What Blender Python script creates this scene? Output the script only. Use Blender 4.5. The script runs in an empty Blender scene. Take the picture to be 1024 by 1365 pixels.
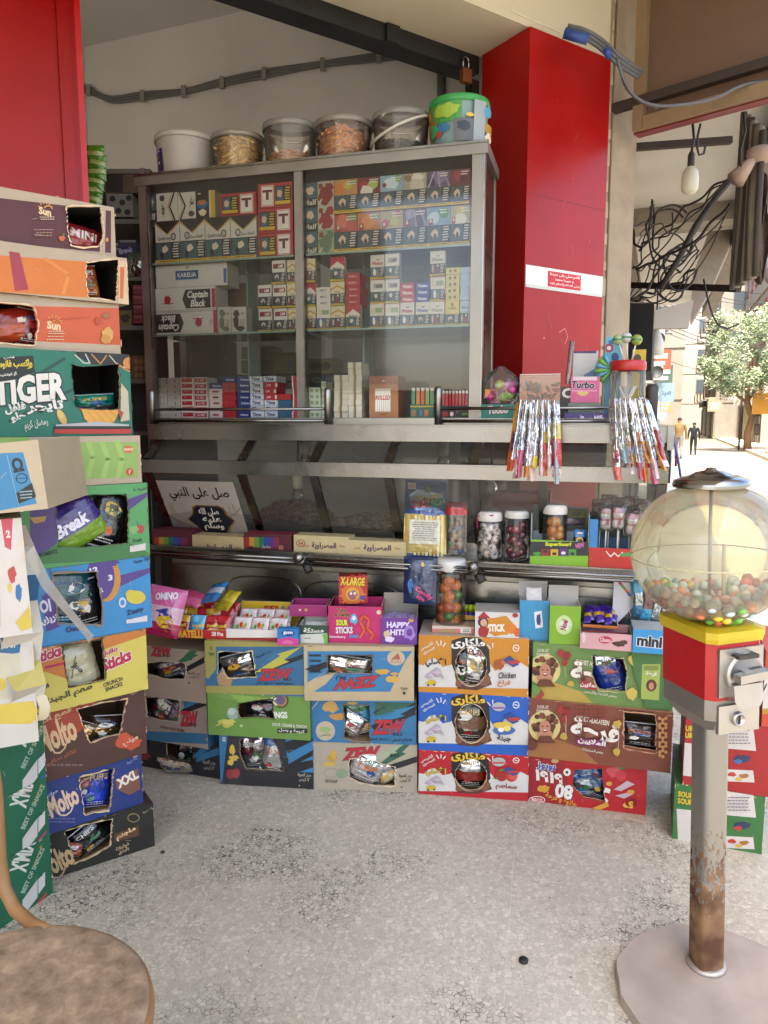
import bpy, math, random
from mathutils import Vector, Matrix, noise
from mathutils.geometry import tessellate_polygon
R=math.radians
scene=bpy.context.scene
col=scene.collection
# ---------------- camera, world, sun, exposure ----------------
PITCH=R(7.22); CAMH=1.3; FP=986.0
cam=bpy.data.cameras.new('camera'); camo=bpy.data.objects.new('camera',cam); col.objects.link(camo)
camo.location=(0,0,CAMH); camo.rotation_euler=(R(90)-PITCH,0,0)
cam.sensor_fit='VERTICAL'; cam.sensor_height=36; cam.lens=FP/1365*36; cam.clip_start=.05; cam.clip_end=2000
scene.camera=camo
SUN_EL=R(66); SUN_AZ=R(200)      # compass azimuth the light comes from (0 = +Y, clockwise)
world=bpy.data.worlds.new('World'); scene.world=world; world.use_nodes=True
wn=world.node_tree; bg=wn.nodes['Background']; sk=wn.nodes.new('ShaderNodeTexSky'); sk.sky_type='NISHITA'
sk.sun_disc=False; sk.sun_elevation=SUN_EL; sk.sun_rotation=SUN_AZ; sk.dust_density=3.0; sk.air_density=1.0
wt=wn.nodes.new('ShaderNodeMix'); wt.data_type='RGBA'; wt.blend_type='MULTIPLY'; wt.inputs[0].default_value=1; wt.inputs[7].default_value=(1,.95,.90,1)   # white balance of the daylight
wn.links.new(sk.outputs[0],wt.inputs[6]); wn.links.new(wt.outputs[2],bg.inputs[0]); bg.inputs[1].default_value=.15
sl=bpy.data.lights.new('sun','SUN'); sl.energy=2.0; sl.angle=R(.5); sl.color=(1,.95,.86)
so=bpy.data.objects.new('sun',sl); col.objects.link(so); so.location=(0,0,20)
sd=Vector((math.sin(SUN_AZ)*math.cos(SUN_EL),math.cos(SUN_AZ)*math.cos(SUN_EL),math.sin(SUN_EL)))
so.rotation_euler=sd.to_track_quat('Z','Y').to_euler()
scene.view_settings.view_transform='Standard'; scene.view_settings.look='None'
scene.view_settings.exposure=2.6; scene.view_settings.gamma=1
scene.cycles.max_bounces=7; scene.cycles.diffuse_bounces=4; scene.cycles.glossy_bounces=4
scene.cycles.transparent_max_bounces=24; scene.cycles.transmission_bounces=6
scene.cycles.caustics_reflective=False; scene.cycles.caustics_refractive=False
scene.cycles.use_denoising=True
# ---------------- picture geometry ----------------
def ray(px,py):
    x=(px-512)/FP; y=(682.5-py)/FP
    return Vector((x, math.cos(PITCH)+y*math.sin(PITCH), -math.sin(PITCH)+y*math.cos(PITCH)))
C0=Vector((0,0,CAMH))
def onZ(px,py,z=0):
    r=ray(px,py); return C0+r*((z-CAMH)/r.z)
def onY(px,py,Y):
    r=ray(px,py); return C0+r*(Y/r.y)
def onP(px,py,p,yaw):
    # vertical plane through p, running along direction yaw
    n=Vector((-math.sin(yaw),math.cos(yaw),0)); r=ray(px,py)
    return C0+r*((Vector((p[0],p[1],0))-Vector((0,0,0))).dot(n)/r.dot(n))
YC=R(-15.5)                       # yaw of the counter
CU=Vector((math.cos(YC),math.sin(YC),0)); CN=Vector((math.sin(YC),-math.cos(YC),0))  # along / towards the customer
CO=Vector((0,2.75,0))
def W(t,d,z=0): return CO+CU*t+CN*d+Vector((0,0,z))
def cp(px,py,d):
    q=onP(px,py,CO+CN*d,YC)-CO; return q.dot(CU), q.z
class Face:
    """a flat upright face: bottom-left corner o, yaw, width, height; turns picture points into percent of the face"""
    def __init__(s,o,yaw,w,h): s.o=Vector(o); s.yaw=yaw; s.w=w; s.h=h
    def xy(s,px,py):
        q=onP(px,py,s.o,s.yaw)-V3(s.o.x,s.o.y,0); u=V3(math.cos(s.yaw),math.sin(s.yaw),0)
        return q.dot(u)/s.w*100,(s.o.z+s.h-q.z)/s.h*100
    def pts(s,l): return [s.xy(*p) for p in l]
    def art(s,cmds):
        out=[]
        for a in cmds:
            if a[0]=='g': out.append(('g',a[1],s.pts(a[2])))
            elif a[0]=='l':
                x,y=a[3][0]; k=s.xy(x+1,y)[0]-s.xy(x,y)[0]; out.append(('l',a[1],a[2]*k,s.pts(a[3])))
            else:
                x,y=a[3],a[4]; c=s.xy(x,y); kx=s.xy(x+5,y)[0]-s.xy(x-5,y)[0]; ky=s.xy(x,y+5)[1]-s.xy(x,y-5)[1]
                out.append(('t',a[1],a[2],c[0],c[1],a[5]*kx/10,a[6]*ky/10)+tuple(a[7:]))
        return out
V3=lambda *a:Vector(a)
# ---------------- materials ----------------
_m={}
def lin(h):
    h=h.lstrip('#'); v=[int(h[i:i+2],16)/255 for i in (0,2,4)]
    return tuple(c/12.92 if c<=.04045 else ((c+.055)/1.055)**2.4 for c in v)+(1,)
def newmat(name):
    m=bpy.data.materials.new(name); m.use_nodes=True; return m,m.node_tree,m.node_tree.nodes['Principled BSDF']
def M(c,rough=.5,metal=0.,kind='print'):
    key=(c,rough,metal,kind)
    if key in _m: return _m[key]
    m,t,p=newmat(f'{kind}_{c}'); p.inputs['Roughness'].default_value=rough; p.inputs['Metallic'].default_value=metal
    co=lin(c); N=t.nodes; Lk=t.links
    tc=N.new('ShaderNodeTexCoord'); nz=N.new('ShaderNodeTexNoise'); mx=N.new('ShaderNodeMix'); mx.data_type='RGBA'
    sc,dt,amt={'print':(14,3,.12),'wall':(1.6,8,.22),'metal':(5,7,.32),'plain':(3,2,.1),'worn':(9,9,.45)}.get(kind,(10,3,.1))
    nz.inputs['Scale'].default_value=sc; nz.inputs['Detail'].default_value=dt
    Lk.new(tc.outputs['Object'],nz.inputs['Vector'])
    Lk.new(nz.outputs[0],mx.inputs[0])
    mx.inputs[6].default_value=tuple(x*(1-amt) for x in co[:3])+(1,); mx.inputs[7].default_value=tuple(min(1,x*(1+amt)) for x in co[:3])+(1,)
    Lk.new(mx.outputs[2],p.inputs['Base Color'])
    if kind=='print':
        n2=N.new('ShaderNodeTexNoise'); n2.inputs['Scale'].default_value=9; n2.inputs['Detail'].default_value=2; Lk.new(tc.outputs['Object'],n2.inputs['Vector'])
        b=N.new('ShaderNodeBump'); b.inputs['Strength'].default_value=.22; b.inputs['Distance'].default_value=.02; Lk.new(n2.outputs[0],b.inputs['Height']); Lk.new(b.outputs[0],p.inputs['Normal'])
    if kind in('metal','worn','wall'):
        mr=N.new('ShaderNodeMapRange'); mr.inputs[3].default_value=max(.03,rough-.12); mr.inputs[4].default_value=min(1,rough+.25)
        Lk.new(nz.outputs[0],mr.inputs[0]); Lk.new(mr.outputs[0],p.inputs['Roughness'])
        b=N.new('ShaderNodeBump'); b.inputs['Strength'].default_value={'metal':.3,'worn':.3,'wall':.25}[kind]; b.inputs['Distance'].default_value=.01
        Lk.new(nz.outputs[0],b.inputs['Height']); Lk.new(b.outputs[0],p.inputs['Normal'])
    _m[key]=m; return m
def steel(): return M('#807e7a',.2,1.,'metal')
def film(c,rough=.22):
    key=('film',c,rough)
    if key in _m: return _m[key]
    m,t,p=newmat('film_'+c); p.inputs['Base Color'].default_value=lin(c); p.inputs['Roughness'].default_value=rough
    p.inputs['Coat Weight'].default_value=.5; p.inputs['Coat Roughness'].default_value=.15
    nz=t.nodes.new('ShaderNodeTexNoise'); nz.inputs['Scale'].default_value=26; b=t.nodes.new('ShaderNodeBump'); b.inputs['Strength'].default_value=.5; b.inputs['Distance'].default_value=.02
    tc=t.nodes.new('ShaderNodeTexCoord'); t.links.new(tc.outputs['Object'],nz.inputs['Vector'])
    t.links.new(nz.outputs[0],b.inputs['Height']); t.links.new(b.outputs[0],p.inputs['Normal'])
    _m[key]=m; return m
def foil(c='#d8d8d8'):
    key=('foil',c)
    if key in _m: return _m[key]
    m=film(c,.18).copy(); m.name='foil_'+c; m.node_tree.nodes['Principled BSDF'].inputs['Metallic'].default_value=.9
    _m[key]=m; return m
def glass(tint='#ffffff',haze=0.,gl=.5,rough=.05):
    """thin clear sheet: see-through with a fresnel reflection and an optional even milkiness"""
    key=('glass',tint,haze,gl,rough)
    if key in _m: return _m[key]
    m=bpy.data.materials.new('glass_sheet'); m.use_nodes=True; t=m.node_tree; t.nodes.clear()
    o=t.nodes.new('ShaderNodeOutputMaterial'); tr=t.nodes.new('ShaderNodeBsdfTransparent'); tr.inputs[0].default_value=lin(tint)
    g=t.nodes.new('ShaderNodeBsdfGlossy'); g.inputs['Roughness'].default_value=rough
    f=t.nodes.new('ShaderNodeFresnel'); f.inputs[0].default_value=1.5
    mu=t.nodes.new('ShaderNodeMath'); mu.operation='MULTIPLY'; mu.inputs[1].default_value=gl*2; mu.use_clamp=True
    s=t.nodes.new('ShaderNodeMixShader'); t.links.new(f.outputs[0],mu.inputs[0]); t.links.new(mu.outputs[0],s.inputs[0])
    if haze>0:
        d=t.nodes.new('ShaderNodeBsdfTranslucent'); d.inputs[0].default_value=lin('#e8e4da'); d2=t.nodes.new('ShaderNodeBsdfDiffuse'); d2.inputs[0].default_value=lin('#e8e4da')
        a=t.nodes.new('ShaderNodeMixShader'); a.inputs[0].default_value=.5; t.links.new(d.outputs[0],a.inputs[1]); t.links.new(d2.outputs[0],a.inputs[2])
        s0=t.nodes.new('ShaderNodeMixShader'); s0.inputs[0].default_value=haze
        t.links.new(tr.outputs[0],s0.inputs[1]); t.links.new(a.outputs[0],s0.inputs[2]); t.links.new(s0.outputs[0],s.inputs[1])
    else: t.links.new(tr.outputs[0],s.inputs[1])
    t.links.new(g.outputs[0],s.inputs[2]); t.links.new(s.outputs[0],o.inputs[0])
    _m[key]=m; return m
# ---------------- mesh builder ----------------
def V(*a): return Vector(a)
class MB:
    def __init__(s): s.v=[]; s.f=[]; s.mi=[]; s.ms=[]; s.sm=[]
    def mat(s,m):
        if isinstance(m,str): m=M(m)
        if m not in s.ms: s.ms.append(m)
        return s.ms.index(m)
    def add(s,vs,fs,m,smooth=False):
        b=len(s.v); i=s.mat(m); s.v+=[tuple(v) for v in vs]
        for f in fs: s.f.append(tuple(b+k for k in f)); s.mi.append(i); s.sm.append(smooth)
    def box(s,x0,y0,z0,x1,y1,z1,m,T=None):
        vs=[V(x,y,z) for z in(z0,z1) for y in(y0,y1) for x in(x0,x1)]
        if T: vs=[T@v for v in vs]
        s.add(vs,[(0,2,3,1),(4,5,7,6),(0,1,5,4),(2,6,7,3),(0,4,6,2),(1,3,7,5)],m)
    def bar(s,a,b,w,h,m,up=(0,0,1)):
        a=Vector(a); b=Vector(b); d=(b-a).normalized(); u=Vector(up)
        sd=d.cross(u); 
        if sd.length<1e-4: sd=d.cross(V(0,1,0))
        sd.normalize(); u=sd.cross(d).normalized(); vs=[]
        for p in(a,b):
            for i,j in((-1,-1),(1,-1),(1,1),(-1,1)): vs.append(p+sd*(i*w/2)+u*(j*h/2))
        s.add(vs,[(0,3,2,1),(4,5,6,7),(0,1,5,4),(1,2,6,5),(2,3,7,6),(3,0,4,7)],m)
    def tube(s,pts,r,m,n=8,cap=True):
        pts=[Vector(p) for p in pts]; k=len(pts); rs=r if isinstance(r,(list,tuple)) else [r]*k; vs=[]; fs=[]
        d0=(pts[1]-pts[0]).normalized(); u=d0.orthogonal().normalized()
        for i,p in enumerate(pts):
            d=(pts[min(i+1,k-1)]-pts[max(i-1,0)]).normalized()
            u=(u-d*u.dot(d)); u=u.normalized() if u.length>1e-6 else d.orthogonal().normalized(); w=d.cross(u)
            for j in range(n):
                a=2*math.pi*j/n; vs.append(p+(u*math.cos(a)+w*math.sin(a))*rs[i])
        for i in range(k-1):
            for j in range(n): fs.append((i*n+j,i*n+(j+1)%n,(i+1)*n+(j+1)%n,(i+1)*n+j))
        if cap: fs.append(tuple(range(n))[::-1]); fs.append(tuple((k-1)*n+j for j in range(n)))
        s.add(vs,fs,m,True)
    def wire(s,pts,r,m,n=6):
        pts=[Vector(p) for p in pts]; q=[pts[0]]+pts+[pts[-1]]; out=[]
        for i in range(1,len(q)-2):
            for k in range(4):
                t=k/4; a,b,c,d=q[i-1],q[i],q[i+1],q[i+2]; out.append(.5*((2*b)+(c-a)*t+(2*a-5*b+4*c-d)*t*t+(3*b-a-3*c+d)*t**3))
        s.tube(out+[pts[-1]],r,m,n)
    def lathe(s,prof,m,n=32,c=(0,0,0),T=None,sx=1,sy=1,mats=None):
        k=len(prof); vs=[]; 
        for r,z in prof:
            for j in range(n):
                a=2*math.pi*j/n; v=V(c[0]+r*math.cos(a)*sx,c[1]+r*math.sin(a)*sy,c[2]+z); vs.append(T@v if T else v)
        fs=[(i*n+j,i*n+(j+1)%n,(i+1)*n+(j+1)%n,(i+1)*n+j) for i in range(k-1) for j in range(n)]
        s.add(vs,fs,m,True)
    def ball(s,c,r,m,n=12,sc=(1,1,1)):
        c=Vector(c); vs=[];fs=[]; k=n//2
        for i in range(k+1):
            ph=math.pi*i/k
            for j in range(n):
                a=2*math.pi*j/n; vs.append(c+V(r*math.sin(ph)*math.cos(a)*sc[0],r*math.sin(ph)*math.sin(a)*sc[1],r*math.cos(ph)*sc[2]))
        fs=[(i*n+j,(i+1)*n+j,(i+1)*n+(j+1)%n,i*n+(j+1)%n) for i in range(k) for j in range(n)]
        s.add(vs,fs,m,True)
    def build(s,name,parent=None,loc=None,rz=0,rot=None):
        me=bpy.data.meshes.new(name); me.from_pydata(s.v,[],s.f)
        for m in s.ms: me.materials.append(m)
        me.polygons.foreach_set('material_index',s.mi); me.polygons.foreach_set('use_smooth',s.sm); me.update()
        o=bpy.data.objects.new(name,me); col.objects.link(o); o.parent=parent
        if loc is not None: o.location=loc
        o.rotation_euler=rot if rot is not None else (0,0,rz)
        return o
def tag(o,label=None,cat=None,group=None,kind=None):
    if label: o['label']=label
    if cat: o['category']=cat
    if group: o['group']=group
    if kind: o['kind']=kind
    return o
def thing(name,label,cat,loc=(0,0,0),rz=0,group=None,rot=None):
    o=bpy.data.objects.new(name,None); col.objects.link(o); o.location=loc; o.rotation_euler=rot if rot else (0,0,rz)
    o.empty_display_size=.05
    return tag(o,label,cat,group)
def dup(root,loc,rz=None,label=None,group=None,rot=None):
    kids=[c for c in bpy.data.objects if c.parent==root] if root.get('_k') is None else [bpy.data.objects[n] for n in root['_k']]
    r=root.copy(); col.objects.link(r); r.location=loc
    if rz is not None: r.rotation_euler=(0,0,rz)
    if rot is not None: r.rotation_euler=rot
    if label: r['label']=label
    if group: r['group']=group
    for ch in kids:
        c=ch.copy(); col.objects.link(c); c.parent=r
    return r
# ---------------- lettering ----------------
_AR={'ء':(0xFE80,1),'آ':(0xFE81,2),'أ':(0xFE83,2),'ؤ':(0xFE85,2),'إ':(0xFE87,2),'ئ':(0xFE89,4),'ا':(0xFE8D,2),'ب':(0xFE8F,4),'ة':(0xFE93,2),'ت':(0xFE95,4),'ث':(0xFE99,4),'ج':(0xFE9D,4),'ح':(0xFEA1,4),'خ':(0xFEA5,4),'د':(0xFEA9,2),'ذ':(0xFEAB,2),'ر':(0xFEAD,2),'ز':(0xFEAF,2),'س':(0xFEB1,4),'ش':(0xFEB5,4),'ص':(0xFEB9,4),'ض':(0xFEBD,4),'ط':(0xFEC1,4),'ظ':(0xFEC5,4),'ع':(0xFEC9,4),'غ':(0xFECD,4),'ف':(0xFED1,4),'ق':(0xFED5,4),'ك':(0xFED9,4),'ل':(0xFEDD,4),'م':(0xFEE1,4),'ن':(0xFEE5,4),'ه':(0xFEE9,4),'و':(0xFEED,2),'ى':(0xFEEF,2),'ي':(0xFEF1,4)}
_LA={'آ':0xFEF5,'أ':0xFEF7,'إ':0xFEF9,'ا':0xFEFB}
def shape(s):
    if not any(c in _AR for c in s): return s
    out=[]; i=0; prev=False
    while i<len(s):
        c=s[i]
        if c=='ل' and i+1<len(s) and s[i+1] in _LA:
            out.append(chr(_LA[s[i+1]]+(1 if prev else 0))); prev=False; i+=2; continue
        if c in _AR:
            b,n=_AR[c]; nxt=i+1<len(s) and s[i+1] in _AR and _AR[s[i+1]][1]>1
            if n==4: k=3 if prev and nxt else 1 if prev else 2 if nxt else 0; prev=nxt
            elif n==2: k=1 if prev else 0; prev=False
            else: k=0; prev=False
            out.append(chr(b+k)); i+=1; continue
        prev=False; j=i
        if c.isdigit() or c in '٠١٢٣٤٥٦٧٨٩':
            while j+1<len(s) and (s[j+1].isdigit() or s[j+1] in '٠١٢٣٤٥٦٧٨٩'): j+=1
        out.append(s[i:j+1]); i=j+1
    return ''.join(reversed(out))
_tc={}
def textgeo(s,b=0.,sh=0.):
    k=(s,round(b,3),round(sh,2))
    if k in _tc: return _tc[k]
    cu=bpy.data.curves.new('lettering','FONT'); cu.body='\n'.join(shape(x) for x in s.split('\n')); cu.size=1; cu.offset=b; cu.shear=sh; cu.resolution_u=2; cu.align_x='CENTER'; cu.space_line=.95
    ob=bpy.data.objects.new('lettering',cu); me=ob.to_mesh()
    vs=[(v.co.x,v.co.y) for v in me.vertices]; fs=[tuple(p.vertices) for p in me.polygons]; ob.to_mesh_clear()
    bpy.data.objects.remove(ob); bpy.data.curves.remove(cu)
    if not vs: vs=[(0,0),(1,0),(0,1)]; fs=[]
    # letter boxes are measured without the emboldening so outlines stay concentric
    x0=min(v[0] for v in vs)+b; x1=max(v[0] for v in vs)-b; y0=min(v[1] for v in vs)+b; y1=max(v[1] for v in vs)-b
    _tc[k]=(vs,fs,(x0,y0,x1,y1)); return _tc[k]
# ---------------- flat printing on a face ----------------
def _clip(poly,a,b,c):           # keep a*x+b*y<=c
    out=[]; n=len(poly)
    for i in range(n):
        p=poly[i]; q=poly[(i+1)%n]; dp=a*p[0]+b*p[1]-c; dq=a*q[0]+b*q[1]-c
        if dp<=0: out.append(p)
        if (dp<0<dq) or (dq<0<dp):
            t=dp/(dp-dq); out.append((p[0]+(q[0]-p[0])*t,p[1]+(q[1]-p[1])*t))
    return out
def _sub(poly,tri):
    """poly minus a convex polygon, both convex, returns pieces"""
    ar=sum(tri[i][0]*tri[(i+1)%len(tri)][1]-tri[(i+1)%len(tri)][0]*tri[i][1] for i in range(len(tri)))
    if ar<0: tri=tri[::-1]
    out=[]; rest=poly
    for i in range(len(tri)):
        p=tri[i]; q=tri[(i+1)%len(tri)]; a=q[1]-p[1]; b=-(q[0]-p[0]); c=a*p[0]+b*p[1]   # inside: a x+b y<=c
        o=_clip(rest,-a,-b,-c)
        if len(o)>2 and abs(_area(o))>1e-9: out.append(o)
        rest=_clip(rest,a,b,c)
        if len(rest)<3 or abs(_area(rest))<1e-10: break
    return out
def _area(p): return sum(p[i][0]*p[(i+1)%len(p)][1]-p[(i+1)%len(p)][0]*p[i][1] for i in range(len(p)))/2
def _tris(poly,holes=()):
    pts=[list(map(lambda q:V(q[0],q[1],0),poly))]+[[V(q[0],q[1],0) for q in h] for h in holes]
    flat=[q for l in pts for q in l]
    return [[(flat[i].x,flat[i].y) for i in t] for t in tessellate_polygon(pts)]
def _bb(p): return min(q[0] for q in p),min(q[1] for q in p),max(q[0] for q in p),max(q[1] for q in p)
def ragged(poly,amp,seed,step=4):
    rn=random.Random(seed); out=[]
    for i in range(len(poly)):
        p=poly[i]; q=poly[(i+1)%len(poly)]; L=math.hypot(q[0]-p[0],q[1]-p[1]); n=max(1,int(L/step))
        for k in range(n):
            t=k/n; out.append((p[0]+(q[0]-p[0])*t+rn.uniform(-amp,amp),p[1]+(q[1]-p[1])*t+rn.uniform(-amp,amp)))
    return out
def R_(c,x0,y0,x1,y1): return ('g',c,[(x0,y0),(x1,y0),(x1,y1),(x0,y1)])
def G_(c,*p): return ('g',c,[(p[i],p[i+1]) for i in range(0,len(p),2)])
def O_(c,cx,cy,rx,ry=None,rot=0,n=18):
    ry=rx if ry is None else ry; a=R(rot)
    return ('g',c,[(cx+rx*math.cos(t)*math.cos(a)-ry*math.sin(t)*math.sin(a),cy+rx*math.cos(t)*math.sin(a)+ry*math.sin(t)*math.cos(a)) for t in [2*math.pi*i/n for i in range(n)]])
def T_(c,s,cx,cy,w,h,rot=0,b=.02,sh=0,ol=None,ow=.05):
    b=min(b,.045); ow=min(ow,.045)
    return ('t',c,s,cx,cy,w,h,rot,b,sh,ol,ow)
def L_(c,w,*p): return ('l',c,w,[(p[i],p[i+1]) for i in range(0,len(p),2)])
def blob(c,cx,cy,rx,ry,seed=0,n=14,a=.25):
    rn=random.Random(seed); return ('g',c,[(cx+rx*math.cos(t)*rn.uniform(1-a,1+a),cy+ry*math.sin(t)*rn.uniform(1-a,1+a)) for t in [2*math.pi*i/n for i in range(n)]])
def lines(c,x0,y0,x1,y1,n,seed=0,th=.45):
    """rows of unreadably small print"""
    rn=random.Random(seed); o=[]; dy=(y1-y0)/n
    for i in range(n):
        x=x0+rn.uniform(0,(x1-x0)*.15)
        while x<x1-rn.uniform(0,(x1-x0)*.2):
            l=rn.uniform(.06,.16)*(x1-x0); o.append(R_(c,x,y0+i*dy,min(x1,x+l),y0+i*dy+dy*th)); x+=l+.03*(x1-x0)
    return o
def panel(mb,o,ux,uy,w,h,base,art=(),hole=None,lift=0.,matf=None,mapf=None):
    o=Vector(o); ux=Vector(ux); uy=Vector(uy); n=ux.cross(-uy).normalized()
    P=(lambda x,y,k:o+ux*x+uy*y+n*k) if mapf is None else mapf
    mf=matf or (lambda c:M(c) if isinstance(c,str) else c)
    sx,sy=w/100,h/100
    ht=[]; hp=None
    if hole: hp=[(x*sx,y*sy) for x,y in hole]; ht=_tris(hp); hb=_bb(hp)
    def emit(polys,c,k):
        vs=[];fs=[]
        for p in polys:
            b=len(vs); vs+=[P(x,y,k) for x,y in p]; fs.append(tuple(range(b,b+len(p)))[::-1])
        if fs: mb.add(vs,fs,mf(c))
    if base is not None:
        emit(_tris([(0,0),(w,0),(w,h),(0,h)],[hp] if hp else []),base,lift)
    k=lift; 
    for a in art:
        k+=.00012
        if a[0]=='g': todo=[(a[1],_tris([(x*sx,y*sy) for x,y in a[2]]))]
        elif a[0]=='l':
            pts=[(x*sx,y*sy) for x,y in a[3]]; wd=a[2]*sx; ps=[]
            for (x0,y0),(x1,y1) in zip(pts,pts[1:]):
                L=math.hypot(x1-x0,y1-y0) or 1; nx,ny=-(y1-y0)/L*wd/2,(x1-x0)/L*wd/2; ex,ey=(x1-x0)/L*wd*.25,(y1-y0)/L*wd*.25
                ps.append([(x0+nx-ex,y0+ny-ey),(x1+nx+ex,y1+ny+ey),(x1-nx+ex,y1-ny+ey),(x0-nx-ex,y0-ny-ey)])
            todo=[(a[1],ps)]
        else:
            _,c,s,cx,cy,tw,th,rot,b,sh,ol,ow=a; todo=[]
            for cc,bb in ([(ol,b+ow)] if ol else [])+[(c,b)]:
                vs,fs,_b=textgeo(s,bb,sh); bx=textgeo(s,b,sh)[2]
                fx=tw*sx/max(1e-6,bx[2]-bx[0]); fy=th*sy/max(1e-6,bx[3]-bx[1]); mx=(bx[0]+bx[2])/2; my=(bx[1]+bx[3])/2
                ca,sa=math.cos(R(rot)),math.sin(R(rot)); q=[]
                for x,y in vs:
                    x=(x-mx)*fx; y=-(y-my)*fy; q.append((cx*sx+x*ca-y*sa,cy*sy+x*sa+y*ca))
                todo.append((cc,[[q[i] for i in f] for f in fs]))
        for c,polys in todo:
            res=[]
            for p in polys:
                bb=_bb(p)
                if bb[0]<0 or bb[1]<0 or bb[2]>w or bb[3]>h:
                    for A in((-1,0,0),(1,0,w),(0,-1,0),(0,1,h)):
                        p=_clip(p,*A)
                        if len(p)<3: break
                    if len(p)<3: continue
                    bb=_bb(p)
                if hp and not(bb[2]<hb[0] or bb[0]>hb[2] or bb[3]<hb[1] or bb[1]>hb[3]):
                    if len(p)>3: ps=_tris(p)
                    else: ps=[p]
                    for t in ht:
                        nx=[]
                        for q in ps:
                            b1=_bb(q); b2=_bb(t)
                            if b1[2]<b2[0] or b1[0]>b2[2] or b1[3]<b2[1] or b1[1]>b2[3]: nx.append(q)
                            else: nx+=_sub(q,t)
                        ps=nx
                    res+=ps
                else: res.append(p)
            emit(res,c,k); k+=.00006
    if hp:   # torn cardboard thickness
        m=len(hp); vs=[P(x,y,0) for x,y in hp]+[P(x,y,-.004) for x,y in hp]
        mb.add(vs,[(i,(i+1)%m,m+(i+1)%m,m+i) for i in range(m)],mf('#c9ab82'))
FX=((1,0,0),(0,0,-1))
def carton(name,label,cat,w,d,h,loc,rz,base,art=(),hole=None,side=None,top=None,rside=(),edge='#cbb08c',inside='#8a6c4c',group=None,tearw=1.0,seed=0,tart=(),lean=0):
    """closed cardboard case, origin at its front-left bottom corner, x right, y away"""
    mb=MB(); side=side or base; top=top or base
    art=list(art)
    if hole:
        cx=sum(p[0] for p in hole)/len(hole); cy=sum(p[1] for p in hole)/len(hole)
        hole=ragged(hole,.5,seed+3,3.2)
        if tearw: 
            rn=random.Random(seed); art.append(('g',edge,[(cx+(x-cx)*(1+tearw*rn.uniform(.0,.09)),cy+(y-cy)*(1+tearw*rn.uniform(.0,.12))) for x,y in hole]))
    rw=random.Random(seed*3+int(w*1000))
    if w>.24:     # scuffed edges, dents and handling marks on the printed face
        for i in range(16):
            q=rw.random(); e=rw.choice('tblr'); s_=rw.uniform(.35,1.1); x,y={'t':(q*100,rw.uniform(-.5,.6)),'b':(q*100,100-rw.uniform(-.5,.8)),'l':(rw.uniform(-.3,.5),q*100),'r':(100-rw.uniform(-.3,.5),q*100)}[e]
            art.append(blob(edge,x,y,(s_*2.2 if e in 'tb' else s_*.6),(s_*.8 if e in 'tb' else s_*5),i+seed,9,.4))
        for i in range(3):
            x=rw.uniform(5,95); y=rw.uniform(5,95); art.append(L_('#a8a096',.18,x,y,x+rw.uniform(-6,6),y+rw.uniform(-9,9)))
    panel(mb,(0,0,h),(1,0,0),(0,0,-1),w,h,base,art,hole)
    panel(mb,(w,0,h),(0,1,0),(0,0,-1),d,h,side,rside)
    panel(mb,(0,d,h),(0,-1,0),(0,0,-1),d,h,side)
    panel(mb,(w,d,h),(-1,0,0),(0,0,-1),w,h,side)
    panel(mb,(0,d,h),(1,0,0),(0,-1,0),w,d,top,tart)
    panel(mb,(0,0,0),(1,0,0),(0,1,0),w,d,side)
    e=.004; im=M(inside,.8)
    v=[V(x,y,z) for z in(e,h-e) for y in(e,d-e) for x in(e,w-e)]
    mb.add(v,[(0,1,3,2),(4,6,7,5),(2,3,7,6),(0,2,6,4),(1,5,7,3)],im)
    o=mb.build(name,None,loc,rz); o.rotation_euler=(0,R(lean),rz)
    return tag(o,label,cat,group)
def pillow(mb,w,h,th,bands,seed,art=None,nx=14,ny=18,crump=.35):
    """crumpled sealed pouch in the xz plane; bands=[(v,material)...] from the top; art printed on its bulging front"""
    of=V(seed*7.3,seed*3.1,0)
    def f(u,v,s):
        e=max(0,1-abs(2*u-1)**3.2)**.6*max(0,1-abs(2*v-1)**3.4)**.6
        n=noise.noise(V(u*3.2,v*4.,s*2)+of)*.6+noise.noise(V(u*8,v*9,s)+of)*.35
        n2=noise.noise(V(u*2,v*9,5)+of)
        sq=1-.07*e
        return V((u-.5)*w*sq+n2*w*.02,-s*th*.5*e*(1+crump*n*1.5)+th*.12*n*crump,(.5-v)*h*(1-.03*e))
    for s in(1,-1):
        vs=[f(i/nx,j/ny,s) for j in range(ny+1) for i in range(nx+1)]
        for j in range(ny):
            v=(j+.5)/ny; m=[b[1] for b in bands if v>=b[0]][-1]
            mb.add([vs[j*(nx+1)+i] for i in range(nx+1)]+[vs[(j+1)*(nx+1)+i] for i in range(nx+1)],
                   [((i,nx+1+i,nx+2+i,i+1) if s>0 else (i,i+1,nx+2+i,nx+1+i)) for i in range(nx)],m,True)
    if art:
        panel(mb,(0,0,0),(1,0,0),(0,0,-1),w,h,None,art,matf=lambda c:film(c) if isinstance(c,str) else c,mapf=lambda x,y,k:f(x/w,y/h,1)+V(0,-k*2-.0012,0))
    return mb
def bag(label,loc,rot,w,h,th,bands,seed,art=None,cat='snack bag',group=None,name='snack_bag',crump=.35):
    mb=MB(); bs=[(v,(foil(c[1:]) if c[0]=='*' else film(c))) for v,c in bands]
    pillow(mb,w,h,th,bs,seed,art,crump=crump)
    o=mb.build(name,None,loc,rot=(R(rot[0]),R(rot[1]),R(rot[2]))); return tag(o,label,cat,group)
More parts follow.
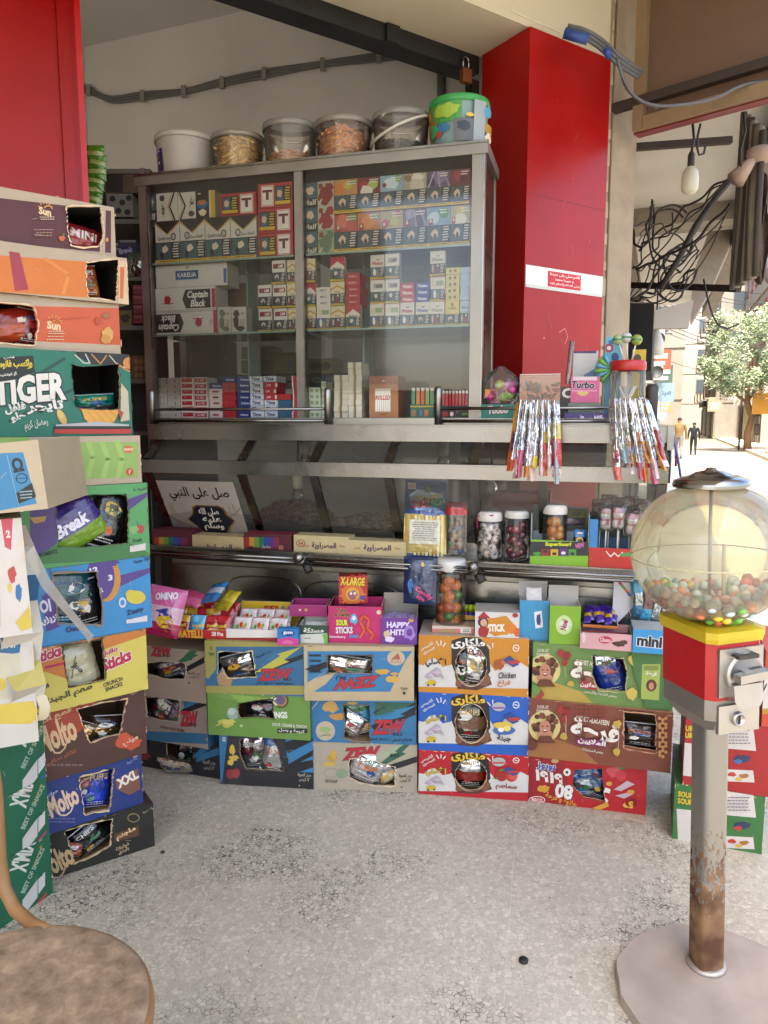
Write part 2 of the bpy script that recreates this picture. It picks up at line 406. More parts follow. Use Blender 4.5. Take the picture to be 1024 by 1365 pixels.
# ---------------- ground, floor, road ----------------
SD=V(math.sin(R(20.3)),math.cos(R(20.3)),0); SR=V(SD.y,-SD.x,0)      # street direction, and its right-hand side
EDGE=V(.62,0,0)                                                      # arcade edge passes here
def S(a,r,z=0): return EDGE+SD*a+SR*r+V(0,0,z)
YS=math.atan2(SD.y,SD.x)
ROADZ=-.35
def terrazzo():
    m,t,p=newmat('terrazzo'); N=t.nodes; L=t.links
    tc=N.new('ShaderNodeTexCoord'); 
    wn_=N.new('ShaderNodeTexNoise'); wn_.inputs['Scale'].default_value=30; wn_.inputs['Detail'].default_value=2
    va=N.new('ShaderNodeVectorMath'); va.operation='MULTIPLY_ADD'; va.inputs[1].default_value=(.016,)*3
    L.new(tc.outputs['Object'],wn_.inputs['Vector']); L.new(wn_.outputs['Color'],va.inputs[0]); L.new(tc.outputs['Object'],va.inputs[2])
    def vor(sc,feat):
        v=N.new('ShaderNodeTexVoronoi'); v.inputs['Scale'].default_value=sc; v.feature=feat; v.inputs['Randomness'].default_value=1; L.new(va.outputs[0],v.inputs['Vector']); return v
    big=vor(84,'DISTANCE_TO_EDGE'); bc=vor(84,'F1'); sm=vor(120,'DISTANCE_TO_EDGE'); 
    def ramp(inp,*st):
        r=N.new('ShaderNodeValToRGB'); L.new(inp,r.inputs[0]); e=r.color_ramp.elements
        e[0].position,e[0].color=st[0][0],lin(st[0][1]); e[1].position,e[1].color=st[-1][0],lin(st[-1][1])
        for q,c in st[1:-1]: x=e.new(q); x.color=lin(c)
        return r
    def noi(sc,d=4):
        n=N.new('ShaderNodeTexNoise'); n.inputs['Scale'].default_value=sc; n.inputs['Detail'].default_value=d; L.new(tc.outputs['Object'],n.inputs['Vector']); return n
    def mix(f,a,b,mode='MIX'):
        x=N.new('ShaderNodeMix'); x.data_type='RGBA'; x.blend_type=mode
        for s,q in((0,f),(6,a),(7,b)):
            if hasattr(q,'is_linked') or hasattr(q,'links'): L.new(q,x.inputs[s])
            else: x.inputs[s].default_value=q
        return x.outputs[2]
    chip=ramp(bc.outputs['Color'],(.0,'#aea899'),(.35,'#b9b3a4'),(.7,'#c4beae'),(1,'#d4cebe'))
    matrix=mix(ramp(noi(60,3).outputs[0],(.4,'#000000'),(.62,'#ffffff')).outputs[0],lin('#b5af9f'),lin('#a09a8b'))
    em=ramp(big.outputs[0],(.02,'#ffffff'),(.075,'#000000')).outputs[0]
    base=mix(em,chip.outputs[0],matrix)
    pn=noi(1.9,4).outputs[0]
    for cx_,cy_,r_,a_ in((-.40,2.10,.22,.16),(-.30,1.72,.26,.10),(-.75,2.35,.2,.12),(-.02,2.2,.16,.12),(.62,1.45,.28,.1),(.55,1.95,.25,-.1),(.1,1.6,.3,-.06)):
        d=N.new('ShaderNodeVectorMath'); d.operation='DISTANCE'; d.inputs[1].default_value=(cx_,cy_,0); L.new(tc.outputs['Object'],d.inputs[0]); q=N.new('ShaderNodeMapRange'); q.interpolation_type='SMOOTHSTEP'; q.inputs[1].default_value=0; q.inputs[2].default_value=r_; q.inputs[3].default_value=a_; q.inputs[4].default_value=0; L.new(d.outputs['Value'],q.inputs[0]); ad=N.new('ShaderNodeMath'); ad.operation='ADD'; L.new(pn,ad.inputs[0]); L.new(q.outputs[0],ad.inputs[1]); pn=ad.outputs[0]
    pm=ramp(pn,(.50,'#000000'),(.60,'#ffffff')).outputs[0]       # worn patches where the dark bed shows between chips
    fine=ramp(noi(40,2).outputs[0],(.42,'#000000'),(.56,'#ffffff')).outputs[0]
    em2=ramp(big.outputs[0],(.03,'#ffffff'),(.11,'#000000')).outputs[0]
    pm2=mix(1.,pm,em2,'MULTIPLY'); pm3=mix(1.,pm2,fine,'MULTIPLY')
    base=mix(pm3,base,lin('#4a4c50'))
    spk=ramp(vor(210,'F1').outputs['Color'],(.93,'#000000'),(.97,'#ffffff')).outputs[0]
    base=mix(spk,base,lin('#6b6760'))
    dirt=ramp(noi(.8,6).outputs[0],(.35,'#dedad2'),(.7,'#ffffff')).outputs[0]
    base=mix(1.,base,dirt,'MULTIPLY')
    br=N.new('ShaderNodeTexBrick'); br.offset=0; br.inputs['Scale'].default_value=1; br.inputs['Mortar Size'].default_value=.0012; br.inputs['Brick Width'].default_value=.42; br.inputs['Row Height'].default_value=.42; br.inputs['Mortar Smooth'].default_value=.2
    mp=N.new('ShaderNodeMapping'); mp.inputs['Rotation'].default_value=(0,0,R(12)); mp.inputs['Location'].default_value=(.05,.1,0); L.new(tc.outputs['Object'],mp.inputs[0]); L.new(mp.outputs[0],br.inputs[0])
    br.inputs['Color1'].default_value=(0,0,0,1); br.inputs['Color2'].default_value=(0,0,0,1); br.inputs['Mortar'].default_value=(.28,.28,.28,1)
    base=mix(br.outputs[0],base,lin('#d2cdc0'))
    L.new(base,p.inputs['Base Color'])
    rr=N.new('ShaderNodeMapRange'); rr.inputs[3].default_value=.38; rr.inputs[4].default_value=.62; L.new(noi(5,5).outputs[0],rr.inputs[0]); L.new(rr.outputs[0],p.inputs['Roughness'])
    b=N.new('ShaderNodeBump'); b.inputs['Strength'].default_value=.25; b.inputs['Distance'].default_value=.002; b.invert=True; L.new(pm3,b.inputs['Height']); L.new(b.outputs[0],p.inputs['Normal'])
    return m
g=MB(); g.add([V(-300,-300,ROADZ-.01),V(400,-300,ROADZ-.01),V(400,600,ROADZ-.01),V(-300,600,ROADZ-.01)],[(0,1,2,3)],M('#8f8778',.85,0,'wall')); tag(g.build('ground'),kind='structure')
g=MB(); q=[S(-25,-.5,ROADZ),S(-25,3.2,ROADZ),S(90,3.9,ROADZ),S(90,-.5,ROADZ)]; g.add(q,[(0,1,2,3)],M('#8f8879',.8,0,'wall')); tag(g.build('road'),kind='structure')
g=MB()
fp=[V(-7,-9,0),S(-9.5,.04),S(16,.04),V(-7,16,0)]
g.add(fp+[p+V(0,0,-.34) for p in fp],[(0,1,2,3),(0,4,5,1),(1,5,6,2),(2,6,7,3),(3,7,4,0)],terrazzo()); tag(g.build('floor'),kind='structure')
g=MB()   # far pavement with kerb
for a0,a1 in((14,90),):
    q=[S(a0,3.3,ROADZ),S(a1,3.75,ROADZ),S(a1,6,ROADZ),S(a0,6,ROADZ)]; g.add(q+[p+V(0,0,.14) for p in q],[(4,5,6,7),(0,1,5,4),(3,7,4,0)][0:3],M('#c9bda4',.85,0,'wall'))
tag(g.build('pavement'),kind='structure')
# ---------------- the shop building ----------------
BD=V(math.sin(R(56)),math.cos(R(56)),0); AD=V(-math.sin(R(34)),math.cos(R(34)),0)   # along the front, into the shop
PC=onY(695,557,3.1); PC.z=0                                                          # pillar's front corner
YB=math.atan2(BD.y,BD.x)
def Bp(b,a,z=0): return PC+BD*b+AD*a+V(0,0,z)
shop=thing('shop_building','cream plastered shop front with glossy red pillars, arcade slab and dim white room','building',PC,YB)
def bprism(b0,b1,a0,a1,z0,z1,m,name,label=None,parent=shop,extra=None):
    mb=MB(); mb.box(b0,a0,z0,b1,a1,z1,m)
    if extra: extra(mb)
    o=mb.build(name,parent); 
    if label: o['label']=label
    return o
def gloss_red():
    m,t,p=newmat('red_gloss_cladding'); N=t.nodes; tc=N.new('ShaderNodeTexCoord'); nz=N.new('ShaderNodeTexNoise'); nz.inputs['Scale'].default_value=3; nz.inputs['Detail'].default_value=8
    t.links.new(tc.outputs['Object'],nz.inputs['Vector']); r=N.new('ShaderNodeValToRGB'); r.color_ramp.elements[0].position=.3; r.color_ramp.elements[0].color=lin('#8a0a08'); r.color_ramp.elements[1].position=.75; r.color_ramp.elements[1].color=lin('#9c100d')
    t.links.new(nz.outputs[0],r.inputs[0]); t.links.new(r.outputs[0],p.inputs['Base Color']); p.inputs['Roughness'].default_value=.3
    mr=N.new('ShaderNodeMapRange'); mr.inputs[3].default_value=.22; mr.inputs[4].default_value=.42; t.links.new(nz.outputs[0],mr.inputs[0]); t.links.new(mr.outputs[0],p.inputs['Roughness']); p.inputs['Specular IOR Level'].default_value=.3
    n3=N.new('ShaderNodeTexNoise'); n3.inputs['Scale'].default_value=2.2; t.links.new(tc.outputs['Object'],n3.inputs[0]); b=N.new('ShaderNodeBump'); b.inputs['Strength'].default_value=.35; b.inputs['Distance'].default_value=.02; t.links.new(n3.outputs[0],b.inputs['Height']); t.links.new(b.outputs[0],p.inputs['Normal'])
    n4=N.new('ShaderNodeTexNoise'); n4.inputs['Scale'].default_value=1.3; n4.inputs['Detail'].default_value=9; n4.inputs['Roughness'].default_value=.75; t.links.new(tc.outputs['Object'],n4.inputs[0]); r4=N.new('ShaderNodeMapRange'); r4.inputs[1].default_value=.5; r4.inputs[2].default_value=.8; r4.inputs[4].default_value=.3; t.links.new(n4.outputs[0],r4.inputs[0]); m4=N.new('ShaderNodeMix'); m4.data_type='RGBA'; t.links.new(r4.outputs[0],m4.inputs[0]); t.links.new(r.outputs[0],m4.inputs[6]); m4.inputs[7].default_value=lin('#a03a34'); t.links.new(m4.outputs[2],p.inputs['Base Color'])
    return m
RED=gloss_red(); CREAM=M('#bdb49e',.8,0,'wall'); CONC=M('#8f7f69',.85,0,'worn')
zt=onP(695,30,PC,YB).z
def pil(mb):
    # paper strip with a small printed notice, scuffs
    pass
wp=.5
x1=onP(803,400,PC,YB); wp=(Vector((x1.x,x1.y,0))-PC).dot(BD)
mb=MB(); mb.box(0,0,0,wp,.28,zt,RED)
s0=onP(697,352,PC,YB); s1=onP(697,382,PC,YB); 
panel(mb,(.004,-.001,s0.z),(1,0,0),(0,0,-1),wp-.008,s0.z-s1.z,'#cfcfc9',[R_('#b8b8b0',0,86,100,100),R_('#b3141c',27,12,70,84),T_('#efe9e0','اللهم صلي على سيدنا',49,27,38,18,0,.01),T_('#efe9e0','و حبيبنا محمد',48,47,24,15,0,.01),T_('#efe9e0','يرجى الصلاة والسلام عليه',49,68,38,15,0,.01)],lift=.001)
panel(mb,(0,0,zt),(1,0,0),(0,0,-1),wp,zt,None,[blob('#c43a3a',56,18.5,.6,.2,1),L_('#d98a80',.5,44,41,51,40.3,55,41.5,52,42.6),L_('#d9a090',.4,52,50.6,58,51,62,50.7),blob('#c95050',80,27,.5,.2,3),blob('#d0b0a0',25,42,.5,.15,4),blob('#b86a60',88,52,.8,.3,4)],lift=.0006)
panel(mb,(0,0,zt),(1,0,0),(0,0,-1),wp,zt,None,[L_('#6a0a10',.5,0,53.5,100,53.4),L_('#6a0a10',.5,0,22,100,22)]+[L_('#b8605c',.25,random.Random(i).uniform(5,95),random.Random(i+50).uniform(5,80),random.Random(i).uniform(5,95)+random.Random(i+9).uniform(-6,6),random.Random(i+50).uniform(5,80)+random.Random(i+7).uniform(.3,2.5)) for i in range(14)],lift=.0003)
o=mb.build('pillar',shop); o['label']='glossy red square pillar with a white notice strip'
x2=onP(843,400,PC,YB); w2=(Vector((x2.x,x2.y,0))-PC).dot(BD)
x838=onP(836,400,PC,YB); 
mb=MB(); mb.box(wp+.002,.012,0,w2,.28,3.2,CONC)
rn=random.Random(5)
for i in range(16):
    zc=1.4+i*.11; mb.box(wp+.01,.008,zc,wp+.01+rn.uniform(.01,.03),.02,zc+rn.uniform(.03,.1),M('#a08f76',.9,0,'worn'))
mb.tube([(wp+.03,.008,0),(wp+.034,.006,1.6),(wp+.03,.006,2.3),(wp+.033,.006,3.2)],.004,M('#6f5f4c',.8))
mb.box(w2+.0,.03,0,w2+.02,.06,3.2,M('#d8d2c6',.7))  # pale strip standing in for the bright sky sliver beside the pilaster
o=mb.build('pillar',shop); o['label']='bare cracked concrete pilaster beside the red pillar'
# lintel band above the pillar and over the opening (front flush with the pillar)
mb=MB(); mb.box(-3.4,.01,zt+.002,wp,.3,3.2,CREAM); mb.tube([(-.1,.004,zt+.03),(.2,.003,zt+.026),(wp,.004,zt+.03)],.0015,M('#e0d8c8')); mb.build('lintel',shop)
mb=MB(); BLK=M('#0b0b0c',.45,0,'metal')
mb.box(-3.3,.3,zt-.065,-.0,.40,zt+.06,BLK); mb.box(-.045,.29,0,-.006,.335,zt-.1,BLK)
for b in(-.45,-1.2): mb.box(b-.03,.285,zt-.065,b+.03,.3,zt+.0,BLK)
o=mb.build('shutter_housing',shop); o['label']='black steel roller shutter housing under the lintel'
# arcade slab overhead
zs=3.16
def wslab(name,pts,z0,z1,m,label=None):
    inv=Matrix.Rotation(-YB,4,'Z')@Matrix.Translation(-PC); mb=MB(); n=len(pts)
    mb.add([inv@V(p.x,p.y,z0) for p in pts]+[inv@V(p.x,p.y,z1) for p in pts],[tuple(range(n))[::-1],tuple(range(n,2*n))]+[(i,(i+1)%n,n+(i+1)%n,n+i) for i in range(n)],m)
    o=mb.build(name,shop); 
    if label: o['label']=label
    return o
SLABM=M('#cbc8c0',.85,0,'wall')
cr=Bp(w2,0)
wslab('arcade_ceiling',[S(-1.6,-.0),S(13.5,-.0),S(13.5,-3.2),Bp(w2,.3),Bp(-3.6,.3),V(-4.5,-1.2,0),S(-1.6,-5)],zs+.04,zs+.36,SLABM,'dirty white concrete ceiling of the arcade')
wslab('beam',[S(7.2,-.02),S(7.6,-.02),S(7.6,-2.6),S(7.2,-2.6)],zs-.12,zs+.04,M('#8f877a',.85,0,'worn'))
wslab('edge_beam',[S(3.9,.0),S(13.5,.0),S(13.5,.16),S(3.9,.16)],zs-.18,zs+.36,M('#7d7468',.85,0,'worn'))
# room behind: back wall, left wall, ceiling
w0=onY(390,0,4.1); BYAW=R(-21); bu=V(math.cos(BYAW),math.sin(BYAW),0); bn=V(-bu.y,bu.x,0)
zc=w0.z; w0.z=0
def room(l,m,name,label=None): 
    inv=Matrix.Rotation(-YB,4,'Z')@Matrix.Translation(-PC); mb=MB()
    for p in l: mb.add([inv@q for q in p],[(0,1,2,3)],m)
    o=mb.build(name,shop)
    if label: o['label']=label
WALLM=M('#d6d3ce',.85,0,'wall')
xr=onP(790,400,w0,BYAW); A=w0-bu*1.36; Bq=w0+bu*((xr-w0).dot(bu)); A.z=Bq.z=0
def up(p,z): return V(p.x,p.y,z)
room([[up(A,0),up(Bq,0),up(Bq,zc),up(A,zc)]],WALLM,'back_wall')
A2=A-bn*.28; A3=A2-bu*.2; A4=A3-bn*3.0
room([[up(A2,0),up(A,0),up(A,zc),up(A2,zc)],[up(A3,0),up(A2,0),up(A2,zc),up(A3,zc)]],M('#dbd8d3',.85,0,'wall'),'chimney_breast')
room([[up(A4,0),up(A3,0),up(A3,zc),up(A4,zc)]],WALLM,'side_wall')
pr=Bp(wp-.1,.28); room([[up(Bq,0),up(pr,0),up(pr,zc),up(Bq,zc)]],WALLM,'side_wall')
room([[up(A4,zc),up(pr,zc),up(Bq,zc),up(A-bu*.4,zc)]],M('#cfccc8',.85,0,'wall'),'room_ceiling')
# left red pillar: front face runs from px 0..108 
lw=onP(108,200,Bp(0,.62),YB); lb=(Vector((lw.x,lw.y,0))-PC).dot(BD)
mb=MB(); mb.box(lb-.75,.62,0,lb,.86,3.2,RED); mb.box(lb-.06,.608,0,lb-.02,.62,3.2,RED); mb.box(lb,.62,0,lb+.02,.86,3.2,M('#b3121a',.35)); o=mb.build('red_pillar',shop); o['label']='plain red cladding panel beside the opening'
# unseen wall added to shut the light out on the left
mb=MB(); inv=Matrix.Rotation(-YB,4,'Z')@Matrix.Translation(-PC)
q=[inv@V(-1.62,2.2,0),inv@V(-2.6,-1.6,0)]; q2=[inv@V(-1.8,2.3,0),inv@V(-2.8,-1.6,0)]
mb.add([q[0],q[1],q[1]+V(0,0,3.2),q[0]+V(0,0,3.2),q2[0],q2[1],q2[1]+V(0,0,3.2),q2[0]+V(0,0,3.2)],[(0,1,2,3),(4,7,6,5),(1,5,6,2),(0,3,7,4)],CREAM); mb.build('light_block_wall',shop)
wslab('sun_block_roof',[Bp(-3.6,.3),Bp(w2,.3),S(13,-3.2),V(0,14,0),V(-7,8,0)],4.0,4.3,SLABM)  # unseen roof added to stop sun leaking into the room
mb=MB(); mb.box(-3.7,.302,3.21,w2+.1,.45,4.3,CREAM); mb.build('upper_wall',shop)  # hidden wall added to close the gap where sun came in
# padlock, conduit, wires
t=thing('padlock','brass padlock hanging from the black shutter housing','padlock',Bp(-.085,.285,zt-.055),YB)
mb=MB(); mb.box(-.024,-.012,-.075,.024,.012,-.02,M('#8a5a34',.35,.8,'metal')); mb.build('body',t)
mb=MB(); mb.tube([(-.015,0,-.02)]+[(-.015*math.cos(a),0,.012+.016*math.sin(a)) for a in [math.pi*i/8 for i in range(9)]]+[(.015,0,-.02)],.004,steel(),8); mb.build('shackle',t)
def onback(px,py,off=.02):
    q=onP(px,py,w0-bn*off,BYAW); return q
mb=MB(); pts=[onback(*p) for p in((96,118),(118,120),(132,127),(152,133),(190,128),(245,122),(290,111),(350,99),(420,87),(480,79),(545,71),(580,66))]
G=M('#6b6a6c',.6)
for k in(-.012,0.,.012): mb.wire([p+V(0,0,k*(1+.4*math.sin(i*2.1))) for i,p in enumerate(pts)],.009,G,6)
for px,py in((118,120),(190,128),(245,122),(296,110),(352,98),(430,86),(505,75)):
    p=onback(px,py,.035); mb.box(p.x-.012,p.y-.008,p.z-.03,p.x+.012,p.y+.01,p.z+.03,M('#8e8a84'))
tag(mb.build('wall_cable'),'bundle of grey cables clipped across the white back wall','cable')
mb=MB(); p0=onback(588,78); p1=onback(589,175); mb.tube([p0,p1],.02,M('#6f6c6a',.6),8); tag(mb.build('conduit_pipe'),'grey conduit running down the back wall behind the green tub','pipe')
# ---------------- arcade beyond and street ----------------
def sbox(mb,a0,a1,r0,r1,z0,z1,m):
    q=[S(a0,r0),S(a1,r0),S(a1,r1),S(a0,r1)]
    mb.add([p+V(0,0,z0) for p in q]+[p+V(0,0,z1) for p in q],[(0,1,2,3),(4,7,6,5),(0,4,5,1),(1,5,6,2),(2,6,7,3),(3,7,4,0)],m)
rn=random.Random(11); O_N=['first','second','third','fourth','fifth']
# row of shops along the arcade, left side of the street
lb_=thing('arcade_shops','dim row of shop fronts under the arcade past the concrete pilaster','building')
pe=Bp(w2+.02,.1)-EDGE; r0=pe.dot(SR)-.0; a0=pe.dot(SD)
mb=MB(); sbox(mb,a0+.3,14,r0-.35,r0-.12,0,3.2,M('#5d5146',.8,0,'wall')); mb.build('wall',lb_)
mb=MB(); 
for i in range(4): sbox(mb,a0+.9+i*2.4,a0+2.6+i*2.4,r0-.13,r0-.08,.05,2.3,M('#1c1714',.7))  # flat dark panels, the unlit shop insides put into their colour
mb.build('doorway',lb_)
mb=MB(); sbox(mb,a0+3.4,a0+5.2,r0-.12,r0+.12,1.72,2.32,M('#14110f',.8)); mb.build('sign_box',lb_)  # black box standing in for the dark shop interior
def facade(name,label,a0,a1,r0,r1,h,c,floors,side=-1,win='#8c8476',z0=ROADZ,glassc='#4a5358',bal=False,seed=0,ground=None,cat='building'):
    """block with its street face at r0 (side -1: faces left) and end face at a0"""
    t=thing(name,label,cat); rn=random.Random(seed)
    mb=MB(); sbox(mb,a0,a1,r0,r1,z0,z0+h,M(c,.85,0,'wall')); fh=h/floors
    for f in range(1,floors): sbox(mb,a0-.06,a1+.06,min(r0,r1)-.06,max(r0,r1)+.06,z0+f*fh-.12,z0+f*fh+.06,M(c,.8,0,'plain'))
    sbox(mb,a0-.1,a1+.1,min(r0,r1)-.1,max(r0,r1)+.1,z0+h,z0+h+.25,M(c,.8,0,'plain')); mb.build('wall',t)
    n=max(1,int((a1-a0)/2.6)); st=(a1-a0)/n; s=r0; o=-.05 if side<0 else .05
    for f in range(1,floors):
        for k in range(n):
            mb=MB(); A0=a0+st*(k+.28); A1=a0+st*(k+.72); Z0=z0+f*fh+fh*.3; Z1=z0+f*fh+fh*.78
            sbox(mb,A0,A1,min(s,s+o),max(s,s+o),Z0,Z1,M(win,.6)); 
            for q in(.08,.54): sbox(mb,A0+(A1-A0)*q,A0+(A1-A0)*(q+.38),min(s+o,s+o*1.2),max(s+o,s+o*1.2),Z0+.08,Z1-.08,M(glassc,.3))
            mb.build('window',t)
            if bal and k%2==0:
                mb=MB(); e=o*16; sbox(mb,A0-.3,A1+.3,min(s,s+e),max(s,s+e),Z0-.75,Z0-.62,M(c,.8)); sbox(mb,A0-.3,A1+.3,min(s+e,s+e*1.05),max(s+e,s+e*1.05),Z0-.65,Z0+.1,M(bal,.7)); mb.build('balcony',t)
    # end face windows
    m2=max(1,int(abs(r1-r0)/2.6)); st=(r1-r0)/m2
    for f in range(1,floors):
        for k in range(m2):
            mb=MB(); R0=r0+st*(k+.3); R1=r0+st*(k+.7); Z0=z0+f*fh+fh*.3; Z1=z0+f*fh+fh*.78
            sbox(mb,a0-.05,a0,min(R0,R1),max(R0,R1),Z0,Z1,M(win,.6)); sbox(mb,a0-.07,a0-.05,min(R0,R1)+.08,max(R0,R1)-.08,Z0+.08,Z1-.08,M(glassc,.3)); mb.build('window',t)
    if ground:
        n=len(ground); st=(a1-a0)/n
        for k,(g,cc) in enumerate(ground):
            mb=MB(); A0=a0+st*(k+.1); A1=a0+st*(k+.9)
            if g=='s':
                sbox(mb,A0,A1,min(s,s+o),max(s,s+o),z0,z0+2.5,M(cc,.5))
                for i in range(22): sbox(mb,A0,A1,min(s+o,s+o*1.5),max(s+o,s+o*1.5),z0+.1+i*.108,z0+.15+i*.108,M(cc,.5))
                mb.build('roller_shutter',t)
            else:
                sbox(mb,A0,A1,min(s,s+o),max(s,s+o),z0,z0+2.5,M('#2a2420',.6))
                for i in range(3):
                    for j in range(4): sbox(mb,A0+(A1-A0)*(i/3+.04),A0+(A1-A0)*(i/3+.3),min(s+o,s+o*1.6),max(s+o,s+o*1.6),z0+.15+j*.58,z0+.62+j*.58,M(rn.choice([cc,'#3a3430','#1d1a18']),.4))
                mb.build('shop_window',t)
            if k%2==0:
                mb=MB(); e=o*10; sbox(mb,A0,A1,min(s,s+e),max(s,s+e),z0+2.7,z0+3.3,M(rn.choice(['#c9d2d6','#b9a888','#39434a','#a8613a']),.6)); mb.build('sign_board',t)
    return t
facade('apartment_building','tall cream apartment block with red window shutters behind the tree',50,64,5.2,15,16,'#a69c8a',5,seed=1,win='#9a2e22',ground=[('w','#6d6a64'),('s','#b3ab86'),('s','#b3ab86'),('w','#7a2f28')])
facade('yellow_house','low yellow plastered house with a tiled awning right of the tree',31,40,5.0,12,3.7,'#ab8a4e',1,seed=2)
facade('terrace_building','pale grey terraced block with balconies far down the street',64,84,3.5,14,12,'#9c9488',4,bal='#a5785a',seed=3,ground=[('s','#a8a288'),('w','#5a5a58')]*3)
facade('corner_building','cream corner block closing the far end of the street',96,108,-3,16,14,'#a39b8c',4,seed=4,win='#7c7468')
facade('side_building','beige block with crowded shop signs on the left of the street',22,60,-6,-.9,11,'#989080',4,side=1,bal='#8c7358',seed=5,ground=[('w','#7e8b90'),('w','#b05a32'),('s','#8c8878'),('w','#56646c')]*3)
facade('distant_building','sandy block standing behind the left hand shop signs',44,92,-8,.5,14,'#9a9184',5,side=1,bal='#9c6a4c',seed=6,ground=[('w','#88939a'),('s','#a39c88')]*4)
facade('sandstone_building','pale block with brown balconies rising above the tree',40.5,49,9.5,18,12.5,'#aba392',4,bal='#b0a283',seed=8,win='#a33a2c')
# awning of the yellow house
mb=MB(); q=[S(33,5.0,2.5),S(37,5.0,2.5),S(37,3.8,2.0),S(33,3.8,2.0)]; mb.add(q+[p+V(0,0,.1) for p in q],[(0,1,2,3),(4,7,6,5),(0,4,5,1),(1,5,6,2),(2,6,7,3),(3,7,4,0)],M('#b98a52',.8,0,'worn'))
for i in range(14): 
    a=33+i*4/13; mb.tube([S(a,5.0,2.62),S(a,3.8,2.12)],.07,M('#b5733f',.8),6)
tag(mb.build('tiled_awning'),'small orange tiled awning on the yellow house wall','awning')
# street signs
def flat(name,label,cat,a,r,z0,z1,w,c,art=(),yaw=None,th=.12,post=None):
    t=thing(name,label,cat,S(a,r,0),yaw if yaw is not None else YS-R(90)); mb=MB(); mb.box(-w/2,0,z0,w/2,th,z1,M(c,.5)); panel(mb,(-w/2,-.004,z1),(1,0,0),(0,0,-1),w,z1-z0,c,art); mb.build('board',t)
    if post: 
        mb=MB(); mb.bar((w/2 if post>0 else -w/2,.06,z1-.1),((w/2 if post>0 else -w/2)+post,.06,z1-.1),.05,.05,M('#4a4a4a')); mb.build('bracket',t)
    return t
flat('shop_sign','white and blue projecting shop sign left of the tree','sign',36,4.6,1.5,2.7,1.5,'#c9d8dc',[T_('#2c4f6a','أحمد',50,35,60,35),T_('#44708a','للملابس',50,72,70,25)],post=1.4)
flat('shop_sign','cream projecting shop sign beyond the white and blue one','sign',44,3.6,2.0,3.6,1.0,'#cfc8b4',[T_('#8a4a30','كافيه',50,40,70,30)],post=2.4)
flat('shop_sign','yellow hanging shield sign over the far pavement','sign',40,4.0,1.5,2.5,.8,'#c08a28',[],post=2.)
flat('shop_sign','orange shop sign panel low on the left side','sign',18,-.75,.3,1.0,.5,'#c4562c',[T_('#efe8dc','حلويات',50,40,70,30)],post=-.8)
flat('shop_sign','pale blue shop sign high on the left building','sign',34,-.5,2.0,2.8,.9,'#7c9098',[T_('#30475c','صيدلية',50,50,70,40)],post=-.9)
flat('shop_sign','small white sign board beneath the pale blue one','sign',24,-.9,1.3,1.8,.6,'#c4c6c2',[T_('#803030','محل',50,50,60,50)],post=-.7)
flat('poster_board','leaning poster board with pictures beside the shutters','sign board',37,4.9,-.3,.9,1.2,'#b9b0a0',[R_('#4a7a6a',8,8,45,40),R_('#b0442e',50,10,92,45),R_('#38566c',10,50,60,90),R_('#c8a040',65,55,90,88)])
flat('display_stand','red and white display stand on the far pavement','display stand',36,5.6,-.3,.8,.7,'#b8332a',[R_('#e0d8cc',15,20,85,60)])
rn=random.Random(31)
SG_=[(26,-.9,1.7,2.3,.7,'#6a7c84','dusty blue'),(28,-.7,3.0,3.7,.8,'#8c4a30','brown red'),(31,-.6,1.1,1.6,.6,'#8c8a84','grey'),(38,-.5,2.9,3.8,.8,'#4a5c50','dark green'),(40,-.4,1.6,2.2,.7,'#a08c50','mustard'),(45,-.3,3.2,4.2,.9,'#7c8c94','slate'),(47,3.2,2.2,3.0,.9,'#93887a','beige'),(52,3.6,3.4,4.4,1.0,'#5c7480','steel blue'),(56,0,2.2,3.2,.9,'#93452c','rust'),(60,3.2,1.8,2.6,1.0,'#a39a84','sand')]
for a,r,z0,z1,w,c,l in SG_:
    flat('shop_sign',f'{l} shop sign projecting over the street, {int(a)} metres down','sign',a,r,z0,z1,w,c,[R_('#c8c4b8',14,20,86,44),R_('#d0ccc0',24,58,76,76)],post=-.9 if r<1 else 1.6)
for i,(a,r,h) in enumerate(((30,-.75,5.2),(42,3.3,5.6),(58,-.4,6))):
    t=thing('street_pole',f'{["thin grey","leaning dark","distant grey"][i]} utility pole along the street','pole',S(a,r,ROADZ)); mb=MB(); mb.tube([(0,0,0),(.02*i,0,h)],.05,M('#4c4a46',.7),8); mb.build('pole',t); mb=MB(); mb.bar((-.5,0,h-.4),(.5,0,h-.4),.05,.05,M('#4c4a46')); mb.build('crossarm',t)
t=thing('overhead_wires','thin overhead wires strung across the street between the blocks','wires')
for i in range(9):
    a0_=rn.uniform(20,50); z=rn.uniform(4,7); mb=MB(); mb.wire([S(a0_,-1,z),S(a0_+3,1,z-.5),S(a0_+6,3,z-.5),S(a0_+9,5.2,z)],.012,M('#2c2824',.7),5); mb.build('wire',t)
for i,(a,z) in enumerate(((24,3.4),(27,2.6),(33,4.6),(39,3.6),(44,5.4))):
    t=thing('air_conditioner',f'white air conditioner box on the left block, {O_N[i]} along','air conditioner',S(a,-.9,z),YS); mb=MB(); mb.box(0,-.35,0,.8,0,.55,M('#a8a69e',.6)); mb.build('casing',t); mb=MB(); mb.lathe([(0,0),(.2,0),(.2,.01)],M('#4a4a48',.6),20,T=Matrix.Translation(V(-.001,-.17,.27))@Matrix.Rotation(R(-90),4,'Y')); mb.build('fan_grille',t)
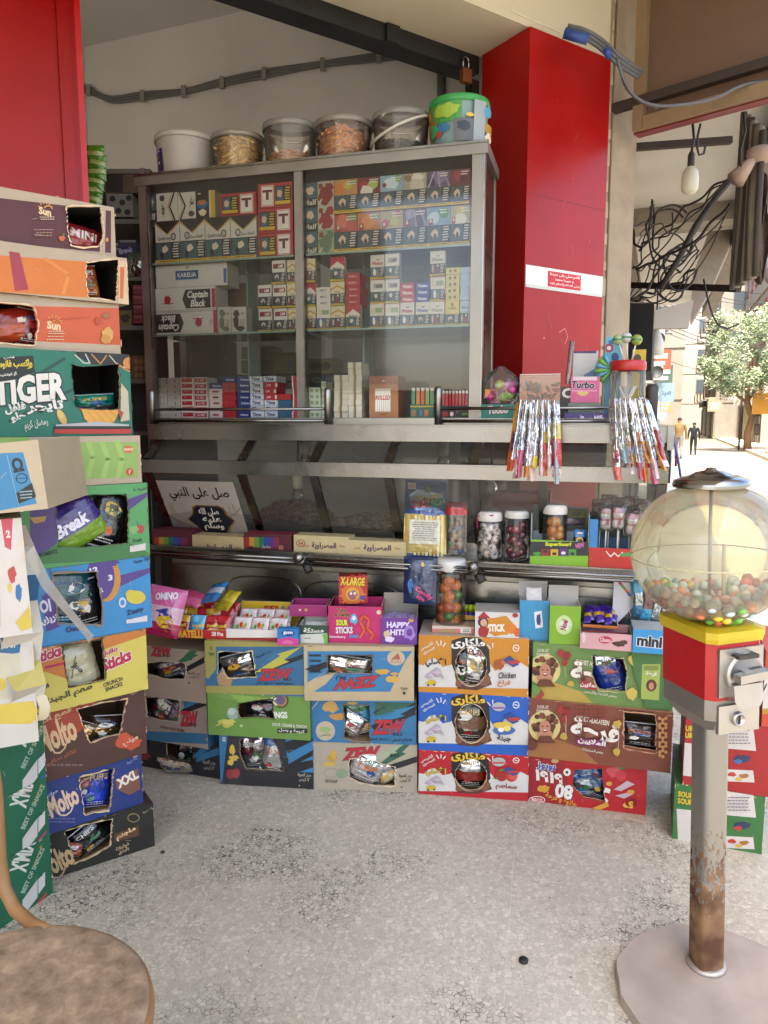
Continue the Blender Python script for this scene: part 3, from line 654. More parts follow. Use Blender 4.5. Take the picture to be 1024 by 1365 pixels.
# tree
def leafmat(name,c1,c2):
    m,t,p=newmat(name); N=t.nodes; oi=N.new('ShaderNodeTexCoord'); nz=N.new('ShaderNodeTexNoise'); nz.inputs['Scale'].default_value=2.2; nz.inputs['Detail'].default_value=3
    t.links.new(oi.outputs['Object'],nz.inputs[0]); r=N.new('ShaderNodeValToRGB'); r.color_ramp.elements[0].position=.35; r.color_ramp.elements[1].position=.65; r.color_ramp.elements[0].color=lin(c1); r.color_ramp.elements[1].color=lin(c2)
    t.links.new(nz.outputs[0],r.inputs[0]); t.links.new(r.outputs[0],p.inputs['Base Color']); p.inputs['Roughness'].default_value=.5; return m
tb=onZ(998,601,ROADZ+.14); tb=onY(997,590,37); tb.z=ROADZ+.1
tr=thing('tree','bushy green street tree with a slim leaning trunk on the far pavement','tree',tb)
mb=MB(); mb.tube([(0,0,0),(-.05,0,.8),(.12,0,1.6),(-.15,0,2.3),(-.2,0,3.2),(-.1,0,4.5)],[.2,.16,.15,.14,.1,.05],M('#7c6248',.9,0,'worn'),10)
for a,l,z in((.5,1.4,2.4),(2.6,1.5,2.3),(4.2,1.3,2.7),(5.6,1.2,3.2)): mb.tube([(-.15,0,z),(-.15+math.cos(a)*l*.5,math.sin(a)*l*.5,z+.6),(-.15+math.cos(a)*l,math.sin(a)*l,z+1.5)],[.08,.06,.02],M('#7c6248',.9,0,'worn'),6)
mb.build('trunk',tr)
mb=MB(); rn=random.Random(3); LM=leafmat('tree_leaves','#70825a','#a3ae86'); vs=[];fs=[]
cl=[]
for i in range(95):
    a=rn.uniform(0,6.28); ph=rn.uniform(-1,1); rr=rn.uniform(.45,1)**.5
    cl.append((V(-.4+2.0*rr*math.cos(a)*math.sqrt(1-ph*ph*.8),2.0*rr*math.sin(a)*math.sqrt(1-ph*ph*.8),4.5+2.05*rr*ph+.3*rr*abs(ph)),rn.uniform(.3,.62)))
for c,r in cl:
    for k in range(150):
        p=c+V(rn.gauss(0,1),rn.gauss(0,1),rn.gauss(0,1)).normalized()*r*rn.uniform(.4,1.05); s=rn.uniform(.05,.10); d=V(rn.uniform(-1,1),rn.uniform(-1,1),rn.uniform(-1,1)).normalized(); e=d.orthogonal().normalized()
        b=len(vs); vs+=[p-d*s,p+e*s*.5,p+d*s,p-e*s*.5]; fs.append((b,b+1,b+2,b+3))
mb.add(vs,fs,LM); mb.build('crown',tr)
# two people walking away
def person(label,h,loc,yaw,top,legs,hair,skin='#8a5c40',bulk=1.0,stride=.12,skirt=False,seed=0):
    k=h/1.72; t=thing('person',label,'person',loc,yaw); bm_v=[];
    J={'pel':(0,0,.95),'che':(0,.0,1.25),'neck':(0,.01,1.46),'hb':(0,.02,1.52),'hd':(0,.03,1.62),'ht':(0,.02,1.69),
       'hl':(-.09,0,.9),'kl':(-.1,stride,.5),'al':(-.1,stride*.4,.08),'fl':(-.11,stride*.4+.15,.03),
       'hr':(.09,0,.9),'kr':(.1,-stride*.3,.5),'ar':(.1,-stride*1.8,.11),'fr':(.11,-stride*1.8+.13,.03),
       'sl':(-.19,0,1.4),'el':(-.26,-.04,1.12),'wl':(-.27,.06,.88),'gl':(-.27,.09,.78),
       'sr':(.19,0,1.4),'er':(.26,.03,1.12),'wr':(.27,.1,.88),'gr':(.27,.13,.78)}
    E=[('pel','che'),('che','neck'),('neck','hb'),('hb','hd'),('hd','ht'),('pel','hl'),('hl','kl'),('kl','al'),('al','fl'),('pel','hr'),('hr','kr'),('kr','ar'),('ar','fr'),('che','sl'),('sl','el'),('el','wl'),('wl','gl'),('che','sr'),('sr','er'),('er','wr'),('wr','gr')]
    rad={'pel':.15,'che':.165,'neck':.06,'hb':.075,'hd':.1,'ht':.06,'hl':.1,'kl':.07,'al':.045,'fl':.035,'hr':.1,'kr':.07,'ar':.045,'fr':.035,'sl':.075,'el':.05,'wl':.035,'gl':.03,'sr':.075,'er':.05,'wr':.035,'gr':.03}
    names=list(J); me=bpy.data.meshes.new('body'); me.from_pydata([tuple(c*k for c in J[n]) for n in names],[(names.index(a),names.index(b)) for a,b in E],[])
    o=bpy.data.objects.new('body',me); col.objects.link(o)
    m=o.modifiers.new('skin','SKIN'); sv=me.skin_vertices[0].data
    for i,n in enumerate(names): r=rad[n]*k*(bulk if n in('pel','che','hl','hr') else 1); sv[i].radius=(r,r*.8 if n in('che','pel') else r)
    sv[0].use_root=True; o.modifiers.new('sub','SUBSURF').levels=2
    dg=bpy.context.evaluated_depsgraph_get(); me2=bpy.data.meshes.new_from_object(o.evaluated_get(dg)); bpy.data.objects.remove(o)
    for c in(top,legs,skin,hair): me2.materials.append(M(c,.85,0,'print'))
    for p in me2.polygons:
        c=p.center/k; a=abs(c.x)
        p.material_index=1 if c.z<.93 and a<.2 else 2 if (c.z<.87 and a>=.2) or c.z>1.5 else 0
        if c.z>1.57: p.material_index=3
        if c.z<.07: p.material_index=3
        p.use_smooth=True
    me2.name='body'; b=bpy.data.objects.new('body',me2); col.objects.link(b); b.parent=t
    mb=MB()
    for s in(-1,1): mb.ball((s*.1*k,.03*k,1.6*k),.022*k,M(skin),8)
    mb.build('ear',t)
    return t
f=onY(904,607,30.5); 
person('man walking away down the street in a tan jumper and grey trousers',1.72,(f.x,f.y,ROADZ),YS-R(90),'#7c6238','#77746c','#2a211b',bulk=1.1)
f=onY(924,600,33.5)
person('person in black clothes walking away beside the man in tan',1.5,(f.x,f.y,ROADZ),YS-R(90),'#15151a','#18181c','#1a1512',bulk=.95)
# ---------------- arcade fittings ----------------
IRON=M('#3a2f28',.7,.3,'worn')
BYw=R(-43); bu2=V(math.cos(BYw),math.sin(BYw),0)
bq=onY(847,178,3.35)
t=thing('projecting_signboard','large tan backed signboard with a red edge jutting out over the arcade','signboard',(bq.x,bq.y,bq.z),BYw)
mb=MB(); mb.box(0,0,0,2.1,.05,1.6,M('#5f4735',.75)); mb.box(-.006,-.004,-.005,.0,.054,1.6,M('#7c1216',.5)); mb.box(0,-.004,-.005,2.1,.05,-.0003,M('#6c1014',.5)); mb.build('panel',t)
mb=MB(); mb.box(0,-.035,0.0,.045,-.001,1.6,M('#7a6448',.6)); mb.box(.047,-.035,.0,2.1,-.001,.05,M('#7a6448',.6)); mb.build('batten',t)
mb=MB(); mb.box(-.3,-.04,.1,2.2,.0-.002,.135,IRON); mb.build('angle_iron',t)
# black iron arm over the board (from the pillar)
a=onY(800,172,3.05); b=onY(1040,108,2.35)
# cables swagging from the pillar to the board
GC=M('#58585a',.6); 
t=thing('electric_cable','grey cables with blue tape swagging from the pillar to the signboard','cable')
P=[onY(x,y,Y) for x,y,Y in((752,44,3.1),(775,50,3.1),(797,63,3.12),(818,82,3.1),(838,96,3.15),(850,103,3.2))]
mb=MB()
for k in(-.012,.0,.012): mb.wire([p+V(k*.6,-.03,k) for p in P],.008,GC,6)
mb.build('cable',t)
mb=MB(); mb.wire([p+V(0,-.045,0) for p in [onY(x,y,3.05) for x,y in((818,84),(826,112),(842,136),(868,147),(905,146),(945,138),(985,120),(1030,113))]],.006,GC,6); mb.build('cable',t)
mb=MB(); mb.wire([p+V(0,-.04,-.01) for p in [onY(x,y,3.07) for x,y in((822,90),(832,120),(852,138),(872,145))]],.007,GC,6); mb.build('cable',t)
mb=MB()
for x,y,x2,y2 in((752,44,784,53),(806,74,814,68)): mb.tube([onY(x,y,3.05),onY(x2,y2,3.04)],.02,M('#1f3f80',.5),8)
mb.build('tape',t)
def iron(pts,r,label,name='iron_bar',cat='iron bar'):
    mb=MB(); 
    for a,b in zip(pts,pts[1:]): mb.bar(a,b,r,r,IRON)
    return tag(mb.build(name),label,cat)
iron([onY(838,197,3.6),onY(975,187,3.6)],.03,'straight rusty bar under the arcade ceiling holding the bulb wire')
iron([onY(838,380,6),onY(985,385,5)],.045,'long rusty bar below the wire tangle carrying the rolled awning')
iron([onY(838,150,3.5),onY(836,232,3.5)],.03,'short upright rusty bar fixed to the concrete pilaster')
def lamp(name,label,px,py,Y,r,h,c,top,neck=True,cat='lamp'):
    p=onY(px,py,Y); t=thing(name,label,cat,p); mb=MB()
    mb.lathe([(0,-h),(r*.7,-h),(r*.98,-h*.85),(r,-h*.45),(r*.9,-h*.2),(r*.5,-h*.02),(r*.35,0)],c,18); mb.build('bulb',t)
    mb=MB(); mb.lathe([(r*.38,-.0),(r*.42,.01),(r*.4,.05),(r*.2,.065),(0,.066)],M('#2a2622',.6),14); mb.build('socket',t)
    mb=MB(); q=onY(px+top[2],top[0],Y+top[1]); mb.tube([V(0,0,.06),V(.008,0,.12),V(-.004,0,.2),q-p],.006,M('#2b2826',.6),6); mb.build('wire',t); return t
fr=M('#b9b4a2',.35)
lamp('hanging_bulb','dusty glass jar bulb hanging from a dark wire under the arcade',921,222,3.5,.037,.115,fr,(165,0,4))
p=onY(874,458,8); t=thing('hanging_lamp','white cylinder lamp hanging below the dark shop interior','lamp',p); mb=MB(); mb.lathe([(0,-.12),(.085,-.12),(.085,0),(.05,.1),(.03,.14),(0,.14)],M('#c9c6bd',.4),16); mb.build('shade',t); mb=MB(); mb.tube([(0,0,.13),(.0,0,.9)],.008,IRON,6); mb.build('wire',t)
# rolled awning hanging from the arcade edge
p=onY(985,215,4.2); t=thing('rolled_awning','bundle of rolled grey awning tied up at the arcade edge','awning')
mb=MB(); TA=M('#6f665c',.9,0,'worn')
for k in range(7):
    x=976+k*5.2; top=onY(x+16-k,150+k*4,4.3-.05*k); bot=onY(x,386-k*3,4.3-.05*k); mb.tube([top,(top+bot)/2+V(.012*math.sin(k),0,0),bot],[.018+.004*(k%3)]*3,M(['#5d554c','#8c8478','#4a433c','#9a9286'][k%4],.9,0,'worn'),8)
mb.build('rolled_sheet',t)
mb=MB(); rn=random.Random(8); vs=[];fs=[]
for i in range(9):
    for j in range(14):
        q=onY(1008+i*2.2+3*math.sin(j*.9+i),232+j*11+5*math.sin(i),4.15+.03*math.sin(i*1.7+j*.6)); vs.append(q)
for i in range(8):
    for j in range(13): fs.append((i*14+j,i*14+j+1,(i+1)*14+j+1,(i+1)*14+j))
mb.add(vs,fs,M('#5a4b44',.9,0,'worn'),True); mb.build('torn_cloth',t)
mb=MB(); q=onY(1016,205,4.0); mb.ball(q,.065,M('#a58f80',.9,0,'worn'),10,(1.3,.8,.7)); mb.tube([q+V(-.04,0,-.02),q+V(-.13,0,-.13)],[.02,.05],M('#a58f80',.9,0,'worn')); mb.build('tied_knot',t)
# leaning sheet-metal board of the arcade edge
mb=MB(); q=[onY(1012,150,4.4),onY(992,240,4.6),onY(985,265,4.6),onY(1030,180,4.0)]
# hanging canopy board (brown, slanting) between ceiling edge and iron bar
t=thing('canopy_board','brown slanting canopy board at the far end of the arcade edge','canopy')
P=[onY(962,262,7.5),onY(924,365,7.5),onY(920,432,7.5),onY(948,385,7.5),onY(972,330,7.5),onY(990,240,7.5)]
mb=MB(); mb.add(P+[p+V(.06,.12,0) for p in P],[tuple(range(6))[::-1],tuple(range(6,12))]+[(i,(i+1)%6,6+(i+1)%6,6+i) for i in range(6)],M('#857a6c',.85,0,'worn')); mb.build('board',t)
P=[onY(868,415,7.2),onY(868,438,7.2),onY(918,437,7.2),onY(925,400,7.2)]
mb=MB(); mb.add(P+[p+V(.03,.1,0) for p in P],[tuple(range(4))[::-1],tuple(range(4,8))]+[(i,(i+1)%4,4+(i+1)%4,4+i) for i in range(4)],M('#a9a194',.8,0,'wall')); mb.build('white_panel',t)
# the tangle of wires: one thing
t=thing('wire_tangle','dark tangle of old electric wires strung below the arcade ceiling','wires')
rn=random.Random(21); WM=M('#2c2622',.7)
anch=[(840,300),(845,355),(842,400),(850,330),(980,230),(990,250),(960,300),(925,360),(975,270),(930,335),(900,285),(872,268)]
for i in range(17):
    a=rn.choice(anch[:4]); b=rn.choice(anch[4:]); Y0=rn.uniform(5,6.5); Y1=rn.uniform(4.4,6); n=9; pts=[]
    sag=rn.uniform(-20,55)
    for k in range(n+1):
        u=k/n; pts.append(onY(a[0]+(b[0]-a[0])*u+rn.uniform(-4,4),a[1]+(b[1]-a[1])*u+sag*math.sin(math.pi*u)+rn.uniform(-5,5),Y0+(Y1-Y0)*u))
    mb=MB(); mb.wire(pts,rn.choice([.004,.006,.009]),WM,5); mb.build('wire',t)
for i in range(5):
    cx,cy=rn.uniform(860,930),rn.uniform(300,380); r=rn.uniform(12,34); Y=rn.uniform(5,6); mb=MB(); mb.wire([onY(cx+r*math.cos(u)*rn.uniform(.8,1.1),cy+r*1.3*math.sin(u),Y) for u in [i_*.5 for i_ in range(12)]],.008,WM,5); mb.build('wire',t)
mb=MB(); mb.tube([onY(x,y,5) for x,y in((984,228),(955,262),(928,300),(905,345),(880,385))],.02,WM,6); mb.build('wire',t)
mb=MB(); mb.tube([onY(x,y,5) for x,y in((938,372),(944,400),(950,420),(958,434),(970,438),(985,432))],.006,WM,6); mb.build('wire',t)
# hooks and twisted wires from the board
t=thing('hanging_hook','twisted dark wire with a hook hanging below the signboard','wire',onY(934,165,3.3)); mb=MB(); mb.tube([(0,0,0),(-.01,0,-.05),(-.008,0,-.1),(.0,0,-.125),(.02,0,-.12),(.025,0,-.09)],.005,WM,6); mb.build('hook',t)
t=thing('hanging_wire','twisted wire hanging at the arcade edge near the rolled awning','wire',onY(992,150,3.5)); mb=MB(); mb.tube([(0,0,0),(.01,0,-.08),(-.006,0,-.16),(.0,0,-.23)],.006,WM,6); mb.build('wire',t)
# ---------------- the stainless display counter ----------------
ST=steel(); ST2=M('#8e8b84',.3,1.,'metal'); DK=M('#2a2724',.6)
GL=glass('#f2f4f0',.06,.6,.04); GL2=glass('#f0f2ee',.12,.7,.08)
zA1=cp(500,566,.10)[1]; zA0=cp(500,588,.10)[1]; zB1=cp(500,618,.2)[1]; zB0=cp(500,636,.2)[1]
zG=cp(500,718,.03)[1]; zL=cp(500,742,.16)[1]; zBP=cp(500,752,.2)[1]
tL=cp(190,600,.15)[0]; tR=cp(890,600,.15)[0]
cnt=thing('display_counter','long stainless steel display counter with slanted glass front and guard rails','counter',CO,YC)
mb=MB()   # body: lower cladding, plinth, ends
mb.box(tL,.03,.08,tR,.5,zL-.09,ST2); mb.box(tL+.04,.06,0,tR-.04,.45,.08,DK)
mb.box(tL,.032,zL-.09,tR,.5,zL-.031,DK)
zs0=cp(500,856,.0)[1]; zs1=cp(500,768,.0)[1]
mb.add([V(tL,.02,zs1),V(tR,.02,zs1),V(tR,.0,zs0),V(tL,.0,zs0),V(tL,.03,zs0-.01),V(tR,.03,zs0-.01)],[(0,3,2,1),(3,4,5,2)],ST)
mb.build('lower_body',cnt)
for x0,x1 in((300,400),(402,535),(712,842)):
    a=cp(x0,800,.0)[0]; b=cp(x1,800,.0)[0]; c=(a+b)/2; mb=MB(); n=40; pts=[]
    for i in range(n+1):
        u=2*math.pi*i/n; s_=lambda v:math.copysign(abs(v)**.6,v); zz=(zs0+zs1)/2+.01+(zs1-zs0)*.33*s_(math.sin(u)); f=(zs1-zz)/(zs1-zs0)
        pts.append(V(c+(b-a)*.5*s_(math.cos(u)),-.001+.02*(1-f),zz))
    mb.tube(pts,.0028,ST,6,False); mb.build('embossed_oval',cnt)
mb=MB()   # glass base shelf + ledge
mb.box(tL,-.03,zG-.012,tR,.5,zG,ST2); mb.box(tL,-.17,zL-.01,tR,-.0,zL,ST); mb.box(tL,-.172,zL-.03,tR,-.158,zL+.004,ST); mb.box(tL,-.03,zL,tR,-.018,zG-.012,ST2)
mb.build('ledge',cnt)
mb=MB(); mb.box(tL,-.11,zA0,tR,-.085,zA1-.004,ST); mb.box(tL,-.12,zA1-.0035,tR,.45,zA1,ST); mb.build('top_rail',cnt)
mb=MB(); mb.box(tL,-.215,zB0,tR,-.185,zB1-.002,ST); mb.box(tL,-.218,zB1-.0015,tR,-.165,zB1+.002,ST); mb.build('front_rail',cnt)
rx=[197,322,418,518,632,724,884]
for x in rx:
    t0=cp(x,625,.2)[0]; mb=MB(); mb.bar((t0,-.1,zA0),(t0,-.2,zB1+.0025),.03,.012,ST,(0,1,0)); mb.bar((t0,-.2,zB0),(t0,-.035,zG),.03,.012,ST,(0,1,0)); mb.build('rib',cnt)
for a,b in zip(rx,rx[1:]):
    t0=cp(a,625,.2)[0]+.016; t1=cp(b,625,.2)[0]-.016
    mb=MB(); mb.add([V(t0,-.1,zA0),V(t1,-.1,zA0),V(t1,-.195,zB1),V(t0,-.195,zB1)],[(0,3,2,1)],GL); mb.build('glass_pane',cnt)
    mb=MB(); mb.add([V(t0,-.195,zB0),V(t1,-.195,zB0),V(t1,-.036,zG),V(t0,-.036,zG)],[(0,3,2,1)],GL2); mb.build('glass_pane',cnt)
mb=MB(); mb.box(tL,.44,zG,tR,.445,zA1-.02,glass('#e8e8e2',.06,.5,.08)); mb.box(tL-.004,-.1,zG,tL-.0,.45,zA1-.01,ST2); mb.build('back_panel',cnt)
mb=MB(); mb.add([V(tR,-.1,zA0),V(tR,-.2,zB0),V(tR,-.03,zG),V(tR,.44,zG),V(tR,.44,zA0)],[(0,1,2,3,4)],GL); mb.build('glass_pane',cnt)
mb=MB(); mb.box(tR-.015,.40,0,tR+.015,.44,zA1-.005,ST); mb.box(tR-.0,-.13,zA0-.02,tR+.02,.44,zA1,ST); mb.build('end_frame',cnt)
tm=[cp(x,745,.2)[0] for x in(196,402,632,846)]
for a,b in((tm[0],tm[1]-.015),(tm[1]+.02,tm[2]-.015),(tm[2]+.02,tm[3])):
    mb=MB()
    for dz in(0,-.014): mb.tube([(a,-.21,zL-.012+dz),(b,-.21,zL-.012+dz)],.0055,ST,10)
    mb.build('bumper_rail',cnt)
for t0 in tm[1:3]:
    mb=MB(); mb.tube([(t0,-.17,zL-.02),(t0,-.225,zL-.02)],.015,ST2,14); mb.lathe([(0,0),(.018,0),(.019,.012),(.012,.02),(0,.022)],ST,16,T=Matrix.Translation(V(t0,-.222,zL-.005))@Matrix.Rotation(R(90),4,'X')); mb.tube([(t0+.01,-.19,zL-.03),(t0+.03,-.2,zL-.06)],.016,DK,10); mb.build('rail_bracket',cnt)
# guard rail posts and pipes on top
zp=[cp(437,y,.08)[1] for y in(517,545,561)]
gp=[cp(x,550,.08)[0] for x in(203,437,584,868)]
for i,t0 in enumerate(gp):
    r=.0125 if i<3 else .02; mb=MB(); mb.tube([(t0,-.08,zA1),(t0,-.08,zp[0]-.01),(t0,-.08,zp[0])],[r,r,r*.7],ST2 if i<3 else M('#3d3b38',.5,.6,'metal'),16); mb.build('rail_post',cnt)
for a,b in((0,1),(2,3)):
    for z in zp[1:]:
        mb=MB(); mb.tube([(gp[a],-.08,z),(gp[b],-.08,z)],.0055,ST,8); mb.build('guard_pipe',cnt)
mb=MB(); mb.box(tL,-.062,zA1+.0005,tR-.02,-.0,zA1+.022,ST2); mb.build('upstand',cnt)
# bulbs and heaps inside the counter
for px,py,lab in((397,650,'white socket bulb hanging inside the counter behind the second glass'),(407,604,'glass bulb with white socket behind the third upper pane'),(591,606,'frosted bulb inside the counter behind the fourth upper pane'),(655,640,'white socket bulb behind the bumper post pane')):
    t0,z0=cp(px,py,-.1); p=W(t0,-.1,z0); t=thing('display_bulb',lab,'light bulb',p,YC); mb=MB(); mb.lathe([(.0,.05),(.018,.05),(.021,.045),(.02,0),(.012,-.004)],M('#b9b4aa',.5),14); mb.build('socket',t); mb=MB(); mb.lathe([(.012,-.003),(.022,-.02),(.026,-.035),(.02,-.055),(0,-.062)],glass('#e8e6e0',.12,.8,.05),14); mb.build('glass_bulb',t); mb=MB(); mb.tube([(0,0,.05),(.004,0,zA0-z0)],.004,DK,6); mb.build('cord',t)
def heap(name,label,x0,x1,py,c,n,seed,r=.01,elong=1.6,z0=None):
    a=cp(x0,715,-.05)[0]; b=cp(x1,715,-.05)[0]; zt_=cp((x0+x1)/2,py,-.1)[1]; z0=zG+.001; rn=random.Random(seed); mb=MB()
    mb.box(a,.05,z0,b,.40,z0+.018,M('#77706a',.4,.8,'metal'))
    cols=[M(q,.6) for q in c]
    for i in range(n):
        u,v=rn.random(),rn.random(); hgt=(zt_-z0-.02)*(1-(2*u-1)**4)*(1-(2*v-1)**4*.6)
        mb.ball((a+.01+(b-a-.02)*u,.06+.33*v,z0+.02+hgt*rn.uniform(.55,1)),r*rn.uniform(.7,1.2),cols[i%len(cols)],6,(rn.uniform(.7,elong),rn.uniform(.7,elong),rn.uniform(.6,1)))
    tag(mb.build(name,None,CO,YC),label,'snack tray')
heap('popcorn_tray','tray of pale puffed snacks in the counter behind the third glass',430,518,694,('#a08a68','#b09a78','#8f7a58'),320,1,.011)
heap('nut_tray','tray of brown roasted nuts in the counter behind the second glass',326,412,672,('#6a4a30','#7d5a3c','#58402c'),380,2,.011)
heap('seed_tray','tray of pale seeds in the counter behind the candy ice pack',530,622,700,('#9a8a70','#a8987c'),240,3,.009)
heap('biscuit_tray','tray of dark biscuits in the counter behind the jars',640,712,700,('#5d4a3a','#6d5844'),200,4,.012)
t=thing('prayer_sticker','white calligraphy sticker with a dark blue medallion on the first counter glass','sticker',CO,YC)
a,z1=cp(208,640,.185); b,_=cp(311,640,.185); z0=cp(260,716,.045)[1]
o_=V(a,-.188,z1); dv=V(0,-.05-(-.188),z0-z1); L=dv.length; mb=MB()
panel(mb,o_,(1,0,0),dv.normalized(),b-a,L,'#8d857a',[G_('#a39b90',0,0,100,0,100,55,60,45,0,60),G_('#77706a',0,100,0,62,22,74,45,88,70,100),L_('#4d4740',.8,0,60,12,72,28,84,50,94,72,99),L_('#a87a38',1.,14,72,26,84,40,90),L_('#4d4740',.8,100,42,90,55,80,60),R_('#8a8278',6,42,7.4,58),R_('#8a8278',10,38,11,58),R_('#8a8278',84,40,85.5,56),R_('#8a8278',90,36,91,56),
 T_('#16130f','صل على النبي',51,22,78,24,0,.018),G_('#7a5a28',24,66,34,55,36,44,42,40,72,40,78,44,80,55,88,66,80,77,76,86,70,90,42,90,36,86,33,77),G_('#0f1622',26,66,35,56,38,46,43,42,71,42,76,46,78,56,86,66,78,76,74,84,70,88,43,88,38,84,34,76),
 T_('#d8d2c6','صلى الله',56,52,26,14,0,.025),T_('#d8d2c6','عليه',57,65,24,13,0,.025),T_('#d8d2c6','وسلم',57,78,26,14,0,.025)])
mb.build('print',t)
# ---------------- the glass cabinet ----------------
zC0=zA1+.024; zC1=cp(400,228,0)[1]; cL=cp(190,400,0)[0]; cM=cp(400,400,0)[0]; cR=cp(644,400,0)[0]
zS1=cp(400,341,-.03)[1]; zS2=cp(400,441,-.03)[1]; CD=.30
cab=thing('glass_cabinet','tall aluminium framed glass cabinet of cigarettes standing on the counter','cabinet',CO,YC)
AL=M('#858078',.32,.88,'metal'); pw=.024
for t0,w_ in((cL,.04),(cM-.018,.036),(cR-.045,.045)):
    mb=MB(); mb.box(t0,0,zC0,t0+w_,.03,zC1,AL); mb.box(t0+w_-.005,-.003,zC0,t0+w_,.0,zC1,ST); mb.build('post',cab)
for t0 in(cL,cR-.03):
    mb=MB(); mb.box(t0,CD-.03,zC0,t0+.03,CD,zC1,AL); mb.build('post',cab)
mb=MB(); mb.box(cL-.01,-.006,zC1,cR+.01,CD,zC1+.038,AL); mb.box(cL-.01,-.012,zC1+.034,cR+.012,-.0,zC1+.042,ST); mb.build('top_panel',cab)
mb=MB(); mb.box(cL,-.001,zC0-.022,cR,.02,zC0,AL); mb.box(cL,.02,zC0-.01,cR,CD,zC0,AL); mb.build('bottom_panel',cab)
for z in(zS1,zS2):
    for a,b in((cL+.045,cM-.025),(cM+.025,cR-.048)):
        mb=MB(); mb.box(a,.008,z-.006,b,CD-.01,z,glass('#b8ccc0',0.06,.6,.05)); mb.box(a,.007,z-.0065,b,.008,z+.0005,M('#7d9488',.2)); mb.build('glass_shelf',cab)
for a,b in((cL+.042,cM-.024),(cM+.024,cR-.047)):
    mb=MB(); mb.add([V(a,.004,zC0+.1),V(b,.004,zC0+.1),V(b,.004,zC1),V(a,.004,zC1)],[(0,1,2,3)],glass('#f2f3f0',.012,.55,.05)); mb.build('front_glass',cab)
    mb=MB(); mb.add([V(a,CD-.01,zC0),V(b,CD-.01,zC0),V(b,CD-.01,zC1),V(a,CD-.01,zC1)],[(0,1,2,3)],glass('#b8bcb6',.04,.5,.1)); mb.build('back_glass',cab)
for px in(330,484):
    t0=cp(px,450,-.2)[0]; mb=MB(); mb.box(t0,.2,zC0,t0+.006,.28,zS1-.01,M('#7d9488',.3)); mb.box(t0-.01,.28,zC0,t0+.02,.285,zS1-.01,M('#6e6a62',.4)); mb.build('door_edge',cab)
mb=MB(); mb.add([V(cR-.002,.03,zC0),V(cR-.002,CD-.03,zC0),V(cR-.002,CD-.03,zC1),V(cR-.002,.03,zC1)],[(0,1,2,3)],GL); mb.build('side_glass',cab)
for z in(zS1,zS2): 
    mb=MB(); mb.bar((cR-.01,.03,z),(cR-.01,CD-.03,z),.012,.012,AL); mb.build('shelf_bracket',cab)
# ---------------- tobacco packs in the cabinet ----------------
ORD2=['first','second','third','fourth','fifth','sixth','seventh','eighth','ninth','tenth','eleventh','twelfth']
ORD=['','bottom','second','third','fourth','fifth','sixth','seventh','eighth','ninth','tenth','eleventh','twelfth','thirteenth','fourteenth']
def warn(x0,y0,x1,y1,v=0):
    """picture warning with a column of small print and a yellow band under it"""
    w=x1-x0; h=y1-y0; a=[R_('#14110f',x0,y0,x1,y1)]
    pic=[[('#33464c',0,0,70,84),('#c9b29a',20,20,52,62),('#2a1a16',30,38,44,66)],[('#303a48',0,0,70,84),('#b4a48c',10,8,26,70),('#7d2a24',34,20,58,80),('#c0b8a8',46,6,60,30)],[('#3a565c',0,0,70,84),('#d8c8b0',26,16,50,50),('#1a1414',16,46,34,78)],[('#48667c',0,0,70,84),('#d8d8d0',20,10,40,74),('#a07050',44,30,60,84)]][v%4]
    for k,(c,a0,b0,a1,b1) in enumerate(pic):
        if k==0: a.append(R_(c,x0+w*.03,y0+h*.03,x0+w*.66,y0+h*.82))
        else: a.append(blob(c,x0+w*(a0+a1)/200,y0+h*(b0+b1)/200,w*(a1-a0)/200,h*(b1-b0)/200,v*7+k,10))
    a+=lines('#d8d4cc',x0+w*.70,y0+h*.06,x0+w*.97,y0+h*.8,6,v,.5)
    a.append(R_('#c9a628',x0,y1-h*.16,x1,y1)); a+=lines('#5a4a18',x0+w*.06,y1-h*.12,x1-w*.06,y1-h*.04,1,v)
    return a
def packmesh(kind,w,h,d,base,art,side=None,topc=None):
    mb=MB(); panel(mb,(0,0,h),(1,0,0),(0,0,-1),w,h,base,art); s=side or base
    mb.add([V(x,y,z) for z in(0,h) for y in(0,d) for x in(0,w)],[(4,5,7,6),(0,2,3,1),(2,6,7,3),(0,4,6,2),(1,3,7,5)],s)
    o=mb.build('cigarette_pack'); col.objects.unlink(o); return o
PK={}
WHT='#cfc9be'
def cross(c,y): return []
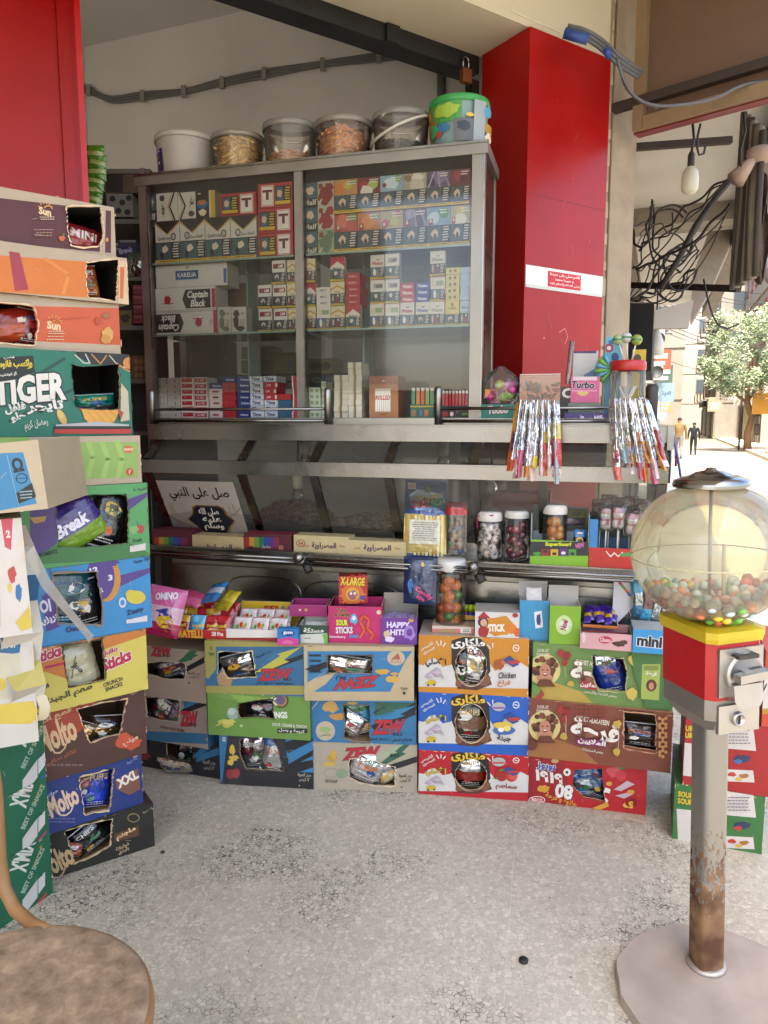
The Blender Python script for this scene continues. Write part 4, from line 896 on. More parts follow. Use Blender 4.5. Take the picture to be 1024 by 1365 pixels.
def defpack():
    up=dict(
     lm=(WHT,[R_('#7c2430',8,14,92,34),T_('#e6dfd6','L&M',64,24,34,12,0,.03),lines('#8a8478',20,4,80,9,1)[0]],'white and dark red'),
     gold=('#cfc09a',[G_('#b08a4a',0,38,50,22,100,38,100,30,50,14,0,30),lines('#8c7448',25,4,75,10,1)[0],T_('#6b5530','GOLD',50,43,40,7)],'cream and gold chevron'),
     chev=(WHT,[G_('#a61d26',0,0,100,0,100,40,50,18,0,40),T_('#2a2624','Marlboro',50,46,60,9,0,.02)],'red chevron'),
     wred=(WHT,[T_('#a02634','Winston',48,34,76,14,0,.04),G_('#a02634',40,14,58,20,72,10,60,24,46,22)],'white with red writing'),
     wblue=(WHT,[T_('#27407c','Winston',48,34,76,14,0,.04),G_('#27407c',40,14,58,20,72,10,60,24,46,22)],'white with blue writing'),
     wgrey=(WHT,[T_('#77736a','Winston',48,34,76,14,0,.03),G_('#8a867c',40,14,58,20,72,10,60,24,46,22)],'white with grey writing'),
     lmg=(WHT,[R_('#9a968c',20,16,86,36),T_('#3d3a36','L&M',60,26,40,12,0,.03)],'white and grey'),
     grn=(WHT,[R_('#8ca070',38,16,90,36),lines('#4e5a3c',42,20,86,32,2)[0],R_('#c9c0a0',8,16,34,36)],'white with a green label'),
     yel=('#cdb968',[T_('#7d6a2c','CAMEL',50,30,66,10,0,.02),blob('#8f7a34',50,16,12,8,4)],'yellow'),
     lbl=('#a8bcc6',[T_('#4a6478','Merit',50,28,60,12),L_('#6a8498',2,10,44,90,44)],'pale blue'))
    for i,(k,(b,a,lab)) in enumerate(up.items()):
        y0=50 if k!='yel' else 54
        PK[k]=(packmesh(k,.054,.087,.022,b,list(a)+warn(0,y0,100,100,i)),.087,lab,.054)
    fl=dict(red=('#a32029',[T_('#d8b8b0','Marlboro',50,50,50,26)],'red'),wht=(WHT,[T_('#5d5850','MERIT',52,50,50,34,0,.02)],'white'),
     fwred=('#b5303a',[T_('#e8dcd4','Winston',50,52,66,44,0,.04)],'red and white lettered'),fwblu=('#283f86',[T_('#dcdce4','Winston',50,52,66,44,0,.04)],'blue and white lettered'),
     fyel=('#cdbd74',[R_('#7d6a2c',22,30,40,75),R_('#7d6a2c',58,25,76,70)],'yellow'),flbl=('#a5bac8',[lines('#51708a',20,35,80,70,2)[0]],'pale blue'),
     b1=('#b9b2a6',[T_('#4d4840','KENT',36,50,30,30),R_('#8e877c',74,30,84,70)],'white'),b2=('#b2aaa0',[R_('#54504a',60,30,68,74),lines('#6a645c',10,35,50,65,2)[0]],'white and grey'),
     b3=(WHT,[R_('#a3202c',8,10,92,82),lines('#dcc0b8',22,30,78,60,2)[0],lines('#dcc0b8',22,30,78,60,2)[1]],'red panel'),
     b4=(WHT,[R_('#98222c',4,18,96,90),T_('#d8c0b8','LD RED',50,52,60,34)],'red label'),
     b5=('#c9b9b4',[R_('#7d2430',26,34,74,66),L_('#9a8078',1.5,0,88,100,88)],'white with a small maroon mark'),
     b6=('#1d2f66',[T_('#c9ccd8','Rothmans',60,50,60,34,0,.02)],'navy blue'),b7=('#a01e28',[lines('#d0a8a0',20,35,80,66,2)[0]],'plain red'),
     b8=('#c4c4c2',[T_('#1f3168','Time',46,44,62,56,0,.05),R_('#8aa0b8',0,84,100,100)],'white with blue script'),
     b9=('#a82632',[T_('#dcb8b4','L&M',30,50,30,40),R_('#cfc8bc',80,20,96,80)],'crimson'),b10=('#26506a',[lines('#98b0bc',16,35,84,66,2)[0]],'teal blue'),
     b11=('#b01d28',[R_('#d8ccc0',0,0,14,100),T_('#d0a8a0','R',60,50,16,40)],'bright red'),b12=('#8a8880',[L_('#5a5852',4,0,60,60,20,100,70)],'grey'),
     b13=('#b8bfa8',[R_('#7d8c6a',10,20,40,80),R_('#7d8c6a',56,20,88,80)],'pale green'),b14=('#c9c2ac',[R_('#7d6c44',42,0,58,100),R_('#a89a70',36,0,40,100)],'cream with a brown stripe'))
    for k,(b,a,lab) in fl.items(): PK[k]=(packmesh(k,.054,.0225,.087,b,a),.0225,lab,.054)
defpack()
def place(kind,t0,d,z,label,group,rot=0,sx=1):
    src,h,lab,w=PK[kind]; o=src.copy(); col.objects.link(o); o.location=W(t0,d,z); o.rotation_euler=(0,0,YC+rot); o['label']=label; o['category']='cigarette pack'; o['group']=group; o.scale=(sx,1,1); return o
rnp=random.Random(4)
def stacks(cols,zbase,shelf,group,d0=-.03):
    for ci,(x0,x1,py,kinds) in enumerate(cols):
        t0,_=cp(x0,py,d0); t1,_=cp(x1,py,d0); z=zbase+.0008; sx=min(1.04,(t1-t0)/.0545)
        for k,kd in enumerate(kinds):
            h=PK[kd][1]; n=len(kinds); pos='top' if k==n-1 and n>1 else ('only' if n==1 else ORD[k+1])
            place(kd,t0+rnp.uniform(-.001,.001),d0-rnp.uniform(0,.010),z,f'{PK[kd][2]} cigarette pack, {pos} in {ORD2[ci]} stack, {shelf}',group,R(rnp.uniform(-3.5,3.5)),sx); z+=h+.0004
ml=[(345,363,420,['lm','lm']),(364,382,420,['lm','lm','lm']),(383,396,420,['gold','gold','gold'])]
stacks(ml,zS2,'middle left shelf','cigarette packs standing on the middle shelf')
mr=[(405.5,421,420,['gold','chev','gold']),(421.5,440,420,['grn','wht','wht','wht']),(440.5,459.5,420,['gold','gold','chev']),(461,480,420,['chev','red','red','red','red','red']),
    (493,512,420,['grn','lmg','wred']),(513,532,420,['grn','lmg','lmg']),(533.5,552.5,420,['wred','fwred','fwred','fwred']),(553.5,572.5,420,['wblue','fwblu','fwblu','fwblu']),
    (573,592.5,420,['wgrey','grn','wgrey']),(593.5,612,420,['yel']+['fyel']*5),(612.7,628,420,['lbl']+['flbl']*5)]
stacks(mr,zS2,'middle right shelf','cigarette packs standing on the middle shelf')
bl=[(206,222,545,['b1']*6),(223,240.5,545,['b2']*6),(241,258.5,545,['b3']*6),(259,277.5,545,['b4']*6),(278.5,296,545,['b5']*4+['b6']),(297,315,545,['b7']*5+['b6']),(315.5,333,545,['b6']*6),(333.5,351,545,['b8']*6),(352,369.5,545,['b8','b8','b9','b9','b9','b8']),(371,389,545,['b10','b10','b7']),(389.5,402,545,['b11']*6)]
bl=[(a,b,c,[k[0]]+k) for a,b,c,k in bl]
stacks(bl,zC0,'bottom left shelf','cigarette packs lying in stacks on the bottom shelf',-.04)
br=[(412,427,545,['b13']*5),(428,434,545,['b13']*6),(445,463.5,545,['b14']*7),(464,482,545,['b14']*9)]
stacks(br,zC0,'bottom right shelf','cigarette packs lying in stacks on the bottom shelf',-.04)
for i in range(5): place('b12',cp(374,545,-.12)[0],-.12,zC0+.001+.0229*i,f'grey cigarette pack, {ORD[i+1]} of the stack behind the short red and teal stack','cigarette packs lying in stacks on the bottom shelf',.1)
# larger boxes, one mesh each, placed from their outline on the shelf
def gbox(name,label,cat,x0,y0,x1,y1,dd,dep,base,art=(),zb=None,side=None,top=None,group=None,rz=0,hole=None,rside=(),h=None,edge='#cbb08c'):
    xm=(x0+x1)/2; a,_=cp(x0,(y0+y1)/2,dd); b,_=cp(x1,(y0+y1)/2,dd); z0=cp(xm,y1,dd)[1] if zb is None else zb; z1=cp(xm,y0,dd)[1]; hh=h or z1-z0
    return carton(name,label,cat,b-a,dep,hh,W(a,dd,z0),YC+R(rz),base,art,hole,side=side,top=top,group=group,rside=rside,edge=edge,seed=int(x0))
# upper left: molasses tobacco boxes
g1='tobacco boxes on the top left shelf'
zt0=zS1+.001
QS=lambda fl: [G_('#1a1712',0,0,100,0,50,30,46,30,0,3),G_('#b8933a',0,3,46,30,50,30,50,34,0,8),G_('#1a1712',100,0,100,3,54,30,50,30),G_('#b8933a',100,3,100,8,50,34,50,30),O_('#4a463e',28 if fl else 74,38,11,9),O_('#b5ae9f',28 if fl else 74,38,7,6),T_('#1a1814','QuitStrong' if not fl else 'قطفا ستار',64 if fl else 36,42,52,10,0,.02)]
for i in range(4):
    x=[207.6,240.5,274,308,343]; gbox('tobacco_box',f'white and gold chevron tobacco box, {["first","second","third","last"][i]} of the lower row on the top left shelf','tobacco box',x[i],[294,291,289.5,287][i],x[i+1]-.6,345,-.03,.07,WHT,QS(i%2)+warn(0,50,100,100,2),zb=zt0,side='#b8b0a4',group=g1)
zr=cp(260,292,-.03)[1]+.001
def rotpack(x0,y0,x1,y1,lab,flip):
    A=[R_('#cfc9be',0,0,100,100)]
    A+= ([R_('#c9a628',0,0,6,100),R_('#14110f',6,0,42,100),R_('#3b5560',10,6,40,58),blob('#c9b29a',25,30,9,18,2),T_('#d0ccc4','Half',24,80,28,22),O_('#4a463e',58,18,7,11),T_('#1a1814','QuitStrong',60,64,8,50,0,.02),L_('#1a1712',4,92,2,78,50,92,98),L_('#b8933a',2,86,2,73,50,86,98)] if not flip else
         [R_('#14110f',48,0,84,100),R_('#c9a628',88,0,100,100),O_('#2a5a8c',66,50,15,16),blob('#b87040',66,42,11,10,3),blob('#d8c8a0',66,80,11,12,4),L_('#1a1712',4,6,2,20,50,6,98),L_('#b8933a',2,2,4,14,50,2,96),O_('#4a463e',36,80,8,11),T_('#1a1814','ستار',38,36,12,40,0,.02),lines('#d8d4cc',52,8,80,30,2)[0],lines('#d8d4cc',52,8,80,30,2)[1]])
    return gbox('tobacco_box',lab,'tobacco box',x0,y0,x1,y1,-.03,.07,WHT,A,zb=zr,side='#b8b0a4',group=g1)
rotpack(189,258,237,298,'white tobacco box lying sideways at the left end of the upper row',False); rotpack(237.5,255,287,296,'white tobacco box lying sideways with a blue picture in the upper row',True)
def redbox(x0,y0,x1,y1,lab,tl,zb):
    a=10 if tl else 55; A=[R_('#ded6cb',a,8,a+36,92),R_('#a32028',a+1.5,11,a+34.5,89),R_('#ded6cb',a+2.5,13,a+33.5,87),T_('#5c1620','T',a+18,46,24,36,0,.05),L_('#5c1620',3,a+8,36,a+12,30,a+18,34,a+24,30,a+28,36),lines('#5c1620',a+8,72,a+28,82,2)[0]]
    b=52 if tl else 6
    A+=[R_('#14110f',b,14,b+44,90),R_('#3b5560',b+2,18,b+22,74),blob('#c9b29a',b+12,44,7,16,3)]+lines('#d0b838',b+26,20,b+42,76,5,2,.5)+[R_('#c9a628',b,76,b+44,90)]
    return gbox('tobacco_box',lab,'tobacco box',x0,y0,x1,y1,-.03,.07,'#a3222a',A,zb=zb,side='#8c1d25',group=g1,h=.088 if x0==345 else None)
redbox(294,257,342,288,'red bordered tobacco box lying on the white chevron row',False,zr)
z_=zt0
for lab,tl in(('red tobacco box with a T emblem, lowest of three by the middle post',False),('red tobacco box with a T emblem, middle of three by the middle post',False),('red tobacco box with a T emblem, topmost of three by the middle post',True)):
    o=redbox(345,308,391,341,lab,tl,z_); z_=z_+(cp(368,308,-.03)[1]-cp(368,341,-.03)[1])-.0 if False else z_+.0895
# upper right: fruit flavoured tobacco boxes
g2='fruit tobacco boxes on the top right shelf'
FR=[('orange and lemon','#b5824a',[('#c8702a',20,60,22),('#b8a840',60,40,20),('#5a7a3a',80,20,14)]),('red apple','#6a1420',[('#a01824',28,50,20),('#a8b050',68,50,22),('#d8d0c0',40,92,30)]),('blue mint','#8aa6b8',[('#c8d4dc',50,50,30),('#6a9a40',80,24,16),('#7d1a20',18,60,10)]),('white melon','#a39c88',[('#d8d0c4',60,30,24),('#8c6a50',20,30,16),('#c0b8a8',60,80,30)]),('purple ray','#5a4468',[('#7d6a90',50,40,30),('#36284a',20,70,20)]),('dark red berry','#6a1c24',[('#8c3038',40,40,24),('#501018',70,60,20)]),
    ('pink watermelon','#a84a44',[('#c8705c',40,40,30),('#5a8a4a',80,20,20),('#b85048',70,70,20)]),('orange','#b87040',[('#d08a50',50,50,30),('#6a8a3c',80,24,14)]),('mixed apple','#a89a70',[('#b04040',26,70,18),('#a8b050',66,60,20),('#a84038',80,20,14)]),('violet beam','#6a5a70',[('#988aa0',30,30,22),('#4a3c54',70,70,22)]),('aqua leaf','#7d9cb0',[('#b8ccd8',30,60,24),('#4a8a3a',74,34,22)]),('pale peach','#a8a080',[('#c8b060',50,30,22),('#d8d0c0',50,80,30)])]
cx=[446,476.8,507,537.7,569,600.5,627]; yt=[(232,278),(230,275),(228,272),(226,270),(223,267),(220,264)]; yb=[(279,331),(277,329),(275,327),(272,325),(269,322),(265,320)]
def fruit(k,x0,y0,x1,y1,row,zb,h):
    n,b,sp=FR[k]; A=[R_(b,0,0,100,46)]+[blob(c,x,y*.44,r,r*.6,k*5+j,12,.18) for j,(c,x,y,r) in enumerate(sp)]
    if k in(4,9): A+=[G_('#b0a8b8',30,0,36,0,10,46,4,46),G_('#a098b0',46,0,50,0,60,46,54,46),G_('#8c84a0',70,0,74,0,100,40,100,46,94,46)]
    if row: A+=[R_('#8c2a28',8,28,26,44),blob('#d8c8b0',17,34,5,5,k)]
    A+=lines('#e0dcd0',52,6,94,20,2,k)+warn(0,46,100,100,0)
    return gbox('tobacco_box',f'{n} tobacco box in the {["upper","lower"][row]} row of the top right shelf','tobacco box',x0,y0,x1,y1,-.03,.06,b,A,zb=zb,group=g2,h=h)
for i in range(6):
    H=.128; fruit(6+i,cx[i],yb[i][0],cx[i+1]-.5,yb[i][1],1,zt0,H+.008); fruit(i,cx[i],yt[i][0],cx[i+1]-.5,yt[i][1],0,zt0+H+.009,H-.008)
z_=zt0
for j,(lab,c,c2) in enumerate((('green herb tobacco box lying sideways, lowest of three','#5c7050','#8a9a70'),('red pomegranate tobacco box lying sideways, middle of three','#8c2028','#b0a898'),('red cherry tobacco box lying sideways, topmost of three','#7d1820','#a8a090'))):
    A=[R_('#14110f',0,0,48,100),R_('#3b5560',3,4,46,66),blob('#c9b29a',24,34,12,18,j),T_('#c8c4b8','Half',24,82,40,22),R_(c2,48,0,100,100),blob(c,72,60,22,36,j+4),blob(c,86,24,12,18,j+9),R_('#7d2020',52,10,64,30)]+[G_('#b8b098',50,90,60,70,64,74,54,96)]
    gbox('tobacco_box',lab,'tobacco box',403.5,240,445.5,271,-.03,.06,c,A,zb=z_,group=g2,h=.0855); z_+=.086
# middle left cartons
carbase=zS2+.001; hC=(cp(245,416,-.03)[1]-cp(245,447,-.03)[1])
CB=lambda f:[R_('#a3222c',0,0,6,100),G_('#17120f',50,50,55,10,92,10,92,90,55,90),T_('#e6e0d6','Captain\nBlack',73,50,30,66,0,.03,.25),blob('#a3222c',28,50,5,20,3),L_('#a3222c',1.2,20,66,36,66),L_('#a3222c',.8,28,30,28,66),L_('#b8a8a0',.5,12,82,40,82),blob('#c8a8a4',9,50,3,14,8),L_('#7a746c',.4,0,96,100,96),R_('#a3222c',94,10,100,90)]
def flipart(art):
    out=[]
    for a in art:
        if a[0]=='g': out.append(('g',a[1],[(100-x,100-y) for x,y in a[2]]))
        elif a[0]=='l': out.append(('l',a[1],a[2],[(100-x,100-y) for x,y in a[3]]))
        else: out.append(('t',a[1],a[2],100-a[3],100-a[4],a[5],a[6],a[7]+180)+tuple(a[8:]))
    return out
gbox('cigarette_carton','upside down white and red tobacco carton, lowest in the left pile','cigarette carton',201.5,416,290,447,-.03,.1,WHT,flipart(CB(0)),zb=carbase,h=hC)
gbox('cigarette_carton','upright white tobacco carton with a black name label in the left pile','cigarette carton',199.5,385,288,416,-.03,.1,WHT,CB(1),zb=carbase+hC+.001,h=hC)
gbox('cigarette_carton','plain white carton with a small blue badge, topmost in the left pile','cigarette carton',208,350,303,384,-.03,.1,'#c9c3b8',[R_('#20427c',28,30,60,66),T_('#dcd8d0','KARELIA',44,48,26,18,0,.02),R_('#8c9cb0',28,66,60,70),O_('#9a948a',45,17,3,6),R_('#2c5c90',95,30,99,90)],zb=carbase+2*hC+.002,h=hC)
for i,(x0,x1,c,l) in enumerate(((291,308,'#5f6b4a','white tobacco pouch box printed with green leaves'),(309,328.5,'#2a2018','white tobacco pouch box printed with black berries'))):
    gbox('tobacco_box',l,'tobacco box',x0,409,x1,445,-.03,.05,'#b8b2a6',[blob(c,34,25,22,14,i),blob(c,30,60,20,26,i+3),blob(c,60,84,26,10,i+5),T_('#4a453e','Al',74,26,20,10)]+lines('#6a645a',56,50,92,80,5,i),zb=carbase)
gbox('tobacco_box','brown paper wrapped block standing behind the white cartons','tobacco box',298,378,328,409,-.2,.05,'#6a4a38',[],zb=None)
# brown box with the window of rolled cones
gbox('paper_cone_box','brown cardboard box with a clear window of white rolled cones','box',492.5,501,531,565,-.03,.11,'#8a4a2c',[R_('#a06a44',0,20,100,100),R_('#c0b8a8',20,30,74,86)]+[G_('#e0dace',22+i*7.4,84,26+i*7.4,84,28+i*7.4,36,21+i*7.4,36) for i in range(7)]+[T_('#a83028','ROLLED',47,52,50,10,0,.03,.2),R_('#7d3a24',40,91,60,93),O_('#d8ccc0',50,12,5,2)],zb=zC0+.001,side='#7a5034',top='#8a4a2c')
# lighter displays
def lighters(label,x0,x1,y0,y1,colsx,boxc,art,rows=1,n=7,seed=0,dd=-.03):
    a,_=cp(x0,545,dd); b,_=cp(x1,545,dd); z0=zC0+.001; z1=cp((x0+x1)/2,y0,dd)[1]; H=z1-z0; w=b-a; t=thing('lighter_display',label,'lighter display',W(a,dd,z0),YC)
    mb=MB(); panel(mb,(0,0,H*.42),(1,0,0),(0,0,-1),w,H*.42,boxc,art); mb.add([V(x,y,z) for z in(0,H*.42) for y in(.0,.06) for x in(0,w)],[(0,2,3,1),(2,6,7,3),(0,4,6,2),(1,3,7,5),(4,5,7,6)],boxc); mb.build('tray',t); rn=random.Random(seed)
    for k in range(n):
        for r in range(rows):
            c=colsx[(k+r*2)%len(colsx)]; x=w*(k+.5)/n; mb=MB(); y=.012+r*.018; mb.box(x-w/n*.4,y,H*.425,x+w/n*.4,y+.012,H*.86,M(c,.25)); mb.box(x-w/n*.36,y+.001,H*.86,x+w/n*.36,y+.011,H*.96,M('#8a8680',.3,.9)); mb.box(x-w/n*.3,y+.002,H*.96,x+w/n*.1,y+.01,H,M('#1c1a18',.4)); mb.build('lighter',t)
lighters('tray of green and orange lighters beside the brown cone box',547,578,515,565,['#3d7a50','#b06a30','#b04a34','#7a8a3c'],'#2f5a44',[R_('#b0902c',0,10,100,20),R_('#8a6a48',5,40,25,90),R_('#4a6a8c',40,40,52,90),R_('#a8683c',60,40,78,90)],2,5)
lighters('tray of red lighters at the right end of the bottom shelf',588,628,519,565,['#9c1c24','#a8242c'],'#2b2220',[R_('#9c2028',6,50,24,90),O_('#d8d0c8',36,70,6,20),lines('#b0a8a0',46,50,90,90,3)[0],R_('#5a7a30',70,60,90,80)],2,9)
# goods glimpsed behind the cabinet through its back glass
gb='cartons stacked behind the cabinet'
for i,(x0,y0,x1,y1,c,l,A) in enumerate([
 (232,455,300,512,'#4e3a30','dark brown carton seen through the left cabinet glass',[O_('#6a4a40',50,40,20,16)]),(322,462,362,478,'#7d7440','yellow biscuit packet behind the cabinet, upper one',[blob('#8a4038',40,50,20,30,1)]),(322,480,362,497,'#7d7440','yellow biscuit packet behind the cabinet, lower one',[blob('#8a4038',40,50,20,30,2)]),
 (364,470,396,508,'#8c8020','bright yellow carton behind the cabinet near the middle post',[blob('#6a7a70',70,50,12,30,1),blob('#8a4030',20,70,8,10,2)]),(336,495,362,510,'#8a9094','small white and blue packet behind the cabinet',[R_('#4a6a80',0,50,100,100)]),(280,500,330,515,'#77654e','low tan carton behind the cabinet',[]),
 (409,478,446,497,'#7d7850','yellow shoe picture carton behind the right cabinet glass',[blob('#2a2018',30,50,20,30,3),blob('#3a2418',66,56,24,30,4)]),(412,498,432,515,'#3a4248','dark blue patterned box behind the right cabinet glass',[O_('#a8a49c',50,50,32,24),O_('#3a4248',50,50,20,12)]),(434,500,465,520,'#3a5460','slate blue packet behind the cream packs',[])]):
    q=cp(x0,(y0+y1)/2,-.42); z=cp((x0+x1)/2,y1,-.42)[1]; b=cp(x1,(y0+y1)/2,-.42)[0]; zt1=cp((x0+x1)/2,y0,-.42)[1]
    carton('storage_carton',l,'carton',b-q[0],.12,zt1-z,W(q[0],-.42,z),YC,c,A,None,group=gb)
t=thing('back_shelf','dark wooden shelf holding cartons behind the glass cabinet','shelf',CO,YC)
mb=MB(); a=cp(225,515,-.4)[0]; b=cp(475,515,-.4)[0]
for z in(cp(300,515,-.42)[1]-.012,cp(380,497.5,-.42)[1]-.004): mb=MB(); mb.box(a if z<cp(300,512,-.42)[1] else cp(318,500,-.42)[0],.40,z-.006,b,.56,z,M('#3a322a',.7)); mb.build('board',t)
# ---------------- tubs on the cabinet ----------------
zTop=zC1+.038
LIDG=glass('#efece6',.42,.6,.15)
def tub(label,x0,x1,ytop,tint,fill=None,fillh=.5,fc=('#b58a4c',),lid=LIDG,seed=0,body=None,handle=0,stick=True,lid_r=1.03,rat=.90,art=None):
    dd=-.10; xm=(x0+x1)/2; a,_=cp(x0,200,dd); b,_=cp(x1,200,dd); H=cp(xm,ytop,dd)[1]-zTop; r=(b-a)/2; t=thing('plastic_tub',label,'plastic tub',W((a+b)/2,dd,zTop+.001),YC); rn=random.Random(seed)
    mb=MB(); m=body or glass('#f4f2ec',.10,.6,.12); mb.lathe([(0,.001),(r*rat*.95,.001),(r*rat,.008),(r*.97,H*.86),(r*.985,H*.88)],m,40)
    if art: 
        n=24; a0,a1=R(art[0]),R(art[1])
        A2=[]
        for q in art[2]:
            if q[0]=='g' and max(x for x,_ in q[2])-min(x for x,_ in q[2])>9:
                xs=[x for x,_ in q[2]]; n_=6
                for k_ in range(n_): A2.append(('g',q[1],_clip(_clip(q[2],-1,0,-(min(xs)+(max(xs)-min(xs))*k_/n_)),1,0,min(xs)+(max(xs)-min(xs))*(k_+1)/n_)))
            else: A2.append(q)
        A2=[q for q in A2 if q[0]!='g' or len(q[2])>2]
        panel(mb,(0,0,0),(1,0,0),(0,0,-1),100,100,None,A2,mapf=lambda x,y,k:(lambda z:V((r*(rat+(.97-rat)*z/(H*.86))+.0022+k)*math.cos(a0+(a1-a0)*x/100),(r*(rat+(.97-rat)*z/(H*.86))+.0022+k)*math.sin(a0+(a1-a0)*x/100),z))(H*.86*(.98-.9*y/100)))
    mb.build('body',t)
    mb=MB(); mb.lathe([(r*.985,H*.84),(r*lid_r,H*.84),(r*lid_r,H*.93),(r*lid_r*.98,H*.975),(r*.9,H),(r*.86,H*.975),(0,H*.97)],M(lid,.4) if isinstance(lid,str) else lid,40); mb.build('lid',t)
    if fill:
        mb=MB(); mats=[M(c,.6) for c in fc]; R1=r*rat*.93
        if fill=='sticks':
            for i in range(420):
                an=rn.uniform(0,6.28); q=R1*rn.uniform(.55,.97); z=rn.uniform(.02,H*fillh); c=V(q*math.cos(an),q*math.sin(an),z); d=V(rn.gauss(0,1),rn.gauss(0,1),rn.gauss(0,.7)).normalized()*rn.uniform(.018,.036); d-=c*(d.dot(c)/max(1e-6,c.length_squared))*.6; 
                mb.bar(c-d,c+d,.0058,.0058,mats[i%len(mats)])
        else:
            for i in range(430):
                an=rn.uniform(0,6.28); q=R1*rn.uniform(.3,.97); mb.ball((q*math.cos(an),q*math.sin(an),rn.uniform(.01,H*fillh)),rn.uniform(.006,.0085),mats[i%len(mats)],6,(1.3,1,.9))
        mb.lathe([(0,.003),(R1*.8,.004),(R1*.82,H*fillh*.85),(0,H*fillh*.9)],mats[0],16); mb.build('filling',t)
    if handle: 
        mb=MB(); pts=[]; 
        for i in range(13):
            an=R(190+i*160/12); pts.append(V(r*1.05*math.cos(an),r*1.05*math.sin(an),H*(.62+handle*.3*math.cos(an)-.12*abs(math.sin(an)))))
        mb.tube(pts,.005,M('#b5b1a8',.4),8); mb.build('handle',t)
    return t
tub('opaque milky tub with a purple label at the left end of the cabinet top',213,285,186,'',body=M('#98928a',.45),lid='#a19b92',art=(212,254,[R_('#2b1c48',10,32,85,100),O_('#8a5a9c',40,50,12,8),blob('#a86a34',38,58,16,7,2),R_('#c0b8c8',30,38,70,42),blob('#c0b8c8',60,75,10,5,3)]))
tub('clear tub full of pale fried snack sticks',286,350,184,'',fill='sticks',fillh=.84,fc=('#dcb056','#e8c47a','#c89640'),seed=2)
tub('clear tub a third full of peanuts',354,422,169,'',fill='nuts',fillh=.3,fc=('#d09868','#bc8050'),seed=3)
tub('clear tub full of reddish fried snack sticks',422,496,166,'',fill='sticks',fillh=.74,fc=('#dc924c','#e8a868','#c4743c'),seed=4)
tub('clear tub of dark seeds with its handle down',498,572,156,'',fill='nuts',fillh=.36,fc=('#241c1a','#30262a'),seed=5,handle=1)
tub('colourful printed bucket with a green lid at the right end of the cabinet',573,651,139,'',body=M('#6f8a8c',.35),lid='#2f8a44',art=(178,362,[R_('#7a6a2c',0,0,22,100),R_('#3f8a3c',22,0,58,50),blob('#b88a24',10,20,10,16,1),blob('#b8661c',8,60,9,14,2),T_('#b87a24','USTAN',16,50,26,14,-8,.05,0,'#20140c'),blob('#8ca838',42,22,14,18,3),blob('#a03a2c',32,72,6,14,4),blob('#2c6a94',38,62,7,12,5),blob('#2c8a50',26,66,6,16,6),R_('#55585c',50,46,70,100),blob('#2a3040',60,64,7,14,7),O_('#c0a838',66,38,4,5),R_('#8c9498',70,0,84,100),blob('#4a90b0',88,22,8,14,8),R_('#a07a28',84,50,100,72),blob('#c8b8a0',92,84,8,12,9)]))
# ---------------- snack cartons ----------------
rb=random.Random(77)
def fbox(name,label,cat,o,yaw,w,h,dep,base,art,hole=None,bags=(),**k):
    """carton whose front art and torn window are given as picture points"""
    f=Face(o,yaw,w,h); hp=f.pts(hole) if hole else None
    if hp: hp=[(min(98,max(1.5,x)),min(97,max(2.5,y))) for x,y in hp]
    c=carton(name,label,cat,w,dep,h,o,yaw,base,f.art(art),hp,**k)
    u=V(math.cos(yaw),math.sin(yaw),0); n=V(-math.sin(yaw),math.cos(yaw),0)
    for i,b in enumerate(bags):
        # b=(label,px,py,w,h,bands,[rot],[art],[depth])
        x,y=f.xy(b[1],b[2]); bw,bh=b[3],b[4]; dd=b[8] if len(b)>8 else .05
        # keep the pouch inside the case
        bw=min(bw,w*.9); bh=min(bh,h*.9/ (1 if abs((b[6] if len(b)>6 else (0,0,0))[1])<30 else 1))
        ba=b[7] if len(b)>7 else None
        if ba is None:
            rn_=random.Random(i*7+int(b[1])); ba=[]
            pc=rn_.sample(['#8c2428','#b8902c','#c8c4b8','#1c3c6c','#2c5c38','#b05a28','#c0bcb0'],3)
            ba+=[blob(pc[0],rn_.uniform(30,70),rn_.uniform(30,60),rn_.uniform(16,26),rn_.uniform(9,15),i,12,.2),blob(pc[1],rn_.uniform(30,70),rn_.uniform(60,80),12,8,i+3),T_(pc[2],rn_.choice(['شيبسي','CHIPS','بطاطس','PUFFS']),50,rn_.uniform(22,36),56,13,rn_.uniform(-12,12))]+lines('#c8c4bc',20,82,80,92,2,i,.4)+[R_('#a8a8a8',4,1,96,4),R_('#a8a8a8',4,96,96,99)]
            b=list(b)+[(0,0,0)]*(7-len(b)); b=b[:7]+[ba]+b[8:]
        rot=b[6] if len(b)>6 else (0,0,0); a=abs(math.sin(R(rot[1]))); cc=abs(math.cos(R(rot[1]))); eh=(bh*cc+bw*a)/2; ew=(bw*cc+bh*a)/2
        if eh>h/2-.006: s_=(h/2-.006)/eh; bw*=s_; bh*=s_; eh*=s_; ew*=s_
        if dep<.12: dd=dep/2
        lx=min(w-ew-.006,max(ew+.006,w*x/100)); lz=min(h-eh-.005,max(eh+.005,h*(1-y/100)))
        p=Vector(o)+u*lx+n*dd+V(0,0,lz)
        bag(b[0],p,(rot[0],rot[1],math.degrees(yaw)+rot[2]),bw,bh,.045,b[5],rb.randint(0,999),b[7] if len(b)>7 else None)
    return c
def poly(*p): return [(p[i],p[i+1]) for i in range(0,len(p),2)]
def bolt(c,x,y,sx,sy): # jagged lightning stroke
    return G_(c,*[v for a,b in((0,1),(.55,.35),(.45,.3),(1,0),(.62,.52),(.74,.58),(.18,1)) for v in(x+a*sx,y+b*sy)])
def col_(g0,g1,xs,dep=.2):
    a=onZ(*g0); b=onZ(*g1); return a,math.atan2(b.y-a.y,b.x-a.x)
